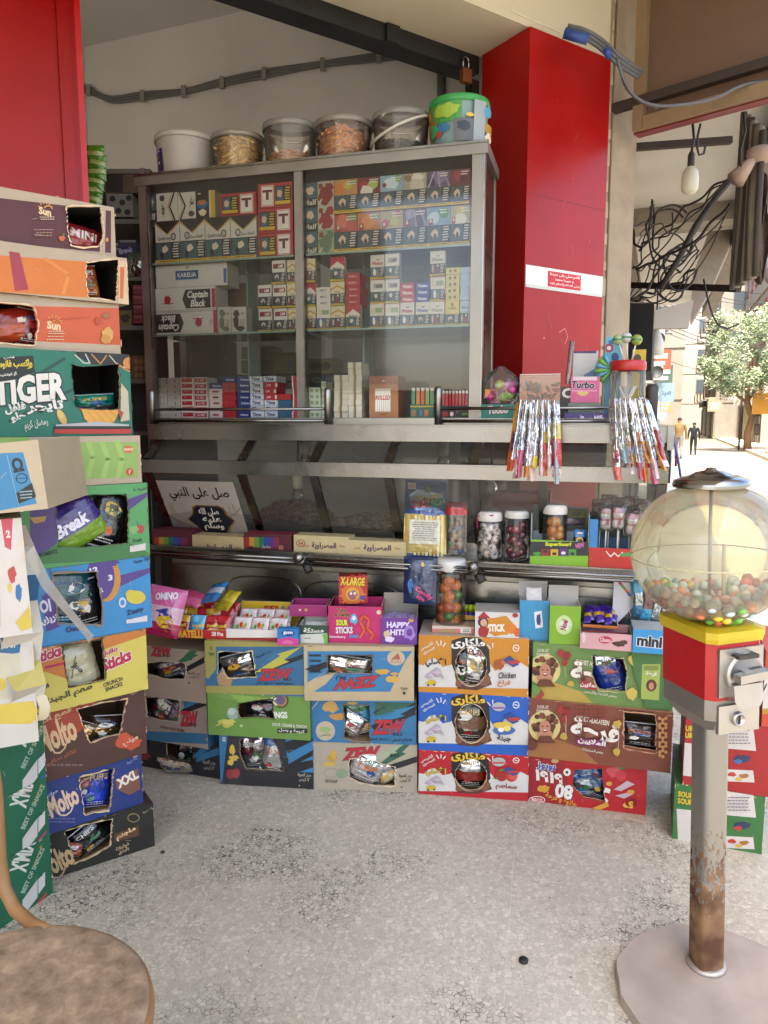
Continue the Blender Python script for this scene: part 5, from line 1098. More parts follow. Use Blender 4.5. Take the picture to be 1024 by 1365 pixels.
def cbox(base,x0,x1,yb,yt,off=0,yaw=None,z0=None):
    """corner, yaw, width, height on the column plane; off = metres towards the viewer"""
    p,yw=base; yw=yaw if yaw is not None else yw; n=V(math.sin(yw),-math.cos(yw),0); q=p+n*off
    A=onP(x0,yb,q,yw); B=onP(x1,yb,q,yw); T=onP(x0,yt,q,yw); z=max(0,A.z) if z0 is None else z0
    return (V(A.x,A.y,z),yw,(V(B.x,B.y,0)-V(A.x,A.y,0)).length,T.z-z)
SG='snack cartons stacked in front of the counter'
K1=col_((195,1022),(290,1038),0); K2=col_((295,1045),(418,1052),0); K3=col_((419,1051),(556,1056),0); K4=col_((558,1058),(702,1068),0); K5=col_((705,1067),(860,1087),0)
SIL=[(0,'*#c9c9c9')]
ZW=lambda cx,cy,w,h,rot=-6,c='#a3222c':T_(c,'ZEW',cx,cy,w,h,rot,.06,.35,'#1a1a22',.025)
# --- fourth column: three white cartons with a coloured wavy top
def malkari(z0,yt,yb,c,ctxt,lab,food,bagb,first=False):
    dy=yt; s=(yb-yt)/76.
    Y=lambda v:yt+v*s
    o=cbox(K4,558,704,yb,yt,z0=z0)
    drip=[(556,Y(40)),(565,Y(42)),(572,Y(34)),(580,Y(32)),(590,Y(44)),(600,Y(42)),(612,Y(30)),(625,Y(34)),(640,Y(46)),(652,Y(38)),(660,Y(50)),(668,Y(46)),(676,Y(33)),(684,Y(42)),(694,Y(38)),(706,Y(46))]
    A=[('g','#bab6b0',[(556,Y(0)),(706,Y(0)),(706,Y(80)),(556,Y(80))]),('g',c,[(550,Y(-4)),(712,Y(-4))]+drip[::-1]),G_(c,550,Y(71),712,Y(74),712,Y(90),550,Y(86)),
     G_('#17110e',602,Y(8),618,Y(3),640,Y(4),652,Y(20),654,Y(50),640,Y(70),612,Y(66),602,Y(40)),T_('#c9a22c' if not first else '#c9c6c0','ملكارى',624,Y(12),44,13,-3,.05,0,'#17110e',.05),
     G_('#4a2c20',606,Y(52),650,Y(50),656,Y(68),636,Y(76),610,Y(74)),blob('#6a4630',646,Y(62),8,9*s,3),blob('#6a4630',612,Y(66),6,6*s,8),
     T_(ctxt,'الأصلي',581,Y(38),27,12,-2,.05,0,'#14110e',.03 if not first else .0),T_('#c8c4bc','الشيبسي',569,Y(16),18,6,-28,.02),T_('#c8c4bc','المصري',572,Y(22),18,5,-28,.02),
     L_('#c8c4bc',1.4,582,Y(9),585,Y(15)),L_('#c8c4bc',1.4,588,Y(8),588,Y(14)),L_('#c8c4bc',1.4,594,Y(11),591,Y(16)),L_('#c8c4bc',1.4,650,Y(14),654,Y(19)),L_('#c8c4bc',1.4,657,Y(11),657,Y(17)),
     O_('#d0ccc6',688,Y(18),4.5,5*s),O_(c,688,Y(18),3.4,3.8*s),L_('#d0ccc6',1.2,686,Y(17),690,Y(19)),G_('#b59a20',568,Y(65),573,Y(61),580,Y(62),582,Y(66),576,Y(69),570,Y(69)),O_('#2a2a20',571,Y(68.5),1.4,1.6*s),O_('#2a2a20',579,Y(68),1.4,1.6*s)]
    for i in range(5): A.append(G_(['#9a8c94','#a89aa0','#b3a4a8','#8c7c84','#a09098'][i],566+i*3,Y(57-i*1.5),582+i*2,Y(44+i*3),588+i*1.2,Y(48+i*3.2),571+i*3,Y(60-i)))
    A+=food(Y)
    A+=[G_('#2a3a70',670,Y(34),680,Y(28),692,Y(40),684,Y(44)),G_('#a03030',676,Y(36),690,Y(34),694,Y(38),682,Y(40))]
    hp=[(628+21*math.cos(t),Y(43)+27*s*math.sin(t)) for t in [2*math.pi*i/20 for i in range(20)]]
    fbox('snack_carton',lab,'snack carton',*o[:3],o[3],.2,'#bab6b0',A,hp,bagb,side=c,top='#a89c8c',group=SG,tearw=.5,seed=int(yt))
    return o[0].z+o[3]
FF=lambda k:{'ch':lambda Y:[blob('#8a4a20',666,Y(40),7,7,3),blob('#a8602c',672,Y(36),4,4,5),T_('#2a2420','Chicken',676,Y(55),23,8,-4,.02,.3),T_('#b06a28','فراخ',672,Y(66),17,9,-3,.03)],
 'tt':lambda Y:[O_('#8c2018',669,Y(42),8,9),O_('#a02c20',682,Y(44),8,8),O_('#b84a38',684,Y(45),6,5),G_('#4a6a2c',664,Y(35),672,Y(31),674,Y(36)),G_('#4a6a2c',656,Y(48),664,Y(46),662,Y(50)),T_('#7a2418','طماطم',675,Y(63),28,9,2,.03),O_('#9c9a98',665,Y(20),9,6),R_('#a04038',657,Y(20),673,Y(23))],
 'gb':lambda Y:[O_('#3a5a8c',672,Y(53),15,6),blob('#c0a03c',670,Y(46),11,6,2),O_('#cdb860',676,Y(50),5,4),O_('#d0ccc0',668,Y(52),4,3),T_('#2a2622','جبنة',672,Y(64),18,9,2,.04),O_('#9c9a98',665,Y(20),9,6),R_('#7a5a8c',657,Y(20),673,Y(23))]}[k]
z=malkari(0,999,1058,'#a01620','#b8a020','white carton with red wavy top and tomatoes, bottom of its stack',FF('tt'),[('silver and red snack pouch inside the tomato carton',626,1034,.12,.12,[(0,'*#c0c0c0'),(.5,'#7c2418'),(.8,'#1a1412')])])
z=malkari(z,922,995,'#1c4f9c','#b8a020','white carton with blue wavy top and cheese plate, middle of its stack',FF('gb'),[('brown and grey snack pouch inside the cheese carton',626,968,.13,.14,[(0,'#17120e'),(.35,'#6a4a34'),(.65,'*#b0a890')])])
z4=malkari(z,846,920,'#b0741c','#1a140f','white carton with orange wavy top and chicken label, topmost of its stack',FF('ch'),[('plain silver snack pouch inside the orange topped carton',634,888,.11,.17,SIL,(0,8,0)),('dark snack pouch beside the silver one in the orange topped carton',614,895,.09,.14,[(0,'#1a1614'),(.6,'#4a2c20')],(0,-5,0))],True)
# --- fifth column
def girl(cx,cy,s,c='#5a2f1c'):
    rn=random.Random(3); A=[O_('#c0b070',cx,cy,26*s,26*s)]
    for i in range(34):
        a=rn.uniform(0,6.28); r=rn.uniform(.3,1); A.append(O_(rn.choice([c,'#6e3c24','#43220f']),cx+20*s*r*math.cos(a),cy-4*s+17*s*r*math.sin(a),4.5*s,4*s,n=8))
    return A+[O_('#a8735a',cx+1*s,cy+1*s,9*s,12*s),O_('#3a1c14',cx-3*s,cy-1*s,2*s,1*s),O_('#3a1c14',cx+5*s,cy-1*s,2*s,1*s),O_('#7a2a24',cx+1*s,cy+6*s,4*s,3*s),O_('#d0c4b8',cx+1*s,cy+5*s,3*s,1.2*s),blob('#a8735a',cx-7*s,cy+12*s,5*s,6*s,2),blob('#a8735a',cx+9*s,cy+12*s,5*s,6*s,3),G_(c,cx-14*s,cy+26*s,cx-8*s,cy+14*s,cx+10*s,cy+14*s,cx+18*s,cy+26*s)]
def balloons(x,y): return [blob('#8c2420',x,y,5,6,1),blob('#7a1c1c',x+8,y+3,5,6,2),blob('#8c2420',x+5,y+12,4,5,3),L_('#b0a890',.5,x+5,y+18,x+7,y+32)]
o=cbox(K5,704,861,1073,1006,z0=0)
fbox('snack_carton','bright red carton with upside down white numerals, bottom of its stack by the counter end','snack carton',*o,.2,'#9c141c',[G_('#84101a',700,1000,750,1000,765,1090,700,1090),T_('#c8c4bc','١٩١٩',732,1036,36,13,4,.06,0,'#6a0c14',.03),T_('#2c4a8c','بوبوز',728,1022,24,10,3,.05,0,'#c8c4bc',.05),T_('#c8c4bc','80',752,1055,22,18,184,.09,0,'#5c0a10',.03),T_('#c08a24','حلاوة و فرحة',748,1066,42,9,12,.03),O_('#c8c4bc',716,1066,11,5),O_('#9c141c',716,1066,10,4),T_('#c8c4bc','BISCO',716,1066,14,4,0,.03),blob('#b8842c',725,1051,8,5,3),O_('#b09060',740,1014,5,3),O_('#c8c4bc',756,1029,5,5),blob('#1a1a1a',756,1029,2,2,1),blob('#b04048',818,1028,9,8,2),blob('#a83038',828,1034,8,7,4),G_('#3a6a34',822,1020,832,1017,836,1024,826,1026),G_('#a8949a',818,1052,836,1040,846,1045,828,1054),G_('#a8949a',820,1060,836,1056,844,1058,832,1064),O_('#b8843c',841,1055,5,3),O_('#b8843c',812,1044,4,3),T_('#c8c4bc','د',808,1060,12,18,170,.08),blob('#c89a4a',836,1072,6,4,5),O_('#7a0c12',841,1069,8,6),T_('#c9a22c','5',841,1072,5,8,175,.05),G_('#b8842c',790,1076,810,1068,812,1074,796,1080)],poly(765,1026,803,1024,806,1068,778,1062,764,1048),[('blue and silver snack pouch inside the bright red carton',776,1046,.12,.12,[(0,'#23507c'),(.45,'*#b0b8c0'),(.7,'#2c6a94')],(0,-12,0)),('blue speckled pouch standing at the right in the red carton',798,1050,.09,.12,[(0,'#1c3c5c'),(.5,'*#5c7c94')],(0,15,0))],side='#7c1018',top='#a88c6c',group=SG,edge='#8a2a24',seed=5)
z=o[0].z+o[3]
o=cbox(K5,704,895,1005,931,.01,z0=z,yaw=K5[1]-R(1))
farha=lambda y,c2,nut:[('g',c2,[(700,y+64),(735,y+52),(775,y+66),(800,y+90),(700,y+90)])]+girl(726,y+37,.82)+balloons(748,y+14)+[T_('#c4baa8','LOOK AT\nYOUR GIFT',724,y+13,18,10,-2,.02),T_('#c4baa8','FARHET ALMLAYEEN',790,y+28,44,6,4,.03),T_('#cfc8bc','فرحة',793,y+44,62,30,4,.05,0,'#7c4a38',.03)]
A=farha(931,'#8a5a30',0)+[O_('#7a3424',770+6*(i%7),941+5*(i//7),2,1.8,n=8) for i in range(28)]+[G_('#6a2450',768,981,808,985,808,994,768,990),T_('#cfc8bc','الملايين',789,987,36,8,4,.04),T_('#c0b4a0','بطعم الشوكولاتة',790,999,28,5,4,.02)]+[blob('#a88c34',752,979,5,5,1),blob('#a88c34',823,963,5,6,2),blob('#a88c34',822,1000,5,5,4)]+[O_('#a87844',879+4*(i%3),955+6*(i//3)+2*(i%2),2.2,2.4,n=8) for i in range(26)]+[L_('#b8a088',.6,755,951,755,978),L_('#b8a088',.6,825,960,824,1000),O_('#5a2a1c',709,990,8,7)]
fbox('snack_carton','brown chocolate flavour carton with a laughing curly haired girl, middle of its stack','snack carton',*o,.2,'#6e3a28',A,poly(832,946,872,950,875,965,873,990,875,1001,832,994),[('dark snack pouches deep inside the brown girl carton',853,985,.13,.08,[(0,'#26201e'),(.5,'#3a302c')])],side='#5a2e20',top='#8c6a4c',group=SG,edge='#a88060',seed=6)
z=o[0].z+o[3]
o=cbox(K5,709,897,931,856,.0,z0=z)
A=farha(856,'#a0883c',0)+[G_('#8c2028',774,906,800,909,800,919,774,916),T_('#cfc8bc','الملايين',785,912,22,7,3,.04),T_('#c0b4a0','بطعم الشطة والليمون',800,924,44,5,5,.02),blob('#a88c34',761,910,5,4,1),blob('#b09a44',845,878,7,8,2),blob('#b09a44',842,924,8,8,4),G_('#3a6230',838,850,900,850,900,945,860,940,846,900),G_('#8c9a48',856,884,880,884,878,932,854,930),G_('#6a7a34',858,886,878,886,877,892,858,892),T_('#c8c4bc','فرحة',868,897,14,7,0,.06),O_('#4a2418',868,912,7,8),O_('#a8735a',868,913,3.5,5),blob('#5a7a3c',713,918,7,8,5),G_('#8c2c28',712,932,722,918,726,924,718,934)]
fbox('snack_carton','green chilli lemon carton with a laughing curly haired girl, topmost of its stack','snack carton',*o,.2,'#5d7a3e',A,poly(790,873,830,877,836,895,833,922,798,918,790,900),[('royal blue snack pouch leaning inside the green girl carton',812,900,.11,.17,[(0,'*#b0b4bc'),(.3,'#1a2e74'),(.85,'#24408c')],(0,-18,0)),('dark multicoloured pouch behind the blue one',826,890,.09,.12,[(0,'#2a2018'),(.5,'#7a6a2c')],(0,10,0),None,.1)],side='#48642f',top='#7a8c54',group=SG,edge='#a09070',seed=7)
z5=o[0].z+o[3]
# --- third column (blue, blue, beige)
o=cbox(K3,418,556,1050,988,z0=0)
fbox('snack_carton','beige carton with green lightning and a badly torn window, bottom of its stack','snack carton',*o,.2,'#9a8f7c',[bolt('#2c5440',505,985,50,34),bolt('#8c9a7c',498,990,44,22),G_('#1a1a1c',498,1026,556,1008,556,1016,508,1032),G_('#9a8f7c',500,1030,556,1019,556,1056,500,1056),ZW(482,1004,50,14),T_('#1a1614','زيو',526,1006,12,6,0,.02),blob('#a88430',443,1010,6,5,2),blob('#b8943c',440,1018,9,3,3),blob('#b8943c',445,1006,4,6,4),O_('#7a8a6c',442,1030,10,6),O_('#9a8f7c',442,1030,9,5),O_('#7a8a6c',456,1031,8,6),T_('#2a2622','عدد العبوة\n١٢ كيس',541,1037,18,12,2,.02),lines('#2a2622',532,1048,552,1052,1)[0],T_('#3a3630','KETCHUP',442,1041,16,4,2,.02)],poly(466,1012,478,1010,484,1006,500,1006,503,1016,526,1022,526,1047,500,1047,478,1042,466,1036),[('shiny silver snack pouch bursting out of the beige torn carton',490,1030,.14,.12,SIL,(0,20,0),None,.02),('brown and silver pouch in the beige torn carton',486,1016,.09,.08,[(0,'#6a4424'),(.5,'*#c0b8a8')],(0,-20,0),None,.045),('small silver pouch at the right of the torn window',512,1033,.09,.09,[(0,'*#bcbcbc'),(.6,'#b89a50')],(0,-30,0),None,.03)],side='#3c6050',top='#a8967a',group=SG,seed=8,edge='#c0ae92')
z=o[0].z+o[3]
o=cbox(K3,413,555,987,930,.004,z0=z)
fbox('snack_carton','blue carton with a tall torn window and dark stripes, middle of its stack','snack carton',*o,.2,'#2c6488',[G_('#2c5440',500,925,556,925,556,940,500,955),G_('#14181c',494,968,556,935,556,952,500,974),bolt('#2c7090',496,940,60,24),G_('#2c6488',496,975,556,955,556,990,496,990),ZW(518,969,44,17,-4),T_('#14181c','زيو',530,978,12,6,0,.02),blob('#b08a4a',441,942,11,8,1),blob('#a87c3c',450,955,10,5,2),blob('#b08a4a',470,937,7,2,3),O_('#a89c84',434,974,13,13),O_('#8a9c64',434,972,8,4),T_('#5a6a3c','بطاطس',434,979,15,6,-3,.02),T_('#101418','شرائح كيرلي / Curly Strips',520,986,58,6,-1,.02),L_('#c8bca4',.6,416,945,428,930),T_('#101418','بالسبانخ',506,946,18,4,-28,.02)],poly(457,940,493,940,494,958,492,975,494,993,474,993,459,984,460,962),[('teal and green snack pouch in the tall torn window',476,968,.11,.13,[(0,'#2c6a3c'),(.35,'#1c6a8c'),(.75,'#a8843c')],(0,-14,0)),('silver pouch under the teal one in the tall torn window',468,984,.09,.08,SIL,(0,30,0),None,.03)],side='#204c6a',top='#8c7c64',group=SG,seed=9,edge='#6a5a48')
z=o[0].z+o[3]
o=cbox(K3,406,552,928,860,.03,z0=z,yaw=K3[1]+R(1))
A=[R_('#a89674',400,856,560,868),R_('#a89674',400,922,560,934),R_('#a89674',400,856,411,934) if 0 else G_('#a89674',400,860,410,860,410,930,400,930),G_('#a89674',552,865,541,880,520,922,552,925),G_('#a89674',406,930,406,912,440,892,420,905,452,892,434,912),G_('#14181c',406,892,440,880,440,888,420,896),ZW(475,910,62,13,174),T_('#101418','زيو',455,904,14,6,184,.02),O_('#a89a80',528,877,12,10),G_('#96503c',521,879,531,870,534,879),T_('#96503c','نكهة',528,882,14,4,0,.02),blob('#b08a3c',510,895,9,4,2),blob('#b88f42',524,905,9,5,3),blob('#b08a3c',526,898,6,2,4)]+lines('#101418',412,872,428,900,4,3,.4)+[T_('#2a241c','جنيه',539,917,9,4,0,.02),O_('#2a241c',539,923,2,2)]
fbox('snack_carton','blue and tan carton printed upside down with a wide cut window, topmost of its stack','snack carton',*o,.2,'#2f6c94',A,poly(437,873,496,873,496,898,437,897),[('crumpled silver snack pouch lying in the wide cut window',462,890,.17,.07,[(0,'*#c9c4b8'),(.5,'#5a4434'),(.7,'*#c9c9c9')],(0,8,0),None,.03),('grey pouch at the right in the wide cut window',486,892,.09,.06,[(0,'*#8c8890')],(0,-10,0))],side='#22506e',top='#a8967a',group=SG,seed=10,edge='#5a4a3a')
z3=o[0].z+o[3]
# --- second column
o=cbox(K2,294,418,1042,978,z0=0)
A=[G_('#2c6488',290,970,304,970,304,978,296,1044,290,1044),G_('#2f6c94',380,975,425,975,425,1055,385,1040),G_('#14161a',378,990,425,975,425,984,384,1004),G_('#14161a',382,1020,420,998,420,1006,400,1016,420,1012,420,1022,384,1034),G_('#1c1a1c',376,1022,384,1008,386,1040,376,1042),G_('#1c1a1c',322,1026,425,1030,425,1060,322,1050),T_('#9a968c','عدد العبوة\n١٢ كيس',406,1036,18,12,3,.02),lines('#8a867c',396,1046,414,1050,1)[0],blob('#b89a3c',310,999,4,7,1),blob('#b89a3c',312,1010,6,4,2),blob('#b89a3c',308,1016,4,4,3),O_('#7a2c2c',308,1031,6,7),O_('#8c3434',315,1030,5,7),T_('#2c1414','نكهة',309,1024,16,5,0,.03),T_('#c0b8a8','٥',299,985,4,6,0,.02)]
fbox('snack_carton','charcoal and blue carton with two foil pouches in its window, bottom of its stack','snack carton',*o,.2,'#26242a',A,poly(320,985,345,982,364,984,371,1000,378,1028,350,1026,328,1024,320,1005),[('scrunched silver snack pouch at the right of the charcoal carton',364,1010,.10,.13,[(0,'#2c507c'),(.25,'*#c9c9c9')],(0,8,0),None,.03),('white and maroon pouch at the left of the charcoal carton',334,1002,.11,.13,[(0,'*#b8a8a8'),(.35,'#4a1c20'),(.55,'*#b0b0b4')],(0,-10,0),None,.05)],side='#204c6a',top='#5a5248',group=SG,seed=11,edge='#4a4440')
z=o[0].z+o[3]
o=cbox(K2,278,414,979,922,.012,z0=z,yaw=K2[1]-R(1.5))
A=[G_('#6a8a3e',276,918,318,922,312,934,276,926),G_('#7c9a48',306,925,372,932,364,938,318,936),O_('#3a3226',375,934,10,10),O_('#8a6a34',375,934,8,8),O_('#5a4a6c',374,933,6,6),T_('#c8c4b4','K',366,935,8,9,0,.04),T_('#cfccbc','RINGS',372,953,22,8,-3,.05),T_('#c8c4b4','SOUR CREAM & ONION',386,967,46,4,1,.02),R_('#26242a',370,971,410,977),T_('#c8c4b4','كريمة و بصل',389,974,34,5,1,.03),O_('#8c9a8c',311,951,8,8),O_('#a8b0a0',309,948,5,5),blob('#a8a048',300,964,12,6,1),blob('#b8b05c',306,962,8,4,2),G_('#5c7c3c',280,962,290,956,292,966),O_('#a8b878',322,967,2,2),G_('#5c7c3c',288,970,296,964,300,972)]
fbox('snack_carton','apple green onion ring carton with a peeled back flap, middle of its stack','snack carton',*o,.2,'#5f8138',A,poly(318,938,340,934,364,932,364,948,366,958,340,956,320,957,317,950),[('dark shiny snack pouch lying in the green carton',345,950,.12,.07,[(0,'#1c1a1c'),(.5,'*#4a4a50')],(0,5,0))],side='#4a662c',top='#7a8c54',group=SG,seed=12,edge='#3a3a24')
z=o[0].z+o[3]
o=cbox(K2,275,407,922,854,.02,z0=z,yaw=K2[1])
A=[R_('#8c8444',270,850,412,862),R_('#8c8444',270,914,412,926),G_('#8c8444',270,850,288,850,288,892,278,905,270,900),G_('#14181c',336,895,404,872,404,878,346,898),bolt('#a8a040',340,862,62,34),bolt('#2c6488',352,866,26,16),ZW(367,899,46,14,-4),T_('#14181c','زيو',383,905,10,5,0,.02),T_('#14181c','Curly Strips / شرائح كيرلي',366,911,50,5,0,.02),T_('#14181c','٥\nجنيه',282,868,7,12,0,.03),T_('#8c2c28','نكهة',300,908,14,9,0,.03),T_('#14181c','عدد العبوة',352,872,22,4,-24,.02),G_('#9a7a54',289,902,300,890,312,902,308,914,292,913)]
fbox('snack_carton','blue and olive carton with yellow lightning and ragged window, topmost of its stack','snack carton',*o,.2,'#2a5a7c',A,poly(291,870,300,868,322,870,336,868,339,886,341,902,318,903,304,903,296,890,291,898),[('silver and tan snack pouch in the ragged olive carton window',314,892,.13,.09,[(0,'*#c9c9c9'),(.4,'#1a1a1c'),(.6,'*#b8a890')],(0,-16,0)),('black and silver pouch at the right in the olive carton',330,890,.09,.09,[(0,'#14141a'),(.7,'*#a0a0a0')],(0,20,0),None,.08)],side='#8c8444',top='#a09660',group=SG,seed=13,edge='#c0ae82')
z2=o[0].z+o[3]
# --- first column, half hidden behind the left pile
o=cbox(K1,168,295,1036,978,.0,z0=0)
fbox('snack_carton','black carton with thin blue stripes and red lettering, bottom of the leftmost stack','snack carton',*o,.2,'#1a181c',[bolt('#2a5a78',255,980,36,30),G_('#2a5a78',262,1008,292,996,292,1006,262,1016),ZW(208,981,26,8,-3),G_('#2c6488',160,1030,292,1040,292,1048,160,1038),T_('#8a867c','عدد العبوة\n١٢ كيس',279,1020,17,14,3,.02),blob('#7a2428',192,1008,8,5,2)],poly(222,984,238,980,256,980,258,1006,256,1022,232,1022,222,1008),[('dark pouch with a red mark in the black carton',240,1004,.10,.12,[(0,'*#7c7c80'),(.3,'#14181c'),(.7,'#6a2018')],(0,-12,0)),('crumpled silver pouch hanging over the lower edge of the black carton',236,1026,.14,.05,[(0,'*#b8b0a4')],(30,3,0),None,-.01)],side='#14222c',top='#4a443c',group=SG,seed=14,edge='#2a2624')
z=o[0].z+o[3]
o=cbox(K1,150,277,981,920,.02,z0=z)
fbox('snack_carton','beige and blue carton with a wide window of silver pouches, middle of the leftmost stack','snack carton',*o,.2,'#8a7a6c',[G_('#2f5c78',240,920,280,914,280,925,246,944),bolt('#2f6c94',240,922,36,26),G_('#14161a',242,946,276,932,276,940,244,952),ZW(252,958,24,18,-4),T_('#14161a','زيو',257,965,10,6,0,.02),T_('#5c2020','Assorted Puffs',230,971,32,4,2,.02),G_('#2f5c78',140,972,280,978,280,992,140,984)],poly(194,930,210,927,240,926,240,944,238,962,215,960,196,955),[('silver and maroon snack pouch in the beige and blue carton',214,944,.15,.10,[(0,'*#c9c9c9'),(.35,'#5c2428'),(.6,'*#c0b0b0')],(0,24,0)),('silver and blue pouch at the right in the beige carton',234,948,.08,.09,[(0,'*#c9c9c9'),(.4,'#3a6a94'),(.6,'*#d0d0d0')],(0,35,0),None,.03)],side='#2f5c78',top='#8a7c6c',group=SG,seed=15,edge='#b0a08c')
z=o[0].z+o[3]
o=cbox(K1,146,275,917,855,.03,z0=z)
fbox('snack_carton','beige and green carton with red lettering, topmost of the leftmost stack','snack carton',*o,.2,'#9a8674',[bolt('#2c5c3c',232,856,44,30),G_('#2c5c3c',236,884,262,858,256,880),G_('#14161a',246,890,276,874,276,882,248,896),ZW(215,868,28,13,-4),T_('#14161a','زيو',222,873,10,5,0,.02),T_('#2a2420','عدد العبوة\n١٢ كيس',259,900,17,9,0,.02),lines('#2a2420',249,909,268,914,1)[0]],poly(194,884,215,882,246,883,248,893,246,905,222,905,196,898),[('silver and purple snack pouch in the beige and green carton',220,894,.15,.07,[(0,'*#c9c9c9'),(.4,'#4a2440'),(.6,'*#b8b8b8')],(0,-20,0)),('silver pouch end at the right in the beige and green carton',240,899,.06,.05,SIL,(0,20,0))],side='#2c5c3c',top='#a09078',group=SG,seed=16,edge='#b8a890')
z1_=o[0].z+o[3]
# --- the tall pile on the left
LG='snack cartons in the tall pile on the left'
def lbox(xr,yt,yb,name_label,base,art,hole,bags,Yc=2.12,yaw=40,w=.40,z0=None,dep=.24,**k):
    P=onY(xr,yb,Yc); z=P.z if z0 is None else z0; T=onY(xr,yt,Yc); u=V(math.cos(R(yaw)),math.sin(R(yaw)),0); o=V(P.x,P.y,0)-u*w; o.z=z
    fbox('snack_carton',name_label,'snack carton',o,R(yaw),w,T.z-z-.001,dep,base,art,hole,bags,group=LG,**k); return T.z
KO='#a08e78'
mol=lambda x,y,c='#c9a98a',w=42,h=26,r=-12:[T_(c,'Molto',x,y,w,h,r,.04),L_(c,2.2,x-8,y+h*.45,x-3,y+h*.72,x+4,y+h*.72,x+10,y+h*.55,x+13,y+h*.3)]
z=lbox(206.5,1070,1125,'black filled bun carton with a brown badge, bottom of the left pile','#17150f',mol(74,1148,'#a88a60',46,30,-16)+[G_('#4a3018',152,1112,184,1100,186,1114,153,1122),T_('#c9a878','ماجنم',168,1111,26,9,-13,.04),O_('#8a7448',178,1090,8,6),O_('#17150f',178,1090,7,5),T_('#a8926a','شوكولاتة\nبالبندق',164,1131,18,12,-12,.02),T_('#8a7c68','٢٤ عبوة',197,1080,14,4,-12,.02)],poly(86,1108,120,1098,149,1092,146,1128,120,1142,100,1150,94,1130),[('black glossy bun pouch in the black carton',122,1124,.12,.1,[(0,'#121212'),(.6,'*#5c5c5c')],(0,-30,0)),('orange bun pouch peeking out of the black carton',102,1140,.07,.05,[(0,'#8c4424')],(0,20,0))],z0=0,yaw=34,seed=31,side='#12100c',top='#3a3228',edge='#a8946c')
z=lbox(191,1003,1067,'navy blue bun carton with a brown ribbon badge, second from the bottom','#1b2c63',mol(84,1068,'#c9a98a',40,26,-14)+[G_('#6a4434',154,1040,184,1024,187,1052,172,1060,156,1052),T_('#cfc0b0','XXL',170,1038,28,12,-14,.06),T_('#a8a8b8','مولتو',69,1058,16,6,-16,.03),T_('#8c8ca0','٢٤ عبوة',176,1014,14,4,-14,.02)]+lines('#5a5a7c',62,1090,100,1098,2,3),poly(105,1036,130,1030,151,1024,149,1048,146,1078,124,1082,113,1086,109,1060),[('blue glossy bun pouch in the navy carton',134,1058,.10,.13,[(0,'#1c2c8c'),(.5,'#2038a8')],(0,14,0)),('brown bun pouch at the left in the navy carton',116,1048,.07,.10,[(0,'#6a4420'),(.6,'#1c2c8c')],(0,-10,0))],z0=z,seed=32,side='#141f48',top='#5a5248',edge='#b8a078')
z=lbox(196,915,999,'brown bun carton with a red cloud badge, third from the bottom','#43261c',[G_('#8c3420',45,940,130,928,124,960,100,980,60,990,45,1000),T_('#b8946c','قطع أكبر',72,955,48,12,-10,.04)]+mol(76,979,'#bf9c74',50,34,-12)+[blob('#a84428',172,990,17,9,3),blob('#a84428',166,984,9,7,4),T_('#c8a88c','ميني',174,988,20,8,-8,.04),T_('#8c4a30','كاكاو صافي',82,1010,42,8,-10,.03),T_('#a89080','٣٦ عبوة',182,922,16,4,-10,.02)]+lines('#6a5448',60,1018,110,1024,1,3),poly(103,945,140,936,169,932,164,955,160,978,140,982,120,990,112,968),[('brown and gold bun pouch in the brown carton',150,974,.10,.07,[(0,'#2a1a12'),(.5,'*#a8885c')],(0,12,0)),('small gold bun pouch at the left in the brown carton',122,980,.06,.05,[(0,'*#b8945c')],(0,30,0))],z0=z,seed=33,side='#331c14',top='#6a5444',edge='#c0a080')
z=lbox(197.5,838,912,'yellow and orange cheese stick carton, fourth from the bottom','#b8a84c',[G_('#b0682c',50,850,196,828,196,846,120,872,50,900),G_('#b0682c',62,880,90,872,90,905,62,896),T_('#a01c40','Sticks',64,872,36,14,-8,.05,.2,'#cdc6bc',.06),G_('#a01c40',60,888,88,882,88,885,60,892),T_('#a01c40','Julio',72,858,22,8,-6,.08,.2,'#cdc6bc',.05),T_('#a01c40','Sticks',155,880,40,15,-14,.05,.2,'#cdc6bc',.06),T_('#a01c40','Julio',147,869,20,8,-12,.08,.2,'#cdc6bc',.05),G_('#a01c40',140,890,166,881,166,884,140,893),T_('#3a3424','CRUNCH\nSNACKS',151,912,26,12,-8,.03),T_('#3a3424','طعم الجبنة',92,926,64,12,-7,.04),T_('#3a3424','Cheese',57,915,16,8,-14,.05)],poly(84,858,112,851,135,853,139,880,140,906,112,912,92,914,87,890),[('cream coloured stick pouch in the yellow carton',108,888,.12,.15,[(0,'#a8a080'),(.6,'#b8b090'),(.85,'#8a4a28')],(0,-12,0),[L_('#4a2418',2,30,60,55,20),T_('#2a2420','Juo',50,45,30,12,60,.04)])],z0=z,seed=34,side='#9a8c3c',top='#a8986c',edge='#2a2018',Yc=2.1)
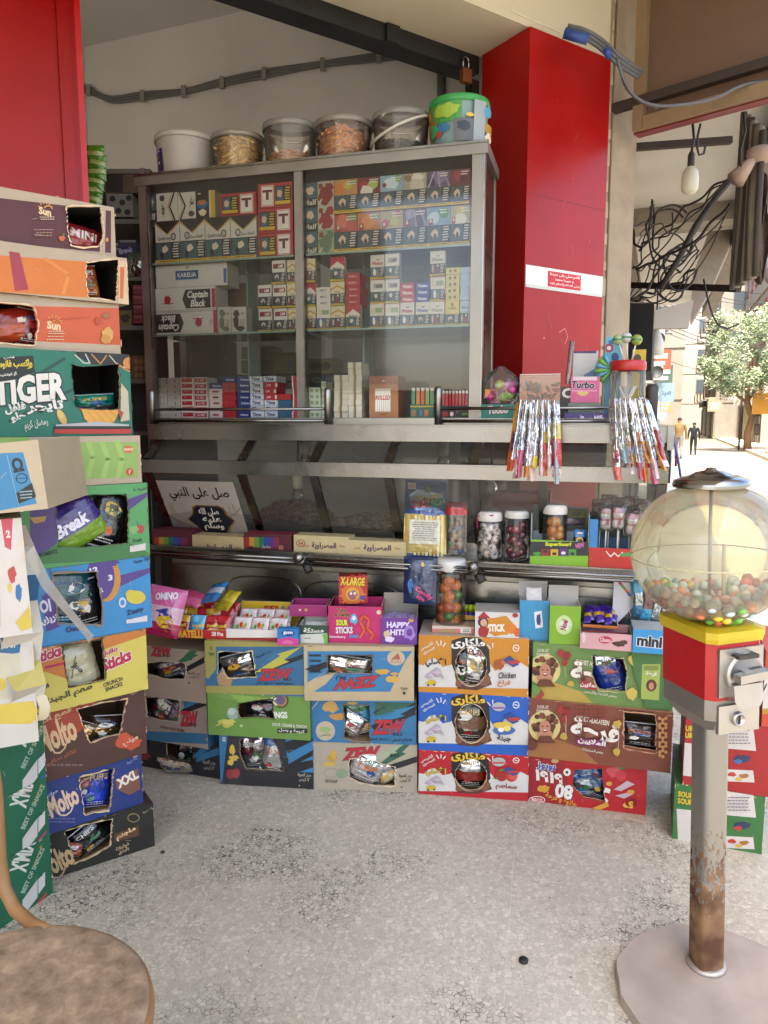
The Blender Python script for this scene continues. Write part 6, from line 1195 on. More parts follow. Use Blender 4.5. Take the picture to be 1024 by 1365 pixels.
z=lbox(203,741,834,'blue and purple spice carton with an alarm clock, fifth from the bottom','#2f79a8',[G_('#4a3674',110,800,140,772,203,756,203,762,160,782,130,800),O_('#b07a34',142,772,19,30),O_('#4a3674',134,770,19,30),blob('#4a3674',148,750,10,5,2),T_('#c8c4cc','12',125,760,10,7,-8,.06),T_('#c8c4cc','3',147,770,5,7,0,.06),T_('#c8c4cc','6',134,787,6,6,0,.06),G_('#4a3674',56,795,80,780,80,835,62,842),T_('#c8c4cc','OI',60,808,14,16,-6,.08),T_('#c8c4cc','بريك',66,826,22,12,-24,.06),O_('#b8a838',181,796,13,9),O_('#b8a838',174,792,7,6),O_('#b8bcc0',163,803,5,7),O_('#2f79a8',163,803,3,4),T_('#1a2c5c','Zesty',180,815,23,8,-6,.04),G_('#c0b8bc',168,826,196,820,196,828,168,831),lines('#5a5060',170,824,192,829,2)[0],T_('#14285c','10 جنيه',188,747,20,5,-4,.04),T_('#14285c','Oscar',100,837,24,7,-3,.04),L_('#14285c',.8,64,752,68,765)],poly(70,766,100,764,129,762,132,785,136,802,135,832,110,832,78,830,76,800),[('dark teal snack pouch in the blue clock carton',96,800,.13,.16,[(0,'#1c4a54'),(.5,'#16303c'),(.85,'#2c7c94')],(0,6,0)),('dark grey snack pouch at the right in the clock carton',118,808,.09,.14,[(0,'#1c2430'),(.4,'*#5c6470'),(.6,'#26201e')],(0,-8,0))],z0=z,seed=35,side='#24608a',top='#5a6a74',edge='#7a6a58')
z=lbox(200,643,738,'green and purple apple carton with an open front, sixth from the bottom','#4a8a50',[G_('#4a3470',40,660,76,656,76,725,50,742,40,742),G_('#a88440',40,690,62,688,60,695,46,698),G_('#366a38',45,744,76,726,170,722,200,738,200,745,45,752),G_('#4a3470',169,666,197,656,196,662,172,680),blob('#9c3434',187,705,6,6,3),blob('#6a9a58',178,706,6,6,2),L_('#2a4a6c',.8,182,694,184,700),T_('#1c2c20','جنيه ١٠',187,652,18,5,-8,.03),T_('#2a4430','Fresh',183,720,12,5,-4,.03),G_('#c0b8b4',173,728,194,724,194,733,173,736),lines('#4a444a',175,728,191,733,2)[0],T_('#16241a','SPIROMINTZ',62,738,30,5,-8,.03)],poly(74,664,100,661,125,660,169,659,171,680,171,724,140,727,110,729,78,729,76,700),[('purple and lime snack pouch lettered in white in the apple carton',100,712,.17,.13,[(0,'#3a2468'),(.62,'#6a8c24')],(0,-28,0),[T_('#d8d4e0','Break',50,42,60,26,0,.05,.2)],.03),('green snack pouch with an apple picture in the apple carton',126,696,.13,.17,[(0,'#36502a'),(.4,'#2c4420'),(.7,'#5a7a30')],(0,12,0),None,.08),('black shiny snack pouch at the right in the apple carton',152,694,.10,.17,[(0,'#1a1a1c'),(.5,'*#4a4a4e')],(0,22,0),None,.05),('olive pouch with a red picture at the upper left in the apple carton',90,680,.12,.09,[(0,'#4a5a28'),(.4,'#7a3420'),(.7,'#2c4020')],(0,0,0),None,.11)],z0=z,seed=36,side='#3a6c40',top='#4a6a48',edge='#2a4a2c',tearw=.3)
z=lbox(189,580,640,'lime green carton with wavy stripes and tan border, seventh from the bottom','#7d9a4c',[G_('#a08e78',40,574,192,574,192,589,40,590),G_('#a08e78',184,574,192,574,192,645,184,645),L_('#8aa656',7,118,590,124,610,116,640),L_('#8aa656',7,136,590,144,612,136,642),L_('#8aa656',7,156,588,163,612,155,642),O_('#b05c34',171,599,7,5),T_('#cdb68c','PREMIUM',171,599,12,3,0,.04),O_('#a84830',173,629,5,5),T_('#cdb68c','٢',173,629,3,5,0,.06),G_('#a08e78',40,641,192,636,192,646,40,650),L_('#4a4030',.7,99,582,101,598)],poly(48,598,80,597,104,598,106,615,108,628,86,632,62,634,54,618),[('lime green snack pouch with a red picture in the lime carton',90,622,.11,.07,[(0,'#6a8c2c'),(.4,'#8c3c20'),(.6,'#7a9a34')],(0,-14,0)),('black pouch at the left in the lime carton',66,618,.08,.07,[(0,'#16181a'),(.5,'*#5a5a5a')],(0,25,0))],z0=z,seed=37,side='#a08e78',top='#a08e78')
A=[G_('#16130f',94,462,178,462,178,498,165,492,150,486,122,486,105,476),L_('#b0a89c',1.6,100,473,112,484,120,484,114,472),L_('#a87434',1.6,122,472,134,485,142,474),L_('#b0a89c',1.4,146,474,158,488,176,492),L_('#a87434',2,156,484,166,492,178,497),O_('#b0742c',172,484,8,8),L_('#16130f',.8,160,470,158,495),L_('#103c34',4,30,512,86,478),L_('#103c34',4,12,562,95,520),
 T_('#c9c4ba','TIGER',40,518,92,34,-6,.055,.15,'#10201c',.06),T_('#c9c4ba','تايجر',60,542,48,16,-5,.08,0,'#10201c',.04),T_('#c9c4ba','فلفل\nحلو',22,550,28,24,-14,.05),
 G_('#10140f',-20,478,44,474,46,496,20,506,-20,512),T_('#bfa82c','وإكسب فانوس',18,486,50,12,-5,.08),T_('#c9c4ba','فضي',12,477,14,4,-4,.04),T_('#c9c4ba','أو كوتشينة',10,499,26,5,-8,.04),T_('#c9c4ba','رمضان كريم',48,566,32,14,-12,.01),
 O_('#b5904a',82,556,11,5,62),O_('#c2a05c',80,552,7,3.5,62),G_('#9c3020',100,538,110,534,122,540,126,550,112,552),G_('#c08c3c',108,545,160,545,152,562,138,569,122,568,112,558),L_('#a8742c',.9,116,548,130,566),L_('#a8742c',.9,124,546,142,566),L_('#a8742c',.9,134,546,150,562),L_('#a8742c',.9,144,546,155,556),G_('#9c9c9c',74,566,130,562,172,566,170,571,74,572),G_('#16130f',72,568,174,568,174,572,72,573),G_('#9c2820',72,572,174,572,174,578,72,578),G_('#a89c84',160,510,170,522,172,560,160,562),G_('#8c3a28',156,545,164,550,160,560),G_('#a84424',96,530,102,528,99,538)]
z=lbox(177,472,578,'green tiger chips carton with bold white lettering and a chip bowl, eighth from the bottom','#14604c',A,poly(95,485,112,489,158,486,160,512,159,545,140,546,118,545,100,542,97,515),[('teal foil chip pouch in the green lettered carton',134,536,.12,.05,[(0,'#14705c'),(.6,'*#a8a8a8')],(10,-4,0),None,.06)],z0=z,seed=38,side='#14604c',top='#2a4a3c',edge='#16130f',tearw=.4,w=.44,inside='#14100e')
sun=lambda x,y,s=1.:[T_('#cbb088','Sun',x,y+2,17*s,10*s,4,.06)]+[L_('#c08a30',1.1,x+8*s*math.cos(a),y-2-7*s*math.sin(a),x+11*s*math.cos(a),y-2-10*s*math.sin(a)) for a in(.3,.8,1.3,1.8,2.3,2.8)]+[L_('#c08a30',1.6,*[v for i in range(8) for v in(x+4+6*s*math.cos(.1+i*.38),y-1-5*s*math.sin(.1+i*.38))])]+lines('#b8a088',x-8,y+9,x+12,y+15,2,3,.4)
z=lbox(161,406,470,'red orange cheese puff carton with a sun logo, third from the top','#b04a22',[G_(KO,-60,380,161,405,161,411,44,408,-60,396),G_(KO,-60,450,161,460,161,476,-60,470)]+sun(72,432)+[O_('#8a5a30',141,421,5,4),blob('#b88a48',143,447,8,10,4),blob('#a87838',140,452,6,6,6),O_('#a03c18',130,428,4,5),L_('#8c3a1c',.6,60,427,120,423)]+lines('#b89878',60,444,86,456,3,2,.35),poly(-6,404,30,407,44,409,50,432,46,460,24,459,-6,456),[('red puff pouch with a small white label in the red orange carton',22,446,.14,.09,[(0,'#7c1c14'),(.5,'#9c3a1c')],(0,-10,0),[R_('#c0b0a0',60,30,82,44)]),('dark red pouch at the right in the red orange carton',42,434,.06,.10,[(0,'#5c140f')],(0,6,0))],z0=z,seed=39,side=KO,top=KO)
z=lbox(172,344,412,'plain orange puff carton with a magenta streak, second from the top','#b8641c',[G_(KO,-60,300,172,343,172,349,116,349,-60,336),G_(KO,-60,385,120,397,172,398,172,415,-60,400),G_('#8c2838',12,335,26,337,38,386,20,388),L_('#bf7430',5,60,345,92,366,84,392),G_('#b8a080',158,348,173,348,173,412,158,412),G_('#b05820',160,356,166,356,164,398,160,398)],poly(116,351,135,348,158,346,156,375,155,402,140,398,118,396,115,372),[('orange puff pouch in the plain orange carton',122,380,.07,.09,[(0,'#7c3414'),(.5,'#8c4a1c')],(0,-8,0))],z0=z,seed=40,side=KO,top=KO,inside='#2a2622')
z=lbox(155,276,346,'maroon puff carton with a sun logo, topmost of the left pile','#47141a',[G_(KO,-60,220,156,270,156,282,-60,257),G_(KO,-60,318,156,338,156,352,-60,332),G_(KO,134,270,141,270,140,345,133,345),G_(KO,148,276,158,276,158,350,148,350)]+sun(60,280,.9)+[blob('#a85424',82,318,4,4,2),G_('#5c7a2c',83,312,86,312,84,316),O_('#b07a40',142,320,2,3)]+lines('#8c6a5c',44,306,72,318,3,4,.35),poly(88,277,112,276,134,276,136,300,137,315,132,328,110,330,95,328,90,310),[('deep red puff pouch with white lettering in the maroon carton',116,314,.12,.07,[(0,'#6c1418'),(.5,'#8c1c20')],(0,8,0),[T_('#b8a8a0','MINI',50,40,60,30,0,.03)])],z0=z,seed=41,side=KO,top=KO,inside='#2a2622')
# --- green cartons beside the chair
GG='dark green snack cartons beside the chair'
yw=R(64); uu=V(math.cos(yw),math.sin(yw),0); cr_=onZ(71,1190); zz=0; ys=[1190,1108,1030,945]
for i in range(3):
    wv=.42; o=V(cr_.x,cr_.y,0)-uu*wv; T=onP(71,ys[i+1],cr_,yw); h=T.z-zz; o.z=zz
    dy=ys[i]-1190; A=[T_('#b8b4a8',"X'MIX",30,1142+dy*1.05,36,26,-62,.04,.2),T_('#8c9a8c','BEST OF SNACKS',44,1160+dy*1.03,50,7,-52,.03),G_('#b0aca4',30,1222+dy,50,1196+dy,50,1172+dy,30,1200+dy),G_('#b8b4ac',51,1192+dy,60,1180+dy,60,1162+dy,51,1172+dy)]+[G_(['#a03028','#8c2c5c','#2c508c'][i],28,1234+dy,62,1192+dy,62,1188+dy,28,1229+dy)]+lines('#20302a',52,1166+dy,58,1184+dy,4)[:4]+[T_('#a89a2c','شيبسي',50,1140+dy,22,5,-55,.03)]
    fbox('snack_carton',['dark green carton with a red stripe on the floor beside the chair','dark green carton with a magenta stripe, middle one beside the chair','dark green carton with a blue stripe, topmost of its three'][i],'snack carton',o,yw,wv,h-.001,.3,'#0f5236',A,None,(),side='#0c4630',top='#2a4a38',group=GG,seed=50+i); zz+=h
# --- torn white and cream boxes resting on the green ones
def tilt(o,rx,ry): o.rotation_euler=(R(rx),R(ry),o.rotation_euler[2]); return o
yw2=R(28); P=onY(50,955,1.72); o=V(P.x,P.y,zz+.002)-V(math.cos(yw2),math.sin(yw2),0)*.36
hh=onY(50,842,1.72).z-o.z
F_=Face(o,yw2,.36,hh); A=[G_('#2a5a7c',-60,838,30,842,26,872,-60,866),G_('#b0a890',-60,884,26,870,30,930,-60,935),T_('#b8b4ac','12 PACK',4,858,32,12,183,.05),G_('#b8a040',-60,946,44,934,54,955,40,965,-60,965),O_('#b8a040',-2,912,10,9),G_('#a8a49c',8,905,18,892,26,900,22,925,12,928)]
carton('torn_box','white and blue torn drink box lettered upside down, resting on the green cartons','box',.36,.26,hh,o,yw2,'#b3ada2',F_.art(A),None,side='#b0a9a0',top='#a89c88',rside=[R_('#3a6a8c',0,0,100,25),T_('#9c4444','BITTER',45,45,50,12,-70,.03),G_('#b8a040',0,80,100,70,100,100,0,100),blob('#a85c30',60,84,16,8,2)])
z6=o.z+hh
P=onY(44,842,1.66); o=V(P.x,P.y,z6+.002)-V(math.cos(yw2),math.sin(yw2),0)*.36; hh=onY(44,697,1.66).z-o.z; F_=Face(o,yw2,.36,hh)
A=[G_('#a8404c',8,697,24,697,20,740,12,735),G_('#b0443c',-60,700,6,720,4,745,-60,750),O_('#b8404c',17,718,5,8),T_('#c0bab2','2',17,718,5,9,0,.06),blob('#a03c38',20,772,5,12,2),blob('#2c5c8c',28,796,4,12,3),blob('#b8a040',16,790,3,6,4),G_('#b8a040',22,836,44,812,46,842,30,848),G_('#a8a49c',-60,760,2,752,2,840,-60,846)]
tilt(carton('torn_box','torn white and pink fruit printed box sagging under the cream carton','box',.36,.24,hh,o,yw2,'#b8b0a6',F_.art(A),None,side='#b0a89e',top='#a89c88',rside=[blob('#a8444c',30,20,20,14,1),G_('#b8a040',0,76,100,60,100,90,0,100),blob('#b0762c',60,74,14,10,3),R_('#8c3a44',10,5,40,12)]),0,-2)
z7=o.z+hh
P=onY(66,690,1.62); yw3=R(6); o=V(P.x,P.y,z7+.004)-V(math.cos(yw3),math.sin(yw3),0)*.38; hh=onY(55,606,1.62).z-o.z; F_=Face(o,yw3,.38,hh)
A=[G_('#2f7098',-100,616,40,621,52,690,-100,706),L_('#8aa6b4',.5,18,622,28,692),T_('#16181a','Ω',31,637,13,17,-6,.1),O_('#16181a',35,655,8,7),O_('#2f7098',35,655,6.6,5.6),L_('#16181a',1,27,655,43,655),G_('#16181a',26,674,48,662,52,681,28,688)]+lines('#8aa0ac',30,672,48,684,3,3,.4)
tilt(carton('cream_carton','cream cardboard box with a bright blue printed panel and black symbols on the torn boxes','box',.38,.3,hh,o,yw3,'#a5957c',F_.art(A),None,side='#a08f76',top='#a8967c'),0,-5)
# hanging tape and torn flaps
t=thing('packing_tape','strip of clear packing tape dangling from the torn boxes over the left pile','tape')
P=[onY(x,y,Y) for x,y,Y in((38,735,1.64),(60,778,1.68),(90,815,1.75),(116,845,1.82),(122,852,1.83))]
mb=MB(); vs=[]
for i,p in enumerate(P): vs+=[p+V(-.006,0,-.008)*(1+.3*math.sin(i*2)),p+V(.008,.004,.010)*(1+.3*math.cos(i))]
mb.add(vs,[(2*i,2*i+1,2*i+3,2*i+2) for i in range(len(P)-1)],glass('#d8d0bc',.45,1.0,.2),True); mb.build('strip',t)
t=thing('torn_flap','crumpled torn cardboard flaps hanging off the sagging white boxes','cardboard')
mb=MB(); rn=random.Random(9)
pts=[(34,700),(46,728),(54,765),(50,800),(58,842),(54,880),(62,912),(56,940),(44,952)]; a=[onY(x,y,1.72+.02*(i%2)) for i,(x,y) in enumerate(pts)]; b=[p+V(-.05-.02*(i%3),-.05+.02*(i%2),.0) for i,p in enumerate(a)]
for i in range(8): mb.add([a[i],a[i+1],b[i+1],b[i]],[(0,1,2,3)],M(['#a8a298','#b8b4aa','#2c5c84','#b3aca0','#b8b0a4','#a89a50','#b3aca0','#b8a040'][i],.6),False)
mb.build('flap',t)
t=thing('torn_flap','curled scrap of cream tape at the bottom of the torn boxes','cardboard'); mb=MB(); q=[onY(x,y,1.72) for x,y in((48,925),(58,930),(63,945),(60,958),(54,962))]
mb.add([p+V(-.018,0,0) for p in q]+[p+V(.004,.01,0) for p in q],[(i,i+1,6+i,5+i) for i in range(4)],M('#b5a88c',.5),True); mb.build('scrap',t)
# --- two cartons behind the gumball machine
RGp=onZ(898,1118); RGy=R(-20)
def rbox(x0,x1,z0,yt,lab,c,A,off=0): 
    n=V(math.sin(RGy),-math.cos(RGy),0); q=RGp+n*off; a=onP(x0,1100,q,RGy); b=onP(x1,1100,q,RGy); T=onP(x0+20,yt,q,RGy).z
    fbox('snack_carton',lab,'snack carton',V(a.x,a.y,z0),RGy,(V(b.x,b.y,0)-V(a.x,a.y,0)).length,T-z0-.001,.3,c,A,None,(),side=c,top=c,group='sour candy cartons behind the gumball machine'); return T
def sour(y,c2): return [G_('#b3aca6',902,y+32,922,y+34,922,y+78,904,y+76),G_('#b3aca6',960,y+8,1004,y+10,1008,y+44,962,y+40),G_('#b3aca6',960,y+68,1004,y+70,1006,y+86,962,y+84),T_('#b8a020','SOUR\nSOUR',914,y+18,20,16,0,.1,0,'#16241a',.03),T_('#b8a020','سماكيس',984,y+8,24,6,2,.09,0,'#3a3020',.03),blob('#2a2a4c',990,y+54,11,5,3),blob(c2,984,y+58,6,3,4),blob('#9c3020',976,y+75,6,3,1),blob('#8c5a28',992,y+77,6,3,2),blob('#b0902c',985,y+81,5,2,6)]+lines('#5a5060',966,y+16,1000,y+36,5,2,.3)
zr_=rbox(897,1018,0,1046,'green sour candy carton on the floor behind the gumball machine','#2f5f2c',sour(1046,'#9c3030'))
zr2=rbox(907,1026,zr_,957,'red sour candy carton stacked on the green one','#8c1c1c',sour(957,'#2c5c8c'))
rbox(1006,1090,zr2,868,'white and orange sweets carton on top of the red one at the frame edge','#a83c28',[R_('#b8b0a8',1004,905,1100,945),L_('#14241a',2,1014,928,1022,912),blob('#9c7a20',1018,948,8,4,2)])
# ---------------- goods on the carton tops, ledge and counter ----------------
def tray(name,label,cat,base,x0,x1,yb,yt,dep,c,art=(),back=0.,backc=None,backart=(),z0=None,off=-.01,yaw=None,inside=None,group=None,th=.0025,extra=None,floor_h=.0,lip=True):
    """open-topped display tray; front face art in picture points, optional raised back flap"""
    o=cbox(base,x0,x1,yb,yt,off,z0=z0,yaw=yaw); P,yw,w,h=o; f=Face(P,yw,w,h); mb=MB(); ins=inside or c
    panel(mb,(0,0,h),(1,0,0),(0,0,-1),w,h,c,f.art(art)); panel(mb,(w,0,h),(0,1,0),(0,0,-1),dep,h,c); panel(mb,(0,dep,h),(0,-1,0),(0,0,-1),dep,h,c)
    hb=h+back; bc=backc or c
    panel(mb,(0,dep-th,hb),(1,0,0),(0,0,-1),w,hb,bc,[('t',a[1],a[2],*a[3:]) if a[0]=='t' else a for a in backart]); panel(mb,(w,dep,hb),(-1,0,0),(0,0,-1),w,hb,c)
    mb.box(.0002,th,0,w-.0002,dep-th*1.2,.002+floor_h,M(ins,.7)); im=M(ins,.7)
    mb.add([V(th,th,0),V(w-th,th,0),V(w-th,th,h),V(th,th,h)],[(0,1,2,3)],im); mb.add([V(th,th,0),V(th,dep-th,0),V(th,dep-th,h),V(th,th,h)],[(0,1,2,3)],im); mb.add([V(w-th,th,0),V(w-th,dep-th,0),V(w-th,dep-th,h),V(w-th,th,h)],[(3,2,1,0)],im)
    mb.add([V(0,0,h),V(w,0,h),V(w-th,th,h),V(th,th,h),V(w,dep,h),V(w-th,dep-th,h),V(0,dep,h),V(th,dep-th,h)],[(0,1,2,3),(1,4,5,2),(6,0,3,7)],M('#b8a88c' if lip else ins,.7))
    ob=mb.build(name,None,P,yw); tag(ob,label,cat,group); u=V(math.cos(yw),math.sin(yw),0); n=V(-math.sin(yw),math.cos(yw),0)
    return dict(o=P,u=u,n=n,w=w,h=h,dep=dep,yaw=yw,at=lambda fx,fy,z: P+u*(fx*w)+n*(fy*dep)+V(0,0,z),ob=ob,f=f)
def sachet(label,p,yaw,w,h,bands,art=None,rot=(-14,0,0),th=.014,group=None,cat='sweet packet',name='sweet_packet',seed=None):
    return bag(label,p,(rot[0],rot[1],math.degrees(yaw)+rot[2]),w,h,th,bands,seed if seed is not None else rb.randint(0,999),art,cat=cat,group=group,name=name,crump=.25)
O2=['first','second','third','fourth','fifth','sixth','seventh','eighth','ninth']
zK=z2+.001
# pink packet at the left end
p=onY(219,815,2.5); sachet('big pink and magenta powder packet leaning at the left end of the sweets row',p,R(-5),.13,.17,[(0,'#c05a8c'),(.4,'#c8a0b0'),(.7,'#a01c4c')],[G_('#2c2c7c',30,50,60,42,80,60,50,70),blob('#c8a020',60,70,20,14,2),blob('#8c1c2c',70,84,16,12,3),T_('#d8d0d8','OMINO',50,18,60,14,-12,.05)],(-16,12,8),.05)
# red tray of small bags
T1=tray('sweet_tray','red display tray with gold lettering packed with small sweet bags','display tray',K2,209,302,851,838,.17,'#a81c1c',[T_('#c8a030','FRATELLI',252,845,36,9,0,.07),T_('#d0c8c0','28 Pcs',290,845,15,5,0,.05),O_('#b8902c',225,845,3,4),T_('#d0c8c0','+3',215,845,5,5)],back=.02,z0=zK,off=-.0,yaw=K2[1])
pk=lambda c1,c2:[(0,c2),(.32,c1)]
gA=[T_('#c8a030','Fratelli',50,52,70,16,-6,.04,.2),blob('#b88428',50,76,24,12,2)]
k=0
for r,(dy,hh) in enumerate(((.12,.0),(.45,.012),(.78,.022))):
    for i in range(5 if r==0 else 6):
        cs=[('#7c1810','#b8902c'),('#7c1810','#b8902c'),('#3a8cb0','#5aa0bc'),('#8c1418','#a8202a')][[0,1,2,3,3][i] if r==0 else [0,0,1,3,0,3][i]]
        fx=[.14,.34,.58,.78,.92][i] if r==0 else .08+i*.165; w=.058; lab=f'{["red and gold","red and gold","light blue","crimson"][[0,1,2,3,3][i] if r==0 else [0,0,1,3,0,3][i]]} sweet bag, {O2[i]} in {["front","middle","back"][r]} row of the red tray'
        sachet(lab,T1['at'](fx,dy,.042+hh),T1['yaw'],w,.07,pk(*cs),gA if r==0 else None,(-20+rb.uniform(-6,6),rb.uniform(-8,8),rb.uniform(-10,10)),group='sweet bags in the red tray'); k+=1
for i,(px,py,lab,b,rt,w,h) in enumerate([(258,798,'pink flat sweet bag lying on the back of the red tray',[(0,'#a83c64'),(.5,'#b85478')],(-58,10,-20),.09,.07),(286,790,'blue and silver sweet bag lying on the back of the red tray',[(0,'#2870a8'),(.35,'#a8b4c4'),(.6,'#2870a8')],(-55,-14,-30),.09,.10),(304,800,'yellow ribbed packet lying across the back corner of the red tray',[(0,'#a8941c'),(.3,'#b8a430'),(.6,'#98841a')],(-50,0,-30),.07,.09)]):
    q=onY(px,py,2.60-.01*i); q.z=max(q.z,zK+.075); sachet(lab,q,T1['yaw'],w,h,b,None,rt,.022,'sweet bags in the red tray')
# yellow and white tray
T2=tray('sweet_tray','yellow and white display tray with a raised yellow lettered flap','display tray',K2,302,388,852,838,.18,'#cfc8c0',[G_('#8c1c24',300,850,392,850,392,856,300,856)],back=.055,backc='#c09c18',z0=zK,off=.0,yaw=K2[1],backart=[T_('#a02420','SEL',52,28,28,22,0,.06),T_('#1c6a94','AA',74,28,20,22,0,.06)])
for r in range(2):
    for i in range(3): sachet(f'red arc gummy packet, {O2[i]} in the {["front","back"][r]} row of the yellow tray',T2['at'](.2+i*.28,.2+r*.4,.040+r*.012),T2['yaw'],.062,.068,[(0,'#c8b8b4'),(.75,'#c0b0ac')],[L_('#9c1c28',4,6,72,30,84,70,84,94,72),L_('#9c1c28',3,4,4,96,4),blob('#4a8c2c',26,56,10,12,1),blob('#b8381c',48,48,10,16,2),blob('#b8841c',66,54,10,12,3),blob('#4a8c2c',76,48,7,10,4),G_('#c8c4c0',10,10,90,10,90,26,10,26)],(-32,0,rb.uniform(-5,5)),group='gummy packets in the yellow tray')
# small boxes
zq=z3+.001
def sbox_(name,label,cat,base,x0,x1,yb,yt,dep,c,art,z0,off=0,yaw=None,side=None,top=None,**k):
    o=cbox(base,x0,x1,yb,yt,off,z0=z0,yaw=yaw); f=Face(o[0],o[1],o[2],o[3]); return carton(name,label,cat,o[2],dep,o[3],o[0],o[1],c,f.art(art),None,side=side,top=top,seed=int(x0),**k)
tray('sweet_tray','magenta display tray behind the small green and white one','display tray',K3,386,436,820,806,.10,'#8c1c5c',[O_('#b88430',408,813,2,2),O_('#c8c0a0',400,813,1.5,1.5)],back=.0,z0=zq+.075,off=-.06)
sbox_('gum_box','small blue and pink gum box at the front edge of the olive carton','gum box',K2,370,398,862,838,.03,'#1c6ca8',[G_('#b8307c',368,853,384,849,400,853,400,864,368,864),O_('#14306c',384,844,9,4),T_('#c8ccd8','gum',384,844,12,4,0,.08),blob('#c05a8c',384,856,8,3,1)],zK-.0,.045,side='#1c5c8c',top='#2c7cb0')
T3=tray('sweet_tray','small green and white open tray of chewing gum','display tray',K3,399,437,859,833,.11,'#1c3c28',[G_('#b8b8ac',396,846,440,844,440,862,396,862),T_('#c8c8b8','مستكة',418,840,26,6,-2,.06),lines('#5a6a5c',402,850,434,856,2)[0],lines('#5a6a5c',402,850,434,856,2)[1],G_('#5a9c3c',430,846,440,843,440,862,434,862)],back=.02,backc='#b8b4a8',z0=zq,off=.01,inside='#a8a498')
for i in range(4): sachet(f'white gum sachet, {O2[i]} in the small green tray',T3['at'](.25+.17*i,.4+.1*(i%2),.04),T3['yaw'],.035,.05,[(0,'#b8bcb8'),(.5,'#7a9c84')],None,(-40,0,10*i-15),.01,'gum sachets in the green tray')
T4=tray('sweet_tray','magenta sour sticks display box with cartoon lettering','display box',K3,438,509,855,808,.15,'#a81858',[T_('#2a1020','Tom\n& Candy',456,817,20,12,-3,.06,0,'#b8a02c',.04),T_('#b8d02c','SOUR',456,830,15,7,0,.09,0,'#3a1020',.03),T_('#c8c4c8','STICKS',459,840,22,8,-2,.08,0,'#3a1020',.03),blob('#4a9cc0',472,825,5,7,1),O_('#c8c8d0',472,824,2.5,3),L_('#8c1c18',5,480,850,486,840,480,828,484,820,492,826,490,838,498,846,494,852),L_('#c04a2c',3,480,850,486,840,480,828,484,820,492,826,490,838,498,846,494,852),O_('#c8b090',505,816,3,3),T_('#c8b8c8','Strawberry',450,849,22,4,0,.03),R_('#5c6aa0',466,846,478,850)],z0=zq,off=-.005,inside='#7a1440',back=.0)
sbox_('sweet_box','red sweet box with a cartoon bomb burst standing on the magenta box','sweet box',K3,452,490,806,768,.06,'#9c1a14',[O_('#b85a1c',470,792,15,14),O_('#b8902c',470,792,9,9),blob('#8c4a5c',470,793,6,7,2),O_('#d0c0b0',468,791,1.6,2),O_('#d0c0b0',473,791,1.6,2),T_('#c8a820','X-LARGE',470,775,32,10,3,.07,0,'#3a0c08',.03),blob('#2c3c8c',483,797,3,4,3)]+[L_('#b8902c',1,470+14*math.cos(a),792+13*math.sin(a),470+18*math.cos(a),792+17*math.sin(a)) for a in[i*.6 for i in range(10)]],zq+T4['h']-.0,-.03,yaw=K3[1]+R(7),side='#a8301c',top='#6c100c')
for i,(a,b_) in enumerate(((-.016,8),(.004,-12),(.02,14))): sachet(f'red wrapped candy, {O2[i]} poking out on top of the red sweet box',onY(471+i*6,769,2.52)+V(a*.2,0,.0),0,.022,.02,[(0,'#8c1814')],None,(-30,b_,b_),.01,'red wrapped candies')
T5=tray('sweet_tray','purple nut bar display box with a raised grey back flap','display box',K3,508,556,857,823,.14,'#5c2c7c',[T_('#c8bcd8','HAPPY\nHITS',531,838,30,17,0,.09,0,'#3a1854',.03),blob('#8c6cb0',546,843,8,10,1),O_('#5c2c7c',546,843,4,5),blob('#b8a07c',516,846,4,7,2),blob('#c8bcd8',520,852,6,4,3),R_('#b88c2c',545,825,551,829)],back=.055,backc='#8c867c',z0=zq,off=-.0,inside='#8c867c')
for i in range(7): sachet(f'lilac nut bar, {O2[i]} in the purple nut bar box',T5['at'](.12+.12*i,.35+.12*(i%3),.065),T5['yaw'],.026,.07,[(0,'#8c80a8'),(.5,'#6c5a94')],None,(-55,10*(i%3-1),8*(i%2)),.012,'nut bars in the purple box')
zo=z4+.001
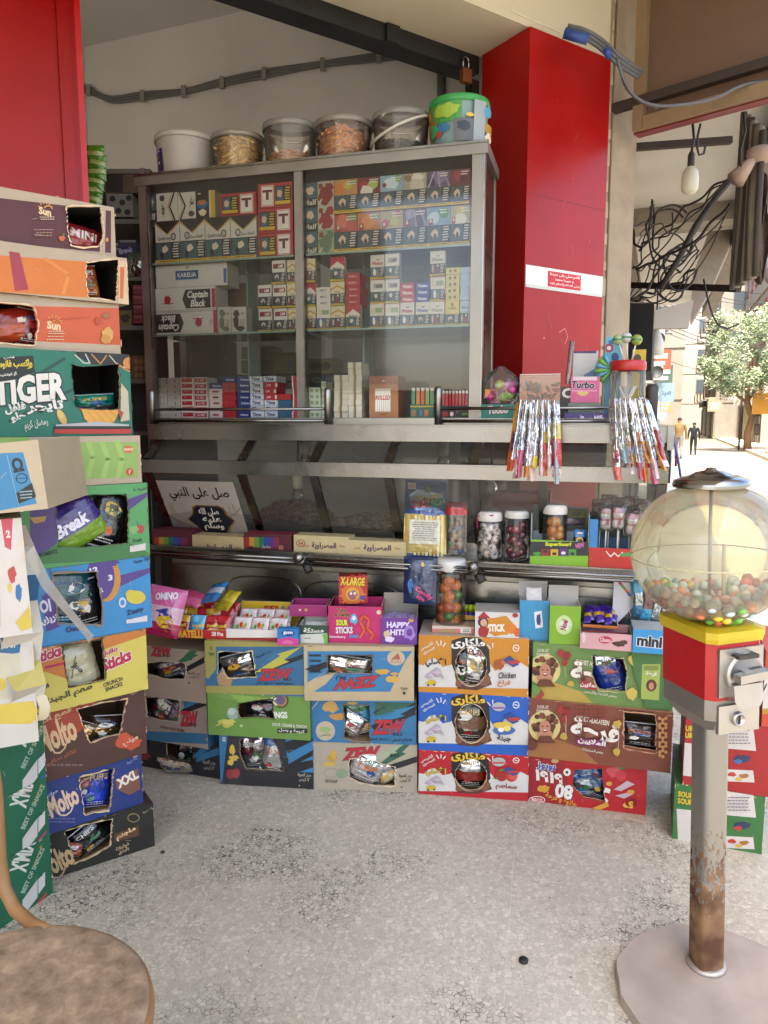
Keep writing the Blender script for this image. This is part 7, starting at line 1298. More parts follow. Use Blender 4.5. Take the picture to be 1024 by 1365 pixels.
# blue candy ice packet, in two parts: hanging lower one and the tall one on the ledge
def ledge(px,dd=.1): return cp(px,742,dd)
p=onY(560,774,2.5); sachet('deep blue ice candy packet with pink lettering standing behind the fruit jar',p,YC,.115,.165,[(0,'#16284c')],[T_('#b83c6c','Candy\nIce',62,80,60,22,30,.06),blob('#b8a020',60,14,6,5,1),blob('#3c6ca8',22,60,8,16,2)]+[O_('#8ca0c0',x,y,1.4,1.2) for x,y in((20,20),(80,30),(40,40),(70,55),(26,75),(50,64),(86,14))],(-4,0,0),.03,cat='ice candy packet')
a,zb_=cp(538,742,.12); b,_=cp(595,742,.12); zt_=cp(565,640,.1)[1]; 
sachet('tall blue and yellow ice candy packet with a white label standing on the ledge',W((a+b)/2,.11,(zL+zt_)/2+.002),YC,b-a,zt_-zL,[(0,'#22427c'),(.42,'#b09a58')],
 [G_('#22427c',0,0,100,0,100,30,85,46,60,50,40,42,0,46),G_('#c8a83c',0,50,100,50,100,98,0,98)]+[G_(['#c8b878','#b8924a','#d0c490'][i%3],8+i*9,46,14+i*9,46,14+i*9,99,8+i*9,99) for i in range(10)]+[G_('#1c3468',0,96,100,96,100,100,0,100),G_('#6c8cb8',10,20,30,12,60,14,90,18,98,28,90,36,70,38,64,44,60,38,30,40,14,34),T_('#b03820','CANDY',40,31,46,9,-4,.07,0,'#1c2c5c',.05),T_('#3c8c3c','AICE',78,29,28,9,-4,.07,0,'#1c2c5c',.05),T_('#b8a820','كاندي ايس',54,22,66,8,-2,.06,0,'#1c3c1c',.03),blob('#3a6a2c',56,12,8,5,1),R_('#c0b8b8',8,4,26,12),T_('#a02828','H2',17,8,12,5),R_('#c4c0ae',14,52,88,84)]+lines('#6a6c70',20,55,84,81,9,1,.35),(-6,0,0),.03,cat='ice candy packet')
# clear pouch of toys beside it
a,_=cp(594,742,.12); b,_=cp(622,742,.12); zt_=cp(608,668,.12)[1]; t=thing('toy_pouch','clear pouch of small colourful toys with a red header on the ledge','toy packet',W((a+b)/2,.12,zL),YC)
w_=b-a; hh=zt_-zL; mb=MB(); pillow(mb,w_,hh*.98,.02,[(0,film('#a01c28')),(.2,glass('#e8e6e0',.06,1,.08))],5); 
for i,v in enumerate(mb.v): mb.v[i]=(v[0],v[1],v[2]+hh/2)
mb.build('pouch',t); rn=random.Random(6)
for i in range(9): 
    mb=MB(); mb.ball((rn.uniform(-.3,.3)*w_,rn.uniform(-.004,.004),hh*(.12+.62*i/9)),.009,M(['#1c5c9c','#a03424','#2c7c3c','#8c1c24','#b8902c','#b0b4bc'][i%6],.3),8,(1.1,.6,1.2)); mb.build('toy',t)
# ---- jars
def jar(label,x0,x1,yt,yb,base,fill,lidc,off=-.06,lidh=.16,z0=None,frame=None,r0=.94,cat='sweet jar',n=60,br=.014):
    if frame=='C': a=cp(x0,yb,off)[0]; b=cp(x1,yb,off)[0]; P=W((a+b)/2,off,z0); H=cp((x0+x1)/2,yt,off)[1]-z0; r=(b-a)/2
    else:
        o=cbox(base,x0,x1,yb,yt,off,z0=z0); u=V(math.cos(o[1]),math.sin(o[1]),0); P=o[0]+u*(o[2]/2); H=o[3]; r=o[2]/2
    t=thing('sweet_jar',label,cat,P,0); mb=MB(); g=glass('#faf9f6',.03,.45,.05); mb.lathe([(0,.002),(r*.9,.002),(r*.96,.012),(r*.96,H*(1-lidh)*.92),(r*.86,H*(1-lidh))],g,32); mb.build('body',t)
    mb=MB(); z1=H*(1-lidh); mb.lathe([(r*.93,z1-.004),(r*.97,z1),(r*.97,H-.006),(r*.9,H),(0,H)],M(lidc,.35),32); mb.build('lid',t); rn=random.Random(int(x0))
    for q in range(n):
        pass
    return t,r,H,z1,rn
def pack(t,r,z1,rn,n,br,mk,fillto=.93):
    """drop balls into a jar by simple rejection"""
    pts=[]
    for k in range(n*60):
        if len(pts)>=n: break
        a=rn.uniform(0,6.283); q=(r*.93-br)*math.sqrt(rn.uniform(.15,1)); z=rn.uniform(br+.004,z1*fillto-br); p=V(q*math.cos(a),q*math.sin(a),z)
        if all((p-o).length>br*1.72 for o in pts): pts.append(p)
    for p in pts: mk(t,p,rn)
def eyeball(t,p,rn):
    mb=MB(); mb.ball(p,.0135,M('#dccfcb',.2),12); mb.build('candy',t); d=V(p.x*.6+rn.uniform(-.02,.02),-abs(.03),rn.uniform(-.01,.02)).normalized(); c=rn.choice(['#2c6a4c','#2c5c94','#4a7c8c','#8c6a2c']); mb=MB()
    for rr,cc,o_ in((.0088,'#b88c8c',.0098),(.007,c,.0116),(.0035,'#101010',.0128)):
        u=d.orthogonal().normalized(); w=d.cross(u); mb.add([p+d*(o_+.0012)]+[p+d*o_*1.0+(u*math.cos(i*.524)+w*math.sin(i*.524))*rr*.98 for i in range(12)],[(0,1+i,1+(i+1)%12) for i in range(12)],M(cc,.2))
    mb.build('iris',t)
t,r,H,z1,rn=jar('clear jar of gummy eyeballs with a white lid on the ledge',635,670,681,743,None,None,'#c4c0ba',.10,.17,zL,'C'); pack(t,r,z1,rn,44,.0135,eyeball)
mb=MB(); mb.tube([(-r*.97,-.01,z1-.03),(-r*.99,-.008,z1+.01),(-.6*r,-.7*r,z1+.022),(0,-.98*r,z1+.018),(.3*r,-.8*r,z1+.024)],.003,M('#a82050',.4),6); mb.build('ribbon',t)
def redball(t,p,rn):
    mb=MB(); mb.ball(p,.0155,M(rn.choice(['#7c1020','#8c1424','#6a1438','#5c1040']),.15),12,(1,1,.85)); mb.ball(p+V(0,-.0125,.004),.005,M('#b09098',.3),8); mb.build('candy',t)
t,r,H,z1,rn=jar('clear jar of dark red ball candies with a white lid on the ledge',671,706,680,743,None,None,'#c4c0ba',.10,.12,zL,'C'); pack(t,r,z1,rn,38,.0155,redball)
a0,_=cp(707,745,.16); b0,_=cp(784,745,.16); w_=b0-a0; hz=cp(745,721,.17)[1]-zL
def cface(x0,x1,dd,z0,z1): 
    a=cp(x0,740,dd)[0]; b=cp(x1,740,dd)[0]; return Face(W(a,dd,z0),YC,b-a,z1-z0)
mb=MB(); f=cface(707,784,.165,zL,zL+hz); A=[G_('#16181a',707,722,784,722,784,741,707,741),T_('#b8c020','SuperSour!',744,726,34,6,-2,.08,.1,'#2c3c0c',.02),R_('#7c1c1c',722,732,732,741),O_('#1a1414',727,735,3,2),R_('#b88c20',734,732,744,741),O_('#1a1414',739,738,3,2),R_('#4a2864',746,731,756,741),O_('#c8c0c8',751,737,3,2),R_('#3c7c2c',758,732,768,741),O_('#1a1414',763,738,3,2),T_('#b05c94','NEW',773,727,11,6,-14,.06),blob('#3c7c2c',716,738,5,3,2)]
panel(mb,(0,0,hz),(1,0,0),(0,0,-1),w_,hz,'#6c9c1c',f.art(A)); mb.box(0,.0008,0,w_,.09,.004,M('#6c9c1c')); mb.box(0,.0008,.004,.002,.09,hz*2.0,M('#8c9a9c')); mb.box(w_-.002,.0008,.004,w_,.09,hz*2.1,M('#8c9a9c')); mb.box(.002,.088,.004,w_-.002,.09,hz*2.2,M('#8c9a9c'))
tag(mb.build('sour_tray',None,f.o,YC),'lime and black sour candy display tray with cartoon monsters on the ledge','display tray')
def orange(t,p,rn): mb=MB(); mb.ball(p,.0165,M(rn.choice(['#b8681c','#c07824']),.2),12); mb.ball(p+V(0,-.013,.004),.006,M('#c8a878',.3),8); mb.build('candy',t)
t,r,H,z1,rn=jar('jar of orange ball candies with a white lid in the lime tray',722,756,672,724,None,None,'#c4c0ba',.12,.16,zL+.03,'C'); pack(t,r,z1,rn,26,.0165,orange)
mb=MB(); mb.lathe([(r*.99,.0),(r*.99,z1*.7)],M('#c0b0a8',.5),10); 
for i,(px,py,w,h,b,l,A) in enumerate([(773,717,.042,.06,[(0,'#1c5c8c'),(.45,'#16181a'),(.8,'#b8902c')],'blue and black monster sachet at the right of the lime tray',[O_('#b88c20',50,60,30,18),O_('#16181a',50,64,20,9),R_('#a8b0b8',30,14,70,24)]),(766,690,.07,.05,[(0,'#8c8c20'),(.5,'#3a2c3c')],'olive and purple sachet lying behind the orange jar',[T_('#3c5c1c','SOUR',50,26,60,24,-8,.06)]),(776,700,.04,.04,[(0,'#b0b4b8')],'pale sachet behind the monster sachet',None)]):
    t0,zz_=cp(px,py,.12-.02*i); sachet(l,W(t0,.13-.03*i,zz_),YC,w,h,b,A,(-8,0,10*i),.012)
# red lolly box with snowman lollies
a0,_=cp(785,745,.16); b0,_=cp(862,745,.16); w_=b0-a0; f=cface(785,862,.165,zL,zL+.045); mb=MB(); h_=cp(820,731,.165)[1]-zL
f=cface(785,862,.165,zL,zL+h_); panel(mb,(0,0,h_),(1,0,0),(0,0,-1),w_,h_,'#a02018',f.art([L_('#c8c4c0',1.5,808,735,814,742,819,737,824,742,830,736),G_('#4a7a3c',826,738,846,735,846,741,828,742)])); hb=cp(800,688,.08)[1]-zL
mb.box(0,.001,0,.0025,.1,hb,M('#2c6ca4')); mb.box(w_-.0025,.001,0,w_,.1,hb,M('#2c6ca4')); mb.box(.0025,.001,0,w_-.0025,.1,.003,M('#8c8c88')); mb.box(.0025,.098,.0,w_-.0025,.1,hb,M('#26506c')); panel(mb,(.0025,.0005,h_),(1,0,0),(0,0,-1),.02,.0001,'#a02018')
panel(mb,(0,-.0002,hb),(1,0,0),(0,0,-1),.026,hb-h_,'#2c6ca4'); mb.box(.026,.03,.035,w_-.01,.034,.04,M('#b8b4ac'))
tag(mb.build('lolly_box',None,f.o,YC),'red and blue display box of snowman lollies on the ledge','display box')
k=0
for px,py,dd in((800,682,.10),(812,676,.09),(826,680,.10),(840,678,.09),(808,691,.14),(824,690,.145),(843,698,.15),(856,682,.1)):
    t0,zc_=cp(px,py,dd); h0=zc_-zL-.03; t=thing('snowman_lolly',f'white snowman lolly with a red hat, {O2[k]} in the red and blue box','lolly',W(t0,dd,zL+.03),YC,'snowman lollies'); k+=1
    mb=MB(); mb.tube([(0,0,0),(.002,0,h0)],.0022,M('#c8c4bc',.4),8); mb.build('stick',t)
    mb=MB(); mb.ball((0,0,h0-.018),.021,M('#c8c0c0',.3),14,(1,.5,.95)); mb.ball((0,0,h0+.010),.018,M('#c8c0c0',.3),14,(1,.5,1)); mb.ball((0,-.0005,h0+.021),.0175,M('#a01c30',.3),12,(1,.55,.75)); mb.box(-.016,-.0115,h0-.007,.016,-.004,h0-.001,M('#a01c30',.4)); mb.box(.003,-.013,h0-.022,.009,-.008,h0-.003,M('#a01c30',.4))
    for dx in(-.004,.004): mb.ball((dx,-.0092,h0+.007),.002,M('#101010'),6)
    for dz in(-.008,-.014): mb.ball((0,-.0108,h0+dz-.006),.002,M('#101010'),6)
    mb.build('candy',t)
    mb=MB(); pillow(mb,.054,.085,.03,[(0,glass('#f4f2f0',.10,1.2,.1))],k,None,8,10); mb.v=[(v[0],v[1],v[2]+h0) for v in mb.v]; mb.build('wrapper',t)
# flat boxes of tissue-paper size on the ledge
RB=lambda x0,x1,y0,y1:[G_(c,x0+(x1-x0)*i/7,y0,x0+(x1-x0)*(i+1)/7+.5,y0,x0+(x1-x0)*(i+1)/7+.5,y0+(y1-y0)*.62,x0+(x1-x0)*i/7,y0+(y1-y0)*.62) for i,c in enumerate(['#8c2418','#a8782c','#5c7c2c','#1c5c4a','#1c3c7c','#4a2464','#6c1c3c'])]
CRM=lambda x,y,w,s=1:[T_('#3a2440','المصراوية',x,y,w,9,-1,.05),T_('#7c2c2c','جملة',x+w*.75,y,8,4),T_('#7c2c2c','قطاعي',x-w*.75,y,8,4)]
for i,(x0,x1,y0,y1,c,A,l,tp) in enumerate([
 (204,256,716,737,'#4a1420',RB(206,250,716,737)+[R_('#8c5a3c',237,727,243,733),T_('#b8a8a8','مناديل',220,729,12,4)],'rainbow and maroon flat tissue box at the left end of the ledge','#5c1c2c'),
 (257,325,722,738,'#a89468',CRM(292,730,34),'cream lettered flat box between the two rainbow boxes','#b8a478'),
 (326,389,716,738,'#4a1420',RB(326,372,716,738)+[R_('#8c5a3c',372,727,378,733),R_('#101010',332,728,338,730),T_('#b8a8a8','مناديل',355,729,12,4)],'rainbow and maroon flat tissue box behind the ledge knob','#7c2438'),
 (392,465,716,739,'#b0a074',CRM(432,728,32)+[O_('#8c2c2c',401,724,6,5),O_('#b0a074',401,724,5,4),T_('#8c2c2c','24',401,724,6,4,0,.05)],'cream lettered flat box with a round red seal and torn top','#c0b084'),
 (465,541,721,741,'#b0a074',CRM(503,731,36),'cream lettered flat box beside the tall ice candy packet','#c0b084')]):
    f=cface(x0,x1,.15,zL+.0005,zL+cp((x0+x1)/2,y0,.15)[1]-cp((x0+x1)/2,y1,.15)[1]); carton('flat_box',l,'flat box',f.w,.075,f.h,f.o,YC,c,f.art(A),None,top=tp,group='flat boxes along the ledge')
# ---- on the orange and green cartons
def fruitc(t,p,rn): 
    c=rn.choice(['#b05018','#b8601c','#a84424','#3c5c20','#b8701c']); mb=MB(); mb.ball(p,.019,M(c,.2),12,(1.1,.8,1)); mb.ball(p+V(0,-.013,.003),.008,M('#c8784c' if c!='#3c5c20' else '#6c8c3c',.2),8); mb.build('candy',t)
t,r,H,z1,rn=jar('tall clear jar of orange fruit jellies with a white screw lid',580,621,744,832,K4,None,'#c0beb8',-.09,.14,z0=zo); pack(t,r,z1,rn,34,.019,fruitc,.9)
tg=tray('marker_tray','yellow tray of fluorescent markers behind the stick box','display tray',K4,608,652,834,820,.08,'#a8841c',[R_('#16181a',610,826,650,832)],z0=zo,off=-.10)
for r_ in range(2):
    for i in range(6):
        c=[['#a8b81c','#5c9c2c','#b8ac1c','#b8b020','#a8b81c','#b8ac1c'],['#3c9c5c','#b02c6c','#1c3c8c','#1c3c8c','#1c4c9c','#1c3c8c']][0 if r_ else 1][i]; p=tg['at'](.1+.16*i,.3+.4*r_,.004); t=thing('marker',f'{["lower","upper"][r_]} row fluorescent marker, {O2[i]} from the left in the yellow tray','marker',p,tg['yaw'],'markers in the yellow tray')
        h0=.045+.02*r_; mb=MB(); mb.tube([(0,0,0),(0,0,h0*.62)],.0085,M(c,.35),10); mb.build('barrel',t); mb=MB(); mb.tube([(0,0,h0*.62),(0,0,h0)],.0092,M('#a8b81c' if r_ else c,.3),10); mb.build('cap',t)
sbox_('wafer_box','flat clear topped wafer box lying in front of the fruit jar','wafer box',K4,576,632,846,834,.10,'#b0685c',[R_('#b8a89c',576,834,632,838),R_('#8c7c50',586,839,606,843),R_('#c0bcb4',614,838,628,844)]+lines('#2a2420',616,839,626,843,2),zo,-.03,side='#a05c50',top='#b8a08c')
sbox_('sweet_box','white stick sweet box with an orange blob and a girl in a red hat','sweet box',K4,633,692,852,815,.12,'#b8b4ae',[blob('#b0741c',664,834,19,14,2),T_('#d0ccc4','STICK',662,837,22,9,-2,.09),O_('#b86a1c',682,838,7,7),O_('#b8501c',690,843,5,6),blob('#8c1c1c',645,842,7,8,3),O_('#3a2018',644,829,7,7),O_('#b88c74',645,830,4.5,5),G_('#8c1c1c',636,824,654,824,645,815),O_('#8c2a24',687,820,4,3),T_('#6a6660','FRUIT',685,852,10,3)],zo,.0,side='#a8a49e',top='#a8a298')
zg=z5+.001
T6=tray('sweet_box','light blue open box of wafers beside the green one','open box',K5,692,731,852,800,.08,'#2f7ca4',[G_('#c8c8cc',712,816,722,814,724,836,714,838),T_('#7c2430','Tronky',718,826,16,6,80,.06),O_('#1c3c6c',718,826,3,7)],back=.05,backc='#a8a49e',z0=zg,off=-.02,inside='#b0aca6',yaw=K5[1]+R(8))
T7=tray('sweet_box','lime green open box with a raised grey flap','open box',K5,732,773,858,807,.09,'#6c941c',[O_('#a8b87c',752,833,11,13),blob('#b8bcb4',753,833,7,8,2),T_('#7c2430','Noel',752,833,14,7,-78,.06)],back=.05,backc='#a8a49e',z0=zg,off=.01,inside='#b0aca6',yaw=K5[1]+R(6))
sachet('white folded leaflet sticking out of the light blue box',T6['at'](.5,.4,T6['h']+.012),T6['yaw'],.05,.05,[(0,'#b0aca8')],None,(-20,0,0),.004,cat='leaflet',name='leaflet')
T8=tray('sweet_tray','pale pink chocolate display box with dark chocolate chips','display box',K5,773,842,868,842,.12,'#b88c90',[G_('#3a1c20',773,839,842,843,842,846,773,843),O_('#a02c44',807,853,9,5),T_('#c8a8ac','Choco',807,853,14,5,0,.06),blob('#3a2018',826,858,9,4,2),blob('#4a2a1c',832,856,5,3,3),blob('#c8a8b0',778,850,3,7,4)],z0=zg,off=.03,inside='#5c3c40',yaw=K5[1]+R(1))
T9=tray('sweet_tray','orange fronted box packed with purple and gold chocolate bars','display box',K5,777,824,845,832,.12,'#b8641c',[],back=.03,backc='#3c2420',z0=zg+T8['h']+.001,off=-.03,inside='#3c2420')
for i in range(9): sachet(f'purple and gold chocolate bar, {O2[i]} in the orange fronted box',T9['at'](.12+.1*i,.3+.18*(i%3),.03+.006*(i%2)),T9['yaw'],.026,.075,[(0,'#3c247c'),(.4,'#b8902c'),(.6,'#3c247c')],None,(-62,14*(i%3-1),20*(i%2)-10),.014,'chocolate bars in the orange fronted box')
for i in range(5): sachet(f'pink chocolate sachet, {O2[i]} in the pale pink box',T8['at'](.15+.17*i,.3,.03),T8['yaw'],.04,.05,[(0,'#6c2c40'),(.5,'#8c6c70')],None,(-50,8*(i%2),0),.012,'sachets in the pale pink box')
sbox_('sweet_box','sky blue sweet box with black rounded lettering by the gumball machine','sweet box',K5,843,893,868,838,.11,'#2f80b0',[T_('#101418','mini',866,855,32,13,2,.1,0,'#c8ccd0',.04)],zg,.03,side='#266c98',top='#8c908c')
t=thing('paper_cone','white card leaning upright with a colourful striped edge','card',onY(836,800,2.36),K5[1]); mb=MB()
q=[onY(x,y,2.42)-onY(836,800,2.36) for x,y in((819,765),(846,768),(850,803),(824,830),(816,828))]
inv=Matrix.Rotation(-K5[1],4,'Z'); q=[inv@x for x in q]; mb.add(q+[x+V(0,.004,0) for x in q],[(0,4,3,2,1),(5,6,7,8,9)]+[(i,(i+1)%5,5+(i+1)%5,5+i) for i in range(5)],'#b0aeb0'); mb.build('card',t); mb=MB()
s0,s1=q[0],q[2]
for i in range(8):
    a=q[0]+(q[2]-q[0])*(i/8)+V(0,-.002,0); b=q[0]+(q[2]-q[0])*((i+1)/8)+V(0,-.002,0); dn=V(-.012,0,-.008); mb.add([a,b,b+dn,a+dn],[(0,1,2,3)],['#1c8ca8','#b8a81c','#a01c6c','#3c8c3c','#b8541c','#1c5ca0','#b8a81c','#8c2c8c'][i])
mb.build('stripe',t)
for i,(px,py,b,l) in enumerate([(851,795,[(0,'#2c7c9c'),(.4,'*#8c9498'),(.7,'#1c5c7c')],'blue and silver bar pouch standing behind the sky blue box'),(864,800,[(0,'*#8ca0a8'),(.3,'#5c3c34'),(.7,'#2c7c9c')],'brown and silver bar pouch standing behind the sky blue box'),(878,803,[(0,'#1c5c8c'),(.5,'*#8c9498')],'navy and silver bar pouch half behind the gumball machine')]):
    sachet(l,onY(px,py,2.4-.01*i),K5[1],.04,.13,b,None,(-6,(-6,4,8)[i],0),.025)
# ---- on the counter top, right of the cabinet
zD=zA1+.001
def dface(x0,x1,dd,z0,yt,yb=None): 
    a=cp(x0,550,dd)[0]; b=cp(x1,550,dd)[0]; z1=cp((x0+x1)/2,yt,dd)[1]; return Face(W(a,dd,z0),YC,b-a,z1-z0)
def dbox(name,label,cat,x0,x1,yt,dd,dep,c,A,z0=None,side=None,top=None,**k): f=dface(x0,x1,dd,zD if z0 is None else z0,yt); carton(name,label,cat,f.w,dep,f.h,f.o,YC,c,f.art(A),None,side=side,top=top,**k); return f.o.z+f.h
zz1=dbox('gum_box','teal gum display box with white script lettering behind the guard rail','display box',641,689,539,.03,.12,'#0f6c5c',[T_('#c8c0bc','Toobo',664,546,26,10,-3,.08,.2,'#6c1c2c',.04),R_('#b0bcb0',652,561,680,569),blob('#14442c',645,567,5,4,2)],top='#0c4c40')
t=thing('toy_bag','clear plastic bag of pink and orange toys tied at the top, on the teal box','bag of toys',W(cp(668,515,-.02)[0],-.02,zz1+.001),YC); w_=(cp(695,515,-.02)[0]-cp(641,515,-.02)[0]); hh=cp(668,489,-.02)[1]-zz1
mb=MB(); rn=random.Random(4); n=26; m=12; vs=[]
for j in range(m+1):
    v=j/m; rr=w_/2*(1-.25*(1-v)**3)*(1 if v<.45 else (1-((v-.45)/.55)**1.8*.86))
    for i in range(n): a=6.283*i/n; k_=1+.07*math.sin(a*7+v*5)+.05*noise.noise(V(math.cos(a)*2,math.sin(a)*2,v*5)); vs.append(V(rr*k_*math.cos(a),rr*k_*.7*math.sin(a),hh*v))
mb.add(vs,[(j*n+i,j*n+(i+1)%n,(j+1)*n+(i+1)%n,(j+1)*n+i) for j in range(m) for i in range(n)],glass('#f8f6f4',.10,.5,.12),True); mb.build('bag_film',t)
for i in range(16):
    c=['#b8307c','#b8641c','#a8b82c','#c05c3c','#b0307c','#c06c2c','#8cb83c','#b85a8c'][i%8]; mb=MB(); x=rn.uniform(-.36,.36)*w_; y=rn.uniform(-.2,.15)*w_; z=.016+rn.uniform(0,.42)*hh
    if i%2: mb.box(x-.016,y-.012,z-.014,x+.016,y+.012,z+.014,M(c,.3),)
    else: mb.ball((x,y,z),.017,M(c,.3),10)
    mb.build('toy',t)
def clearbin(label,x0,x1,yt,dd,dep,cols,seed,n=60):
    f=dface(x0,x1,dd,zD,yt); t=thing('toy_container',label,'container',f.o,YC); mb=MB(); g=glass('#e8e8e4',.05,1.,.06); w,h=f.w,f.h
    for q in([(0,0,0),(w,0,0),(w,0,h),(0,0,h)],[(0,dep,0),(w,dep,0),(w,dep,h),(0,dep,h)],[(0,0,0),(0,dep,0),(0,dep,h),(0,0,h)],[(w,0,0),(w,dep,0),(w,dep,h),(w,0,h)]): mb.add([V(*p) for p in q],[(0,1,2,3)],g)
    mb.bar((0,0,h),(w,0,h),.003,.003,M('#b0aca4',.3)); mb.build('clear_box',t); rn=random.Random(seed)
    for i in range(n):
        mb=MB(); c=V(rn.uniform(.012,w-.012),rn.uniform(.012,dep-.012),rn.uniform(.01,h*.86)); d=V(rn.gauss(0,1),rn.gauss(0,.5),rn.gauss(0,1)).normalized()*.012; mb.tube([c-d,c+d*.3,c+d],[.003,.006,.002],M(cols[i%len(cols)] if c.z>h*.3 else '#26302c',.3),6); 
        if i<60: mb.build('toy',t)
    return t
clearbin('clear bin full of small plastic dinosaurs in blue, purple and green',692,746,499,.02,.10,['#24587c','#5c2464','#8c7c1c','#2c6c3c','#a02c1c','#1c3c6c','#8c2464'],3)
def shelf_(x): return cp(x,550,.03)[0]
dbox('gum_box','black and red gum box with a white curved letter behind the candy strips','box',746,764,512,.02,.06,'#26201e',[G_('#8c1c1c',745,511,766,511,766,516,745,516),T_('#c0b8b0','C',756,524,12,12,0,.08)])
zt1=dbox('storage_box','low box with coloured tabs under the pink gum box','box',757,800,537,.03,.08,'#5c6a5c',[R_('#2c7c3c',760,541,770,545),R_('#a88c1c',773,541,782,545),R_('#8c1c1c',786,541,796,545)])
zt2=dbox('gum_box','pink gum display box with dark lettering','display box',760,798,502,.03,.06,'#b04c74',[T_('#221a2c','Turbo',777,513,30,9,2,.08,.1,'#c8b8c0',.03),R_('#b8a8ac',764,502,796,507),blob('#b89c5c',777,524,7,4,2),R_('#c07c98',762,520,796,522)],z0=zt1+.0008,top='#8c3c5c')
dbox('storage_box','white box with a purple lid edge standing behind the pink gum box','box',762,795,468,-.06,.08,'#a8a6a2',[R_('#3a2054',762,466,795,471),G_('#4a6c8c',778,500,795,490,795,504,778,506)])
dbox('coco_box','purple coconut milk bar box with a white cup picture under the guard rail','sweet box',752,811,550,.085,.03,'#2a1c58',[T_('#b8b0c8','Coco Milk',789,559,32,9,-3,.06,.3),blob('#a8b0c0',764,562,7,5,2),G_('#b8b8c8',756,566,772,566,770,560,758,560),L_('#b8b0c8',.6,774,553,776,567),lines('#8c84a8',782,567,800,569,1)[0]],z0=zA1+.022)
t=thing('display_tube','thin clear plastic tube leaning against the red pillar','tube',W(cp(752,530,-.05)[0],-.05,zD),YC); mb=MB(); h0=cp(756,455,-.05)[1]-zD; mb.tube([(0,0,0),(.022,0,h0)],.009,glass('#e8e4e0',.25,1,.1),10); mb.build('tube',t)
def fan(px,py,c1,c2,lab,seed):
    t0,z0=cp(px,py,.0); t=thing('toy_fan',lab,'toy',W(t0,.0,z0),YC); rn=random.Random(seed)
    for i in range(6):
        a=R(120+i*22); mb=MB(); l=.055; mb.tube([(0,0,0),(math.cos(a)*l*.6,.002*i,math.sin(a)*l*.6),(math.cos(a)*l,.002*i,math.sin(a)*l)],[.003,.006,.010],M(c1 if i%2 else c2,.3),8); mb.build('blade',t)
    mb=MB(); mb.tube([(0,0,0),(.01,0,z0*0+-(z0-zD))],.002,M('#b8b8b4',.3),6); mb.build('stem',t)
fan(816,492,'#5c9c3c','#4c8ca8','bunch of green and blue spoon shaped toys beside the lolly jar',1)
dbox('sweet_card','tall sky blue card printed with round pictures behind the lollies','card',804,826,449,-.06,.02,'#5c9cb4',[O_('#8c2c50',812,464,6,6),O_('#1c3c6c',820,476,5,6),O_('#b8305c',813,486,5,5),O_('#c8c4c0',812,464,3,3),T_('#a02c4c','YO',812,498,12,8,0,.08),O_('#2c5c8c',815,456,4,3)])
dbox('sweet_card','small yellow card behind the lollies','card',840,858,466,-.06,.01,'#a8921c',[O_('#3a2c1c',850,478,5,6),R_('#6c5c1c',843,488,856,490)])
zj=cp(836,533,.02)[1]; zj=zD
t,r,H,z1,rn=jar('clear plastic jar with a red lid holding wrapped lollies by the candy strips',811,861,481,533,None,None,'#a01c1c',.0,.14,zj,'C')
for i in range(9):
    a=rn.uniform(0,6.28); q=r*.6; mb=MB(); mb.tube([(q*math.cos(a),q*math.sin(a),.01),(q*math.cos(a+2.6)*.8,q*math.sin(a+2.6)*.8,z1*.7)],.0025,M('#c0bcb4',.3),6); mb.build('stick',t)
for i in range(14):
    a=rn.uniform(0,6.28); q=r*.7*rn.random(); mb=MB(); mb.ball((q*math.cos(a),q*math.sin(a),rn.uniform(.02,.07)),.014,M(['#6c1c2c','#8c7c6c','#7c1424','#a8a08c'][i%4],.25),8); mb.build('candy',t)
for i,(px,py,c) in enumerate(((824,453,'#8c9c6c'),(835,450,'#a8a8a4'),(849,453,'#7c8c3c'))):
    t0,zc_=cp(px,py,.0); bx,_=cp(832+i*5,480,.0); t=thing('round_lolly',f'{["pale green","clear wrapped","olive green"][i]} round lolly standing above the red lidded jar','lolly',W(bx,.0,zj+H),YC,'round lollies on the jar'); mb=MB(); mb.tube([(0,0,0),(t0-bx,0,zc_-zj-H)],.0025,M('#c8c4bc',.4),8); mb.build('stick',t); mb=MB(); mb.ball((t0-bx,0,zc_-zj-H),.018,M(c,.2),16); mb.lathe([(.0183,-.003),(.0186,.0),(.0183,.003)],M('#3a6a3c',.3),16,(t0-bx,0,zc_-zj-H)); mb.build('candy',t)
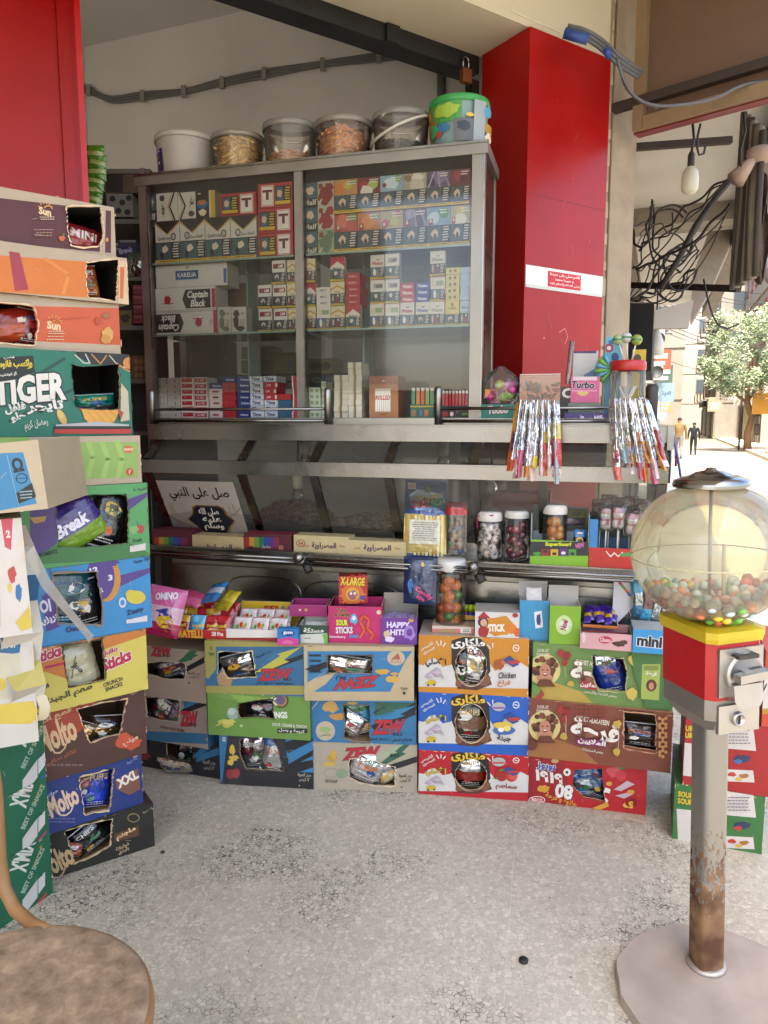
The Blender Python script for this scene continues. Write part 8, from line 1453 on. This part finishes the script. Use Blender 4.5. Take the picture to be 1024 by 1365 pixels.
# hanging strips of sweets
CLR=glass('#e8ecf0',.20,1.6,.1)
def strip(label,pts,wpx,bands,art,seed,grp):
    """long sachet strip hanging from the guard rail: pts = picture points down its middle"""
    t=thing('candy_strip',label,'candy strip',W(cp(pts[0][0],pts[0][1],.12)[0],.12,cp(*pts[0],.12)[1]),YC,grp); z0=cp(*pts[0],.12); n=len(pts); fine=[]
    for i in range(n-1):
        for k in range(6): u=k/6; fine.append((pts[i][0]+(pts[i+1][0]-pts[i][0])*u,pts[i][1]+(pts[i+1][1]-pts[i][1])*u))
    fine.append(pts[-1]); m=len(fine); vs=[]; w=cp(pts[0][0]+wpx*.86,pts[0][1],.12)[0]-z0[0]
    rn=random.Random(seed)
    for j,(x,y) in enumerate(fine):
        a,zz_=cp(x,y,.12+.13*min(1,j/m*1.6)); dd=.12+.10*min(1,j/m*1.4)
        a,zz_=cp(x,y,dd)
        for i in range(7): u=i/6-.5; vs.append(V(a-z0[0]+w*u,-(dd-.12)-.008*math.cos(u*6)+.010*noise.noise(V(u*4,j*.5,seed)),zz_-z0[1]))
    mb=MB()
    for j in range(m-1):
        v=j/(m-1); mat=[b[1] for b in bands if v>=b[0]][-1]; mat=CLR if mat=='clear' else (foil(mat[1:]) if mat[0]=='*' else film(mat))
        mb.add([vs[j*7+i] for i in range(7)]+[vs[(j+1)*7+i] for i in range(7)],[(i,7+i,8+i,i+1) for i in range(6)],mat,True)
    def P(x,y,k):
        fx=x/100*6; fy=y/100*(m-1); i=min(5,max(0,int(fx))); j=min(m-2,max(0,int(fy))); a=fx-i; b=fy-j
        return (vs[j*7+i]*(1-a)*(1-b)+vs[j*7+i+1]*a*(1-b)+vs[(j+1)*7+i]*(1-a)*b+vs[(j+1)*7+i+1]*a*b)+V(0,-.0012-k*2,0)
    if art: panel(mb,(0,0,0),(1,0,0),(0,0,-1),100,100,None,art,mapf=P,matf=lambda c:film(c) if isinstance(c,str) else c)
    mb.build('sachet',t); return t
STR=lambda c1,c2:[G_(c1,8,52,26,52,26,98,8,98),G_(c2,38,52,54,52,54,98,38,98),G_(c1,66,52,84,52,84,98,66,98)]
gs='candy strips hanging from the left of the guard rail'
strip('orange striped strip with blue lettering, slanting out at the far left of the bunch',[(693,536),(688,570),(684,600),(679,628)],13,[(0,'#b8782c'),(.4,'#b8541c')],[L_('#c8a83c',10,20,2,20,98),L_('#a8341c',10,80,2,80,98),T_('#1c2c5c','Dania',50,50,30,60,80,.08)],1,gs)
strip('clear and silver strip, second from the left in the left bunch',[(700,535),(696,570),(692,605),(688,638)],13,[(0,'*#d2d4d8'),(.7,'#c0a0a4')],[L_('#5c8ca0',8,50,20,50,60),L_('#b8a060',6,8,2,8,98)],2,gs)
strip('clear crinkled strip with a peach end, third in the left bunch',[(712,533),(710,570),(709,605),(708,641)],14,[(0,'*#d2d4d8'),(.75,'#c0a8a0')],[L_('#b8a060',6,8,2,8,98)],3,gs)
strip('red and yellow fruit strip, fourth in the left bunch',[(724,533),(725,570),(726,600),(726,634)],14,[(0,'*#d2d4d8'),(.35,'#b89c2c'),(.55,'#a83c20')],STR('#b8901c','#8c1c1c')+[L_('#b8a060',6,8,2,8,98),blob('#a8283c',60,10,20,6,3),blob('#2c5ca0',50,22,16,6,4)],4,gs)
strip('yellow topped strip with red sticks, at the right of the left bunch',[(739,533),(741,570),(742,600),(742,637)],15,[(0,'*#d2d4d8'),(.25,'#b8a42c'),(.45,'#a8342c'),(.85,'#c0a89c')],STR('#c0783c','#8c1c24')+[L_('#b8a060',6,8,2,8,98),blob('#b8a01c',46,36,22,6,2)],5,gs)
gs='candy strips hanging from the right of the guard rail'
strip('wide clear silver strip, leftmost of the right bunch',[(819,531),(821,570),(823,605),(824,640)],17,[(0,'*#d2d4d8'),(.8,'#b8645c')],[L_('#b8a060',6,8,2,8,98),L_('#5c8ca0',6,60,10,50,60)],6,gs)
strip('blue and clear strip, second in the right bunch',[(831,531),(836,570),(840,600),(843,632)],14,[(0,'*#d2d4d8'),(.6,'#8ca0b0'),(.8,'#c0b0b0')],[L_('#2c5ca0',10,40,55,52,92),T_('#1c2c6c','Dania',60,74,26,40,76,.08)],7,gs)
strip('orange striped strip with white lettering, third in the right bunch',[(841,531),(849,570),(856,605),(861,642)],13,[(0,'*#d2d4d8'),(.35,'#b8641c')],[L_('#c8b040',8,20,35,20,98),L_('#a02c1c',8,80,35,80,98),T_('#c8ccd8','Dania',50,66,30,46,78,.08,0,'#1c2c5c',.04)],8,gs)
strip('clear twisted strip with a pink end, fourth in the right bunch',[(851,530),(860,570),(868,605),(874,645)],14,[(0,'*#d2d4d8'),(.75,'#b0506c')],[L_('#b8a060',6,8,2,8,98),T_('#1c2c6c','Candy',50,70,26,40,76,.08)],9,gs)
strip('thin red and orange strip at the far right of the right bunch',[(862,533),(872,565),(879,590),(884,612)],10,[(0,'*#d2d4d8'),(.4,'#8c2c1c')],[L_('#b8781c',12,50,40,50,98)],10,gs)
strip('pink and white curled strip end hanging at the counter corner',[(866,585),(876,600),(882,612),(886,622)],16,[(0,'*#d2d4d8'),(.4,'#a83c5c'),(.7,'#c0b0b0')],None,11,gs)
rs=random.Random(41)
for side,(xa,xb,spread,nn) in enumerate(((692,744,-.35,7),(817,864,.5,7))):
    for i in range(nn):
        x=xa+(xb-xa)*(i+.35)/nn; sl=(-14+20*i/nn) if side==0 else (4+26*i/nn); bot=rs.uniform(612,648); y0=533-side*2
        c=rs.choice(['#b8782c','#a83c20','#b89c2c','#c0a8ac','#b0506c','#8ca0b0'])
        t_=strip(f'narrow silver and gold strip, {O2[i]} from the left over the {["left","right"][side]} bunch',[(x,y0),(x+sl*.35,570),(x+sl*.7,605),(x+sl,bot)],rs.choice([7,8,9]),[(0,'*#d8dade'),(rs.uniform(.45,.8),c)],[L_('#c8a850',14,8,2,8,98),L_('#c8a850',10,92,2,92,98),blob(rs.choice(['#2c5ca0','#a8283c','#b8a01c','#3c8c4c']),50,rs.uniform(20,60),26,5,i)],20+i+side*9,['candy strips hanging from the left of the guard rail','candy strips hanging from the right of the guard rail'][side])
        t_.location=t_.location+CN*(.010+.004*(i%2))
# key rings / toys hanging at the counter's right corner
t=thing('keyring_bunch','bunch of dark multicoloured cords hanging at the right corner of the counter','hanging toys',W(cp(893,580,.1)[0],.1,cp(893,578,.1)[1]),YC); rn=random.Random(12)
for i in range(14):
    mb=MB(); x=rn.uniform(-.03,.03); l=rn.uniform(.1,.19); mb.tube([(x*.3,0,0),(x,rn.uniform(-.02,.02),-l*.5),(x*1.3+rn.uniform(-.01,.01),rn.uniform(-.02,.02),-l)],.004,M(['#2c5c3c','#1c4c2c','#26303c','#a82c34','#b8b8b4','#2c4c8c','#c8a040'][i%7],.5),6); mb.build('cord',t)
t=thing('paper_sheet','white paper sheet hanging at the right corner of the counter','paper',W(cp(879,600,.12)[0],.12,cp(879,578,.12)[1]),YC); mb=MB(); mb.add([V(-.02,0,0),V(.008,.0,.0),V(.024,-.01,-.09),V(.02,-.008,-.115),V(-.012,-.004,-.115)],[(0,4,3,2,1)],M('#a8acb4',.6)); mb.build('sheet',t)
# crockery inside the counter behind the glass
t=thing('plate_stack','stack of steel plates inside the counter behind the lime tray','plates',W(cp(781,690,-.1)[0],-.1,zG+.001),YC); 
for i in range(7):
    mb=MB(); mb.lathe([(0,.018+i*.012),(.05,.018+i*.012),(.068,.03+i*.012),(.07,.031+i*.012),(.05,.02+i*.012)],ST,28); mb.build('plate',t)
t=thing('glass_bowl','upturned clear glass bowl inside the counter behind the orange jar','bowl',W(cp(742,690,-.12)[0],-.12,zG+.001),YC); mb=MB(); mb.lathe([(.065,0),(.07,.03),(.062,.07),(.03,.1),(0,.104)],glass('#d8dcd8',.15,1,.06),28); mb.build('bowl',t)
t=thing('tin_cup','white tin cup inside the counter behind the snowman lollies','cup',W(cp(846,680,-.08)[0],-.08,zG+.05),YC); mb=MB(); mb.lathe([(0,-.05),(.036,-.05),(.038,.03),(.040,.032)],M('#a8a49c',.3),24); mb.build('cup',t)
t=thing('milk_carton','white and red carton lying inside the counter under the candy strips','carton',W(cp(690,650,-.12)[0],-.12,zG+.0),YC)
mb=MB(); mb.box(-.1,0,.10,.12,.12,.17,M('#8c2c28',.5)); mb.box(.06,-.002,.105,.1,.0,.13,M('#b0aca4')); mb.box(-.09,.01,.0,.11,.11,.099,M('#6c5c48',.6)); mb.build('carton_body',t)
dbox('sign_card','red and white card imitating a sign reflection behind the upper glass under the pink box','card',748,811,586,.02,.004,'#a8a8ae',[R_('#8c2c24',752,586,808,594)],z0=zB0)  # card added in the counter to imitate red and white signs reflected there
# ---- wall shelf with goods between the left pile and the cabinet
sh=thing('wall_shelf','dark shelf rack in the gap between the left pile and the cabinet','shelf'); ys_=3.15
u2=V(math.cos(R(-15.5)),math.sin(R(-15.5)),0)
def sp(x,y,Y=3.15): return onY(x,y,Y)
for y in(225,292,368,434,505,575):
    a=sp(112,y); b=sp(200,y); mb=MB(); mb.box(a.x,ys_-.0,a.z-.018,b.x,ys_+.3,a.z,M('#5c5650',.6)); mb.build('board',sh)
for x in(186,):
    a=sp(x,200); b=sp(x+2,700); mb=MB(); mb.box(a.x,ys_-.01,0,a.x+.02,ys_+.01,sp(x,225).z,M('#6c6660',.5,.5,'metal')); mb.build('upright',sh)
a=sp(100,600); mb=MB(); mb.box(a.x,ys_+.3,.2,sp(200,600).x,ys_+.32,sp(150,225).z,M('#2c2622',.8)); mb.build('back_board',sh)
def sg(name,label,cat,x0,x1,y0,y1,c,A=(),Y=3.16,dep=.1):
    a=sp(x0,y1,Y); b=sp(x1,y1,Y); T=sp((x0+x1)/2,y0,Y); f=Face(a,0,b.x-a.x,T.z-a.z); carton(name,label,cat,f.w,dep,f.h,f.o,0,c,f.art(A),None,seed=int(x0))
sg('storage_carton','open brown carton on top of the shelf rack','carton',140,186,228,257,'#4a3a28',[G_('#1c1814',142,230,164,230,164,256,142,256)])
sg('tea_box','white box with black dots on the shelf rack','box',143,178,258,289,'#6c6a64',[O_('#16181a',x,y,4,4) for x,y in((150,265),(163,270),(158,281),(170,283),(172,264))])
sg('biscuit_box','dark blue box with white lettering on the shelf rack','box',157,182,320,343,'#14183c',[R_('#6c6870',160,318,181,323),T_('#8c8ca8','Break',168,334,18,7,-8,.05)])
p=sp(184,352); sachet('grey green crumpled bag on the shelf rack beside the blue box',p,0,.09,.1,[(0,'#3c4a40'),(.4,'*#6c7068')],None,(-8,0,0),.04)
for i in range(4): sg('red_tin',f'red tin, {ORD[i+1]} of the stack on the shelf rack','tin',178,190,419-13*i,431-13*i,'#6c1420',[R_('#8c3c44',178,421-13*i,190,424-13*i)])
sg('spice_box','yellow patterned box on the shelf rack beside the red tins','box',158,176,414,434,'#5c5428',[blob('#2c2418',167,424,6,6,2)])
sg('sweet_box','brown patterned box low on the shelf rack','box',176,196,474,509,'#5c3a20',[blob('#7c6040',182+6*(i%3),482+9*(i//3),2.5,3.5,i) for i in range(8)])
for i in range(6):
    p=sp(126+3*math.sin(i),206+12*i,2.95); sachet(f'green crisps bag, {O2[i]} from the top of the hanging column beside the red panel',p,0,.075,.07,[(0,'#4c7c1c'),(.4,'#8c9c5c'),(.6,'#3c6c1c')],None,(-4,8*(i%2),0),.03,'green bags hanging beside the red panel')
# ---------------- gumball machine ----------------
gpos=onZ(941,1297); GY=gpos.y; gx=gpos.x
TLT=R(-2.2); gm=thing('gumball_machine','red gumball machine with a big clear globe on a rusty pole','gumball machine',gpos,rot=(0,TLT,0)); GMX=Matrix.Rotation(TLT,3,'Y')
zp_=lambda y,x=940: onY(x,y,GY).z
def rust():
    m,t,p=newmat('rusty_pole'); N=t.nodes; L=t.links; tc=N.new('ShaderNodeTexCoord'); nz=N.new('ShaderNodeTexNoise'); nz.inputs['Scale'].default_value=95; nz.inputs['Detail'].default_value=9
    mp=N.new('ShaderNodeMapping'); mp.inputs['Scale'].default_value=(1,1,.45); L.new(tc.outputs['Object'],mp.inputs[0]); L.new(mp.outputs[0],nz.inputs[0])
    sx=N.new('ShaderNodeSeparateXYZ'); L.new(tc.outputs['Object'],sx.inputs[0]); mr=N.new('ShaderNodeMapRange'); mr.inputs[1].default_value=.05; mr.inputs[2].default_value=.52; mr.inputs[3].default_value=.30; mr.inputs[4].default_value=-.26; L.new(sx.outputs[2],mr.inputs[0])
    ad=N.new('ShaderNodeMath'); ad.operation='ADD'; L.new(nz.outputs[0],ad.inputs[0]); L.new(mr.outputs[0],ad.inputs[1]); r=N.new('ShaderNodeValToRGB'); r.color_ramp.elements[0].position=.50; r.color_ramp.elements[1].position=.56; L.new(ad.outputs[0],r.inputs[0])
    r.color_ramp.elements[0].color=(0,0,0,1); r.color_ramp.elements[1].color=(1,1,1,1)
    n2=N.new('ShaderNodeTexNoise'); n2.inputs['Scale'].default_value=14; L.new(tc.outputs['Object'],n2.inputs[0]); rc=N.new('ShaderNodeValToRGB'); rc.color_ramp.elements[0].position=.35; rc.color_ramp.elements[0].color=lin('#4a2c18'); rc.color_ramp.elements[1].position=.7; rc.color_ramp.elements[1].color=lin('#8c6c4c'); L.new(n2.outputs[0],rc.inputs[0])
    mx=N.new('ShaderNodeMix'); mx.data_type='RGBA'; L.new(r.outputs[0],mx.inputs[0]); mx.inputs[6].default_value=lin('#8c8a84'); L.new(rc.outputs[0],mx.inputs[7]); L.new(mx.outputs[2],p.inputs['Base Color'])
    inv=N.new('ShaderNodeMapRange'); inv.inputs[3].default_value=.85; inv.inputs[4].default_value=.1; L.new(r.outputs[0],inv.inputs[0]); L.new(inv.outputs[0],p.inputs['Metallic']); r2=N.new('ShaderNodeMapRange'); r2.inputs[3].default_value=.33; r2.inputs[4].default_value=.8; L.new(r.outputs[0],r2.inputs[0]); L.new(r2.outputs[0],p.inputs['Roughness'])
    b=N.new('ShaderNodeBump'); b.inputs['Strength'].default_value=.5; b.inputs['Distance'].default_value=.003; L.new(r.outputs[0],b.inputs['Height']); L.new(b.outputs[0],p.inputs['Normal']); return m
rn=random.Random(2)
mb=MB(); n=60; rad=[.232*(1+.012*math.sin(i*1.3)+rn.uniform(-.012,.012)) for i in range(n)]
mb.add([V(rad[i]*math.cos(6.283*i/n),rad[i]*math.sin(6.283*i/n)-.09,.0) for i in range(n)]+[V(rad[i]*.985*math.cos(6.283*i/n),rad[i]*.985*math.sin(6.283*i/n)-.09,.022) for i in range(n)],[tuple(range(n,2*n))]+[(i,(i+1)%n,n+(i+1)%n,n+i) for i in range(n)],M('#94877a',.85,0,'worn')); mb.build('base',gm).rotation_euler=(0,-TLT,0)
zb0=zp_(950); mb=MB(); pr=.031; m_=rust()
sec=[(pr*math.cos(a)*(1.0),pr*math.sin(a)) for a in [2*math.pi*i/24 for i in range(24)]]
sq=[(pr*1.02*math.copysign(abs(math.cos(a))**.45,math.cos(a)),pr*1.02*math.copysign(abs(math.sin(a))**.45,math.sin(a))) for a in [2*math.pi*i/32 for i in range(32)]]
zl=[.022,.3,.6,zb0]; mb.add([V(x,y,z) for z in zl for x,y in sq],[(i*32+j,i*32+(j+1)%32,(i+1)*32+(j+1)%32,(i+1)*32+j) for i in range(3) for j in range(32)],m_,True); o=mb.build('pole',gm); o.rotation_euler=(0,0,R(10))
mb=MB(); mb.lathe([(pr,.022),(pr+.014,.022),(pr+.012,.03),(pr+.003,.032),(pr,.03)],M('#a8a098',.5,.7,'metal'),24); mb.build('collar',gm)
# body: chamfered square turned so that one corner faces left-front
z0b=zp_(955); z1b=zp_(905,890); zr0=zp_(840); zr1=zp_(822); BR=R(-38)
def octo(s,c,z):
    sx=s*.84; sy=s*1.12; return [V(x,y,z) for x,y in((-sx+c,-sy),(sx-c,-sy),(sx,-sy+c),(sx,sy-c),(sx-c,sy),(-sx+c,sy),(-sx,sy-c),(-sx,-sy+c))]
def prism(mb,levels,m,cap0=True,cap1=True):
    vs=[];k=len(levels)
    for l in levels: vs+=l
    fs=[(i*8+j,i*8+(j+1)%8,(i+1)*8+(j+1)%8,(i+1)*8+j) for i in range(k-1) for j in range(8)]
    if cap0: fs.append(tuple(range(8))[::-1])
    if cap1: fs.append(tuple((k-1)*8+j for j in range(8)))
    mb.add(vs,fs,m)
body=lambda name,lv,m: None
def gb_(name,mb): o=mb.build(name,gm); o.rotation_euler=(0,0,R(14)); o.location=(-.004,0,0); return o
s=.080; c=.017
mb=MB(); prism(mb,[octo(s*.62,c*.6,z0b-.005),octo(s*.99,c,z0b+.03),octo(s,c,z0b+.075)],M('#8c8880',.38,.8,'metal')); gb_('lower_casting',mb)
PR=M('#a00c16',.28,0,'print')
mb=MB(); prism(mb,[octo(s*1.01,c,z0b+.0755),octo(s*1.01,c,zr0)],PR); gb_('body',mb)
mb=MB(); prism(mb,[octo(s*1.07,c,zr0+.0005),octo(s*1.09,c,zr0+.01),octo(s*1.09,c,zr1-.006),octo(s*.9,c,zr1)],M('#b39c1c',.35)); gb_('yellow_rim',mb)
# coin mechanism on the front right face (local -y face)
fz=(z0b+.0755+zr0)/2; MET=M('#a8a49e',.3,.9,'metal')
def onface(mb,name): return gb_(name,mb)
yf=-s*1.12*1.01
zc_=zr0-.062
mb=MB(); mb.box(-.052,yf-.008,zc_-.052,.055,yf-.0003,zc_+.052,MET); gb_('coin_plate',mb)
mb=MB(); Tm=Matrix.Translation(V(.004,yf-.008,zc_-.002))@Matrix.Rotation(R(90),4,'X'); mb.lathe([(.046,0),(.046,.008),(.040,.013),(.036,.010),(.0,.010)],MET,36,T=Tm); gb_('coin_dial',mb)
mb=MB(); mb.box(-.022,yf-.030,zc_+.034,.026,yf-.0085,zc_+.042,M('#4a4844',.4,.8,'metal')); gb_('coin_slot',mb)
mb=MB(); a=V(-.028,yf-.03,zc_-.006); mb.bar((-.030,yf-.034,zc_-.004),(.046,yf-.034,zc_+.001),.022,.017,MET,(0,0,1)); mb.bar((.0,yf-.018,zc_-.002),(.0,yf-.032,zc_-.002),.02,.02,MET); gb_('turn_handle',mb)
mb=MB(); mb.add([V(-.032,yf-.001,z0b+.125),V(.034,yf-.001,z0b+.125),V(.036,yf-.03,z0b+.118),V(-.034,yf-.03,z0b+.118),V(-.034,yf-.034,z0b+.085),V(.036,yf-.034,z0b+.085),V(.026,yf-.036,z0b+.07),V(-.024,yf-.036,z0b+.07)],[(0,1,2,3),(3,2,5,4),(4,5,6,7)],MET); 
mb.add([V(-.032,yf-.001,z0b+.125),V(-.034,yf-.03,z0b+.118),V(-.034,yf-.034,z0b+.085),V(-.03,yf-.001,z0b+.075)],[(0,1,2,3)],MET); mb.add([V(.034,yf-.001,z0b+.125),V(.036,yf-.03,z0b+.118),V(.036,yf-.034,z0b+.085),V(.032,yf-.001,z0b+.075)],[(3,2,1,0)],MET); gb_('chute_flap',mb)
mb=MB(); mb.box(-.05,yf-.006,z0b+.004,.05,yf+.004,z0b+.066,MET); gb_('lock_plate',mb)
mb=MB(); Tm=Matrix.Translation(V(-.004,yf-.006,z0b+.035))@Matrix.Rotation(R(90),4,'X'); mb.lathe([(.016,0),(.015,.008),(.011,.009),(.011,.006),(0,.006)],MET,24,T=Tm); mb.box(-.006,yf-.0135,z0b+.026,-.002,yf-.0125,z0b+.044,M('#14120f',.5)); gb_('lock',mb)
# globe
gz=zp_(735); gr=onY(1048,735,GY).x-onY(846,735,GY).x; gr/=2; gxo=onY(947,735,GY).x-gx+.038; zt_=zp_(645); zb_=zr1-.002
GG_=glass('#f6f0d4',.25,.4,.08); mb=MB(); prof=[]; 
for i in range(25):
    a=math.pi*(.5+ (i-12)/24*.93)  # from bottom to top
    ph=-math.pi/2*.93+ (math.pi*.93)*i/24; zz_=gz+(math.sin(ph)*((zt_-gz) if ph>0 else (gz-zb_))/math.sin(math.pi/2*.93)); prof.append((gr*math.cos(ph)**.86,zz_))
mb.lathe(prof,GG_,64,(gxo,0,0)); mb.build('globe',gm)
mb=MB(); mb.tube([(gxo+(gr-.001)*math.cos(a),(gr-.001)*math.sin(a),gz-.012) for a in [6.283*i/48 for i in range(49)]],.0016,M('#b8b08c',.3),6,False); mb.build('globe_seam',gm)
lr=(onY(995,645,GY).x-onY(899,645,GY).x)/2
mb=MB(); mb.lathe([(lr,zt_-.004),(lr*1.02,zt_+.002),(lr*.98,zt_+.010),(lr*.72,zt_+.018),(lr*.66,zt_+.017),(lr*.4,zt_+.027),(lr*.16,zt_+.031),(lr*.12,zt_+.036),(0,zt_+.037)],M('#8a8a88',.16,1.,'plain'),48,(gxo,0,0)); mb.build('lid',gm)
mb=MB(); mb.tube([(gxo,0,zb_),(gxo,0,zt_)],.004,M('#8c8880',.4,.8),8); mb.tube([(gxo+.022,-.02,zb_),(gxo+.022,-.02,gz+.02)],.0045,M('#a89c7c',.4),8); mb.build('centre_rod',gm)
# gumballs and capsule toys
pts=[]; fill=gz-(gz-zb_)*.62
for k in range(60000):
    if len(pts)>=230: break
    r_=rn.choice([.0105,.0125,.013]); z=rn.uniform(zb_+.012,fill+.01); ph=math.asin(max(-1,min(1,(z-gz)/(gz-zb_)*math.sin(math.pi/2*.93)))); R_m=gr*math.cos(ph)**.86-r_-.003; a=rn.uniform(0,6.283); q=R_m*math.sqrt(rn.uniform(.25,1)); 
    if R_m<=0: continue
    p=V(gxo+q*math.cos(a),q*math.sin(a),z+.012*math.cos(a*2)*(q/gr))
    if a<math.pi and q<gr*.4: continue
    if all((p-o).length>(r_+r2)*.9 for o,r2 in pts): pts.append((p,r_))
GC_=['#d87a54','#acc0d0','#d8d0cc','#d09484','#bcccd8','#c8d4dc','#6cac4c','#d8b83c','#d8603c','#acb8c8','#d8b8b0']
cmats=[M(c_,.2) for c_ in GC_]; foot=[]
balls={}
for i,(p,r_) in enumerate(pts):
    if i>=230: break
    key=(i%len(GC_),r_)
    if key not in balls:
        mb=MB(); mb.ball((0,0,0),r_,cmats[key[0]],12); o=mb.build('gumball'); balls[key]=o.data; o.location=gpos+GMX@p
    else: o=bpy.data.objects.new('gumball',balls[key]); col.objects.link(o); o.location=gpos+GMX@p
    tag(o,f'{["orange","grey blue","white","rusty pink","pale blue","silver","green","yellow","red orange","slate","peach"][key[0]]} ball in the globe, {["left","middle","right"][min(2,int((p.x-gxo+gr)/gr*1.5))]}, {["back","front"][p.y<0]}, {["low","halfway up","near the surface"][min(2,int((p.z-zb_)/(fill-zb_)*3))]} in the heap','gumball','balls in the gumball machine globe')
p=onZ(698,1282); mb=MB(); mb.lathe([(0,.001),(.011,.001),(.012,.006),(.009,.009),(0,.009)],M('#2c2a28',.5,.5,'metal'),14); tag(mb.build('bottle_cap',None,p),'dark bottle cap lying alone on the open floor','bottle cap')
p=onZ(217,1137); mb=MB(); mb.lathe([(0,.001),(.006,.001),(.007,.004),(0,.006)],M('#2c2824',.8),9); tag(mb.build('pebble',None,p),'small dark pebble on the floor near the black carton','pebble')
# ---------------- chair in the corner ----------------
sc=onZ(30,1335,.45); cc=V(-.55,.945,.0)
t=thing('chair','bentwood chair with a round worn brown seat in the near left corner','chair',cc)
def seatmat():
    m,t,p=newmat('worn_seat'); N=t.nodes; L=t.links; tc=N.new('ShaderNodeTexCoord'); a=N.new('ShaderNodeTexNoise'); a.inputs['Scale'].default_value=24; a.inputs['Detail'].default_value=12; a.inputs['Distortion'].default_value=.2; a.inputs['Roughness'].default_value=.7; L.new(tc.outputs['Object'],a.inputs[0]); r=N.new('ShaderNodeValToRGB'); r.color_ramp.elements[0].position=.32; r.color_ramp.elements[0].color=lin('#63513f'); r.color_ramp.elements[1].position=.68; r.color_ramp.elements[1].color=lin('#a38c70'); e=r.color_ramp.elements.new(.5); e.color=lin('#846f5a'); L.new(a.outputs[0],r.inputs[0]); L.new(r.outputs[0],p.inputs['Base Color']); p.inputs['Roughness'].default_value=.5
    b=N.new('ShaderNodeBump'); b.inputs['Strength'].default_value=.2; b.inputs['Distance'].default_value=.004; L.new(a.outputs[0],b.inputs['Height']); L.new(b.outputs[0],p.inputs['Normal']); return m
mb=MB(); mb.lathe([(0,.452),(.12,.453),(.185,.456),(.2,.455),(.208,.450),(.209,.444)],seatmat(),64); mb.build('seat',t)
WD=M('#86613a',.5,0,'worn'); mb=MB(); mb.lathe([(.204,.448),(.213,.444),(.216,.43),(.213,.405),(.2,.4),(0,.4)],WD,64); mb.build('seat_rim',t)
for a in(.9,2.3,-.8,3.9): 
    mb=MB(); mb.tube([(.17*math.cos(a),.17*math.sin(a),.4),(.2*math.cos(a),.2*math.sin(a),.2),(.235*math.cos(a),.235*math.sin(a),0)],[.017,.015,.012],WD,12); mb.build('leg',t)
P=[onY(x,y,Y)-cc for x,y,Y in((64,1243,1.14),(42,1232,1.17),(20,1212,1.20),(6,1185,1.215),(0,1150,1.22),(-2,1110,1.22),(-6,1050,1.22),(-20,960,1.22),(-60,860,1.2))]
mb=MB(); mb.tube(P,.0115,WD,12); mb.build('back_hoop',t)
P=[onY(x,y,Y)-cc for x,y,Y in((-60,860,1.2),(-140,830,1.1),(-250,880,.98),(-330,1000,.9))]; P.append(V(-.2,-.05,.43)); mb=MB(); mb.tube(P,.0115,WD,12); mb.build('back_hoop',t)
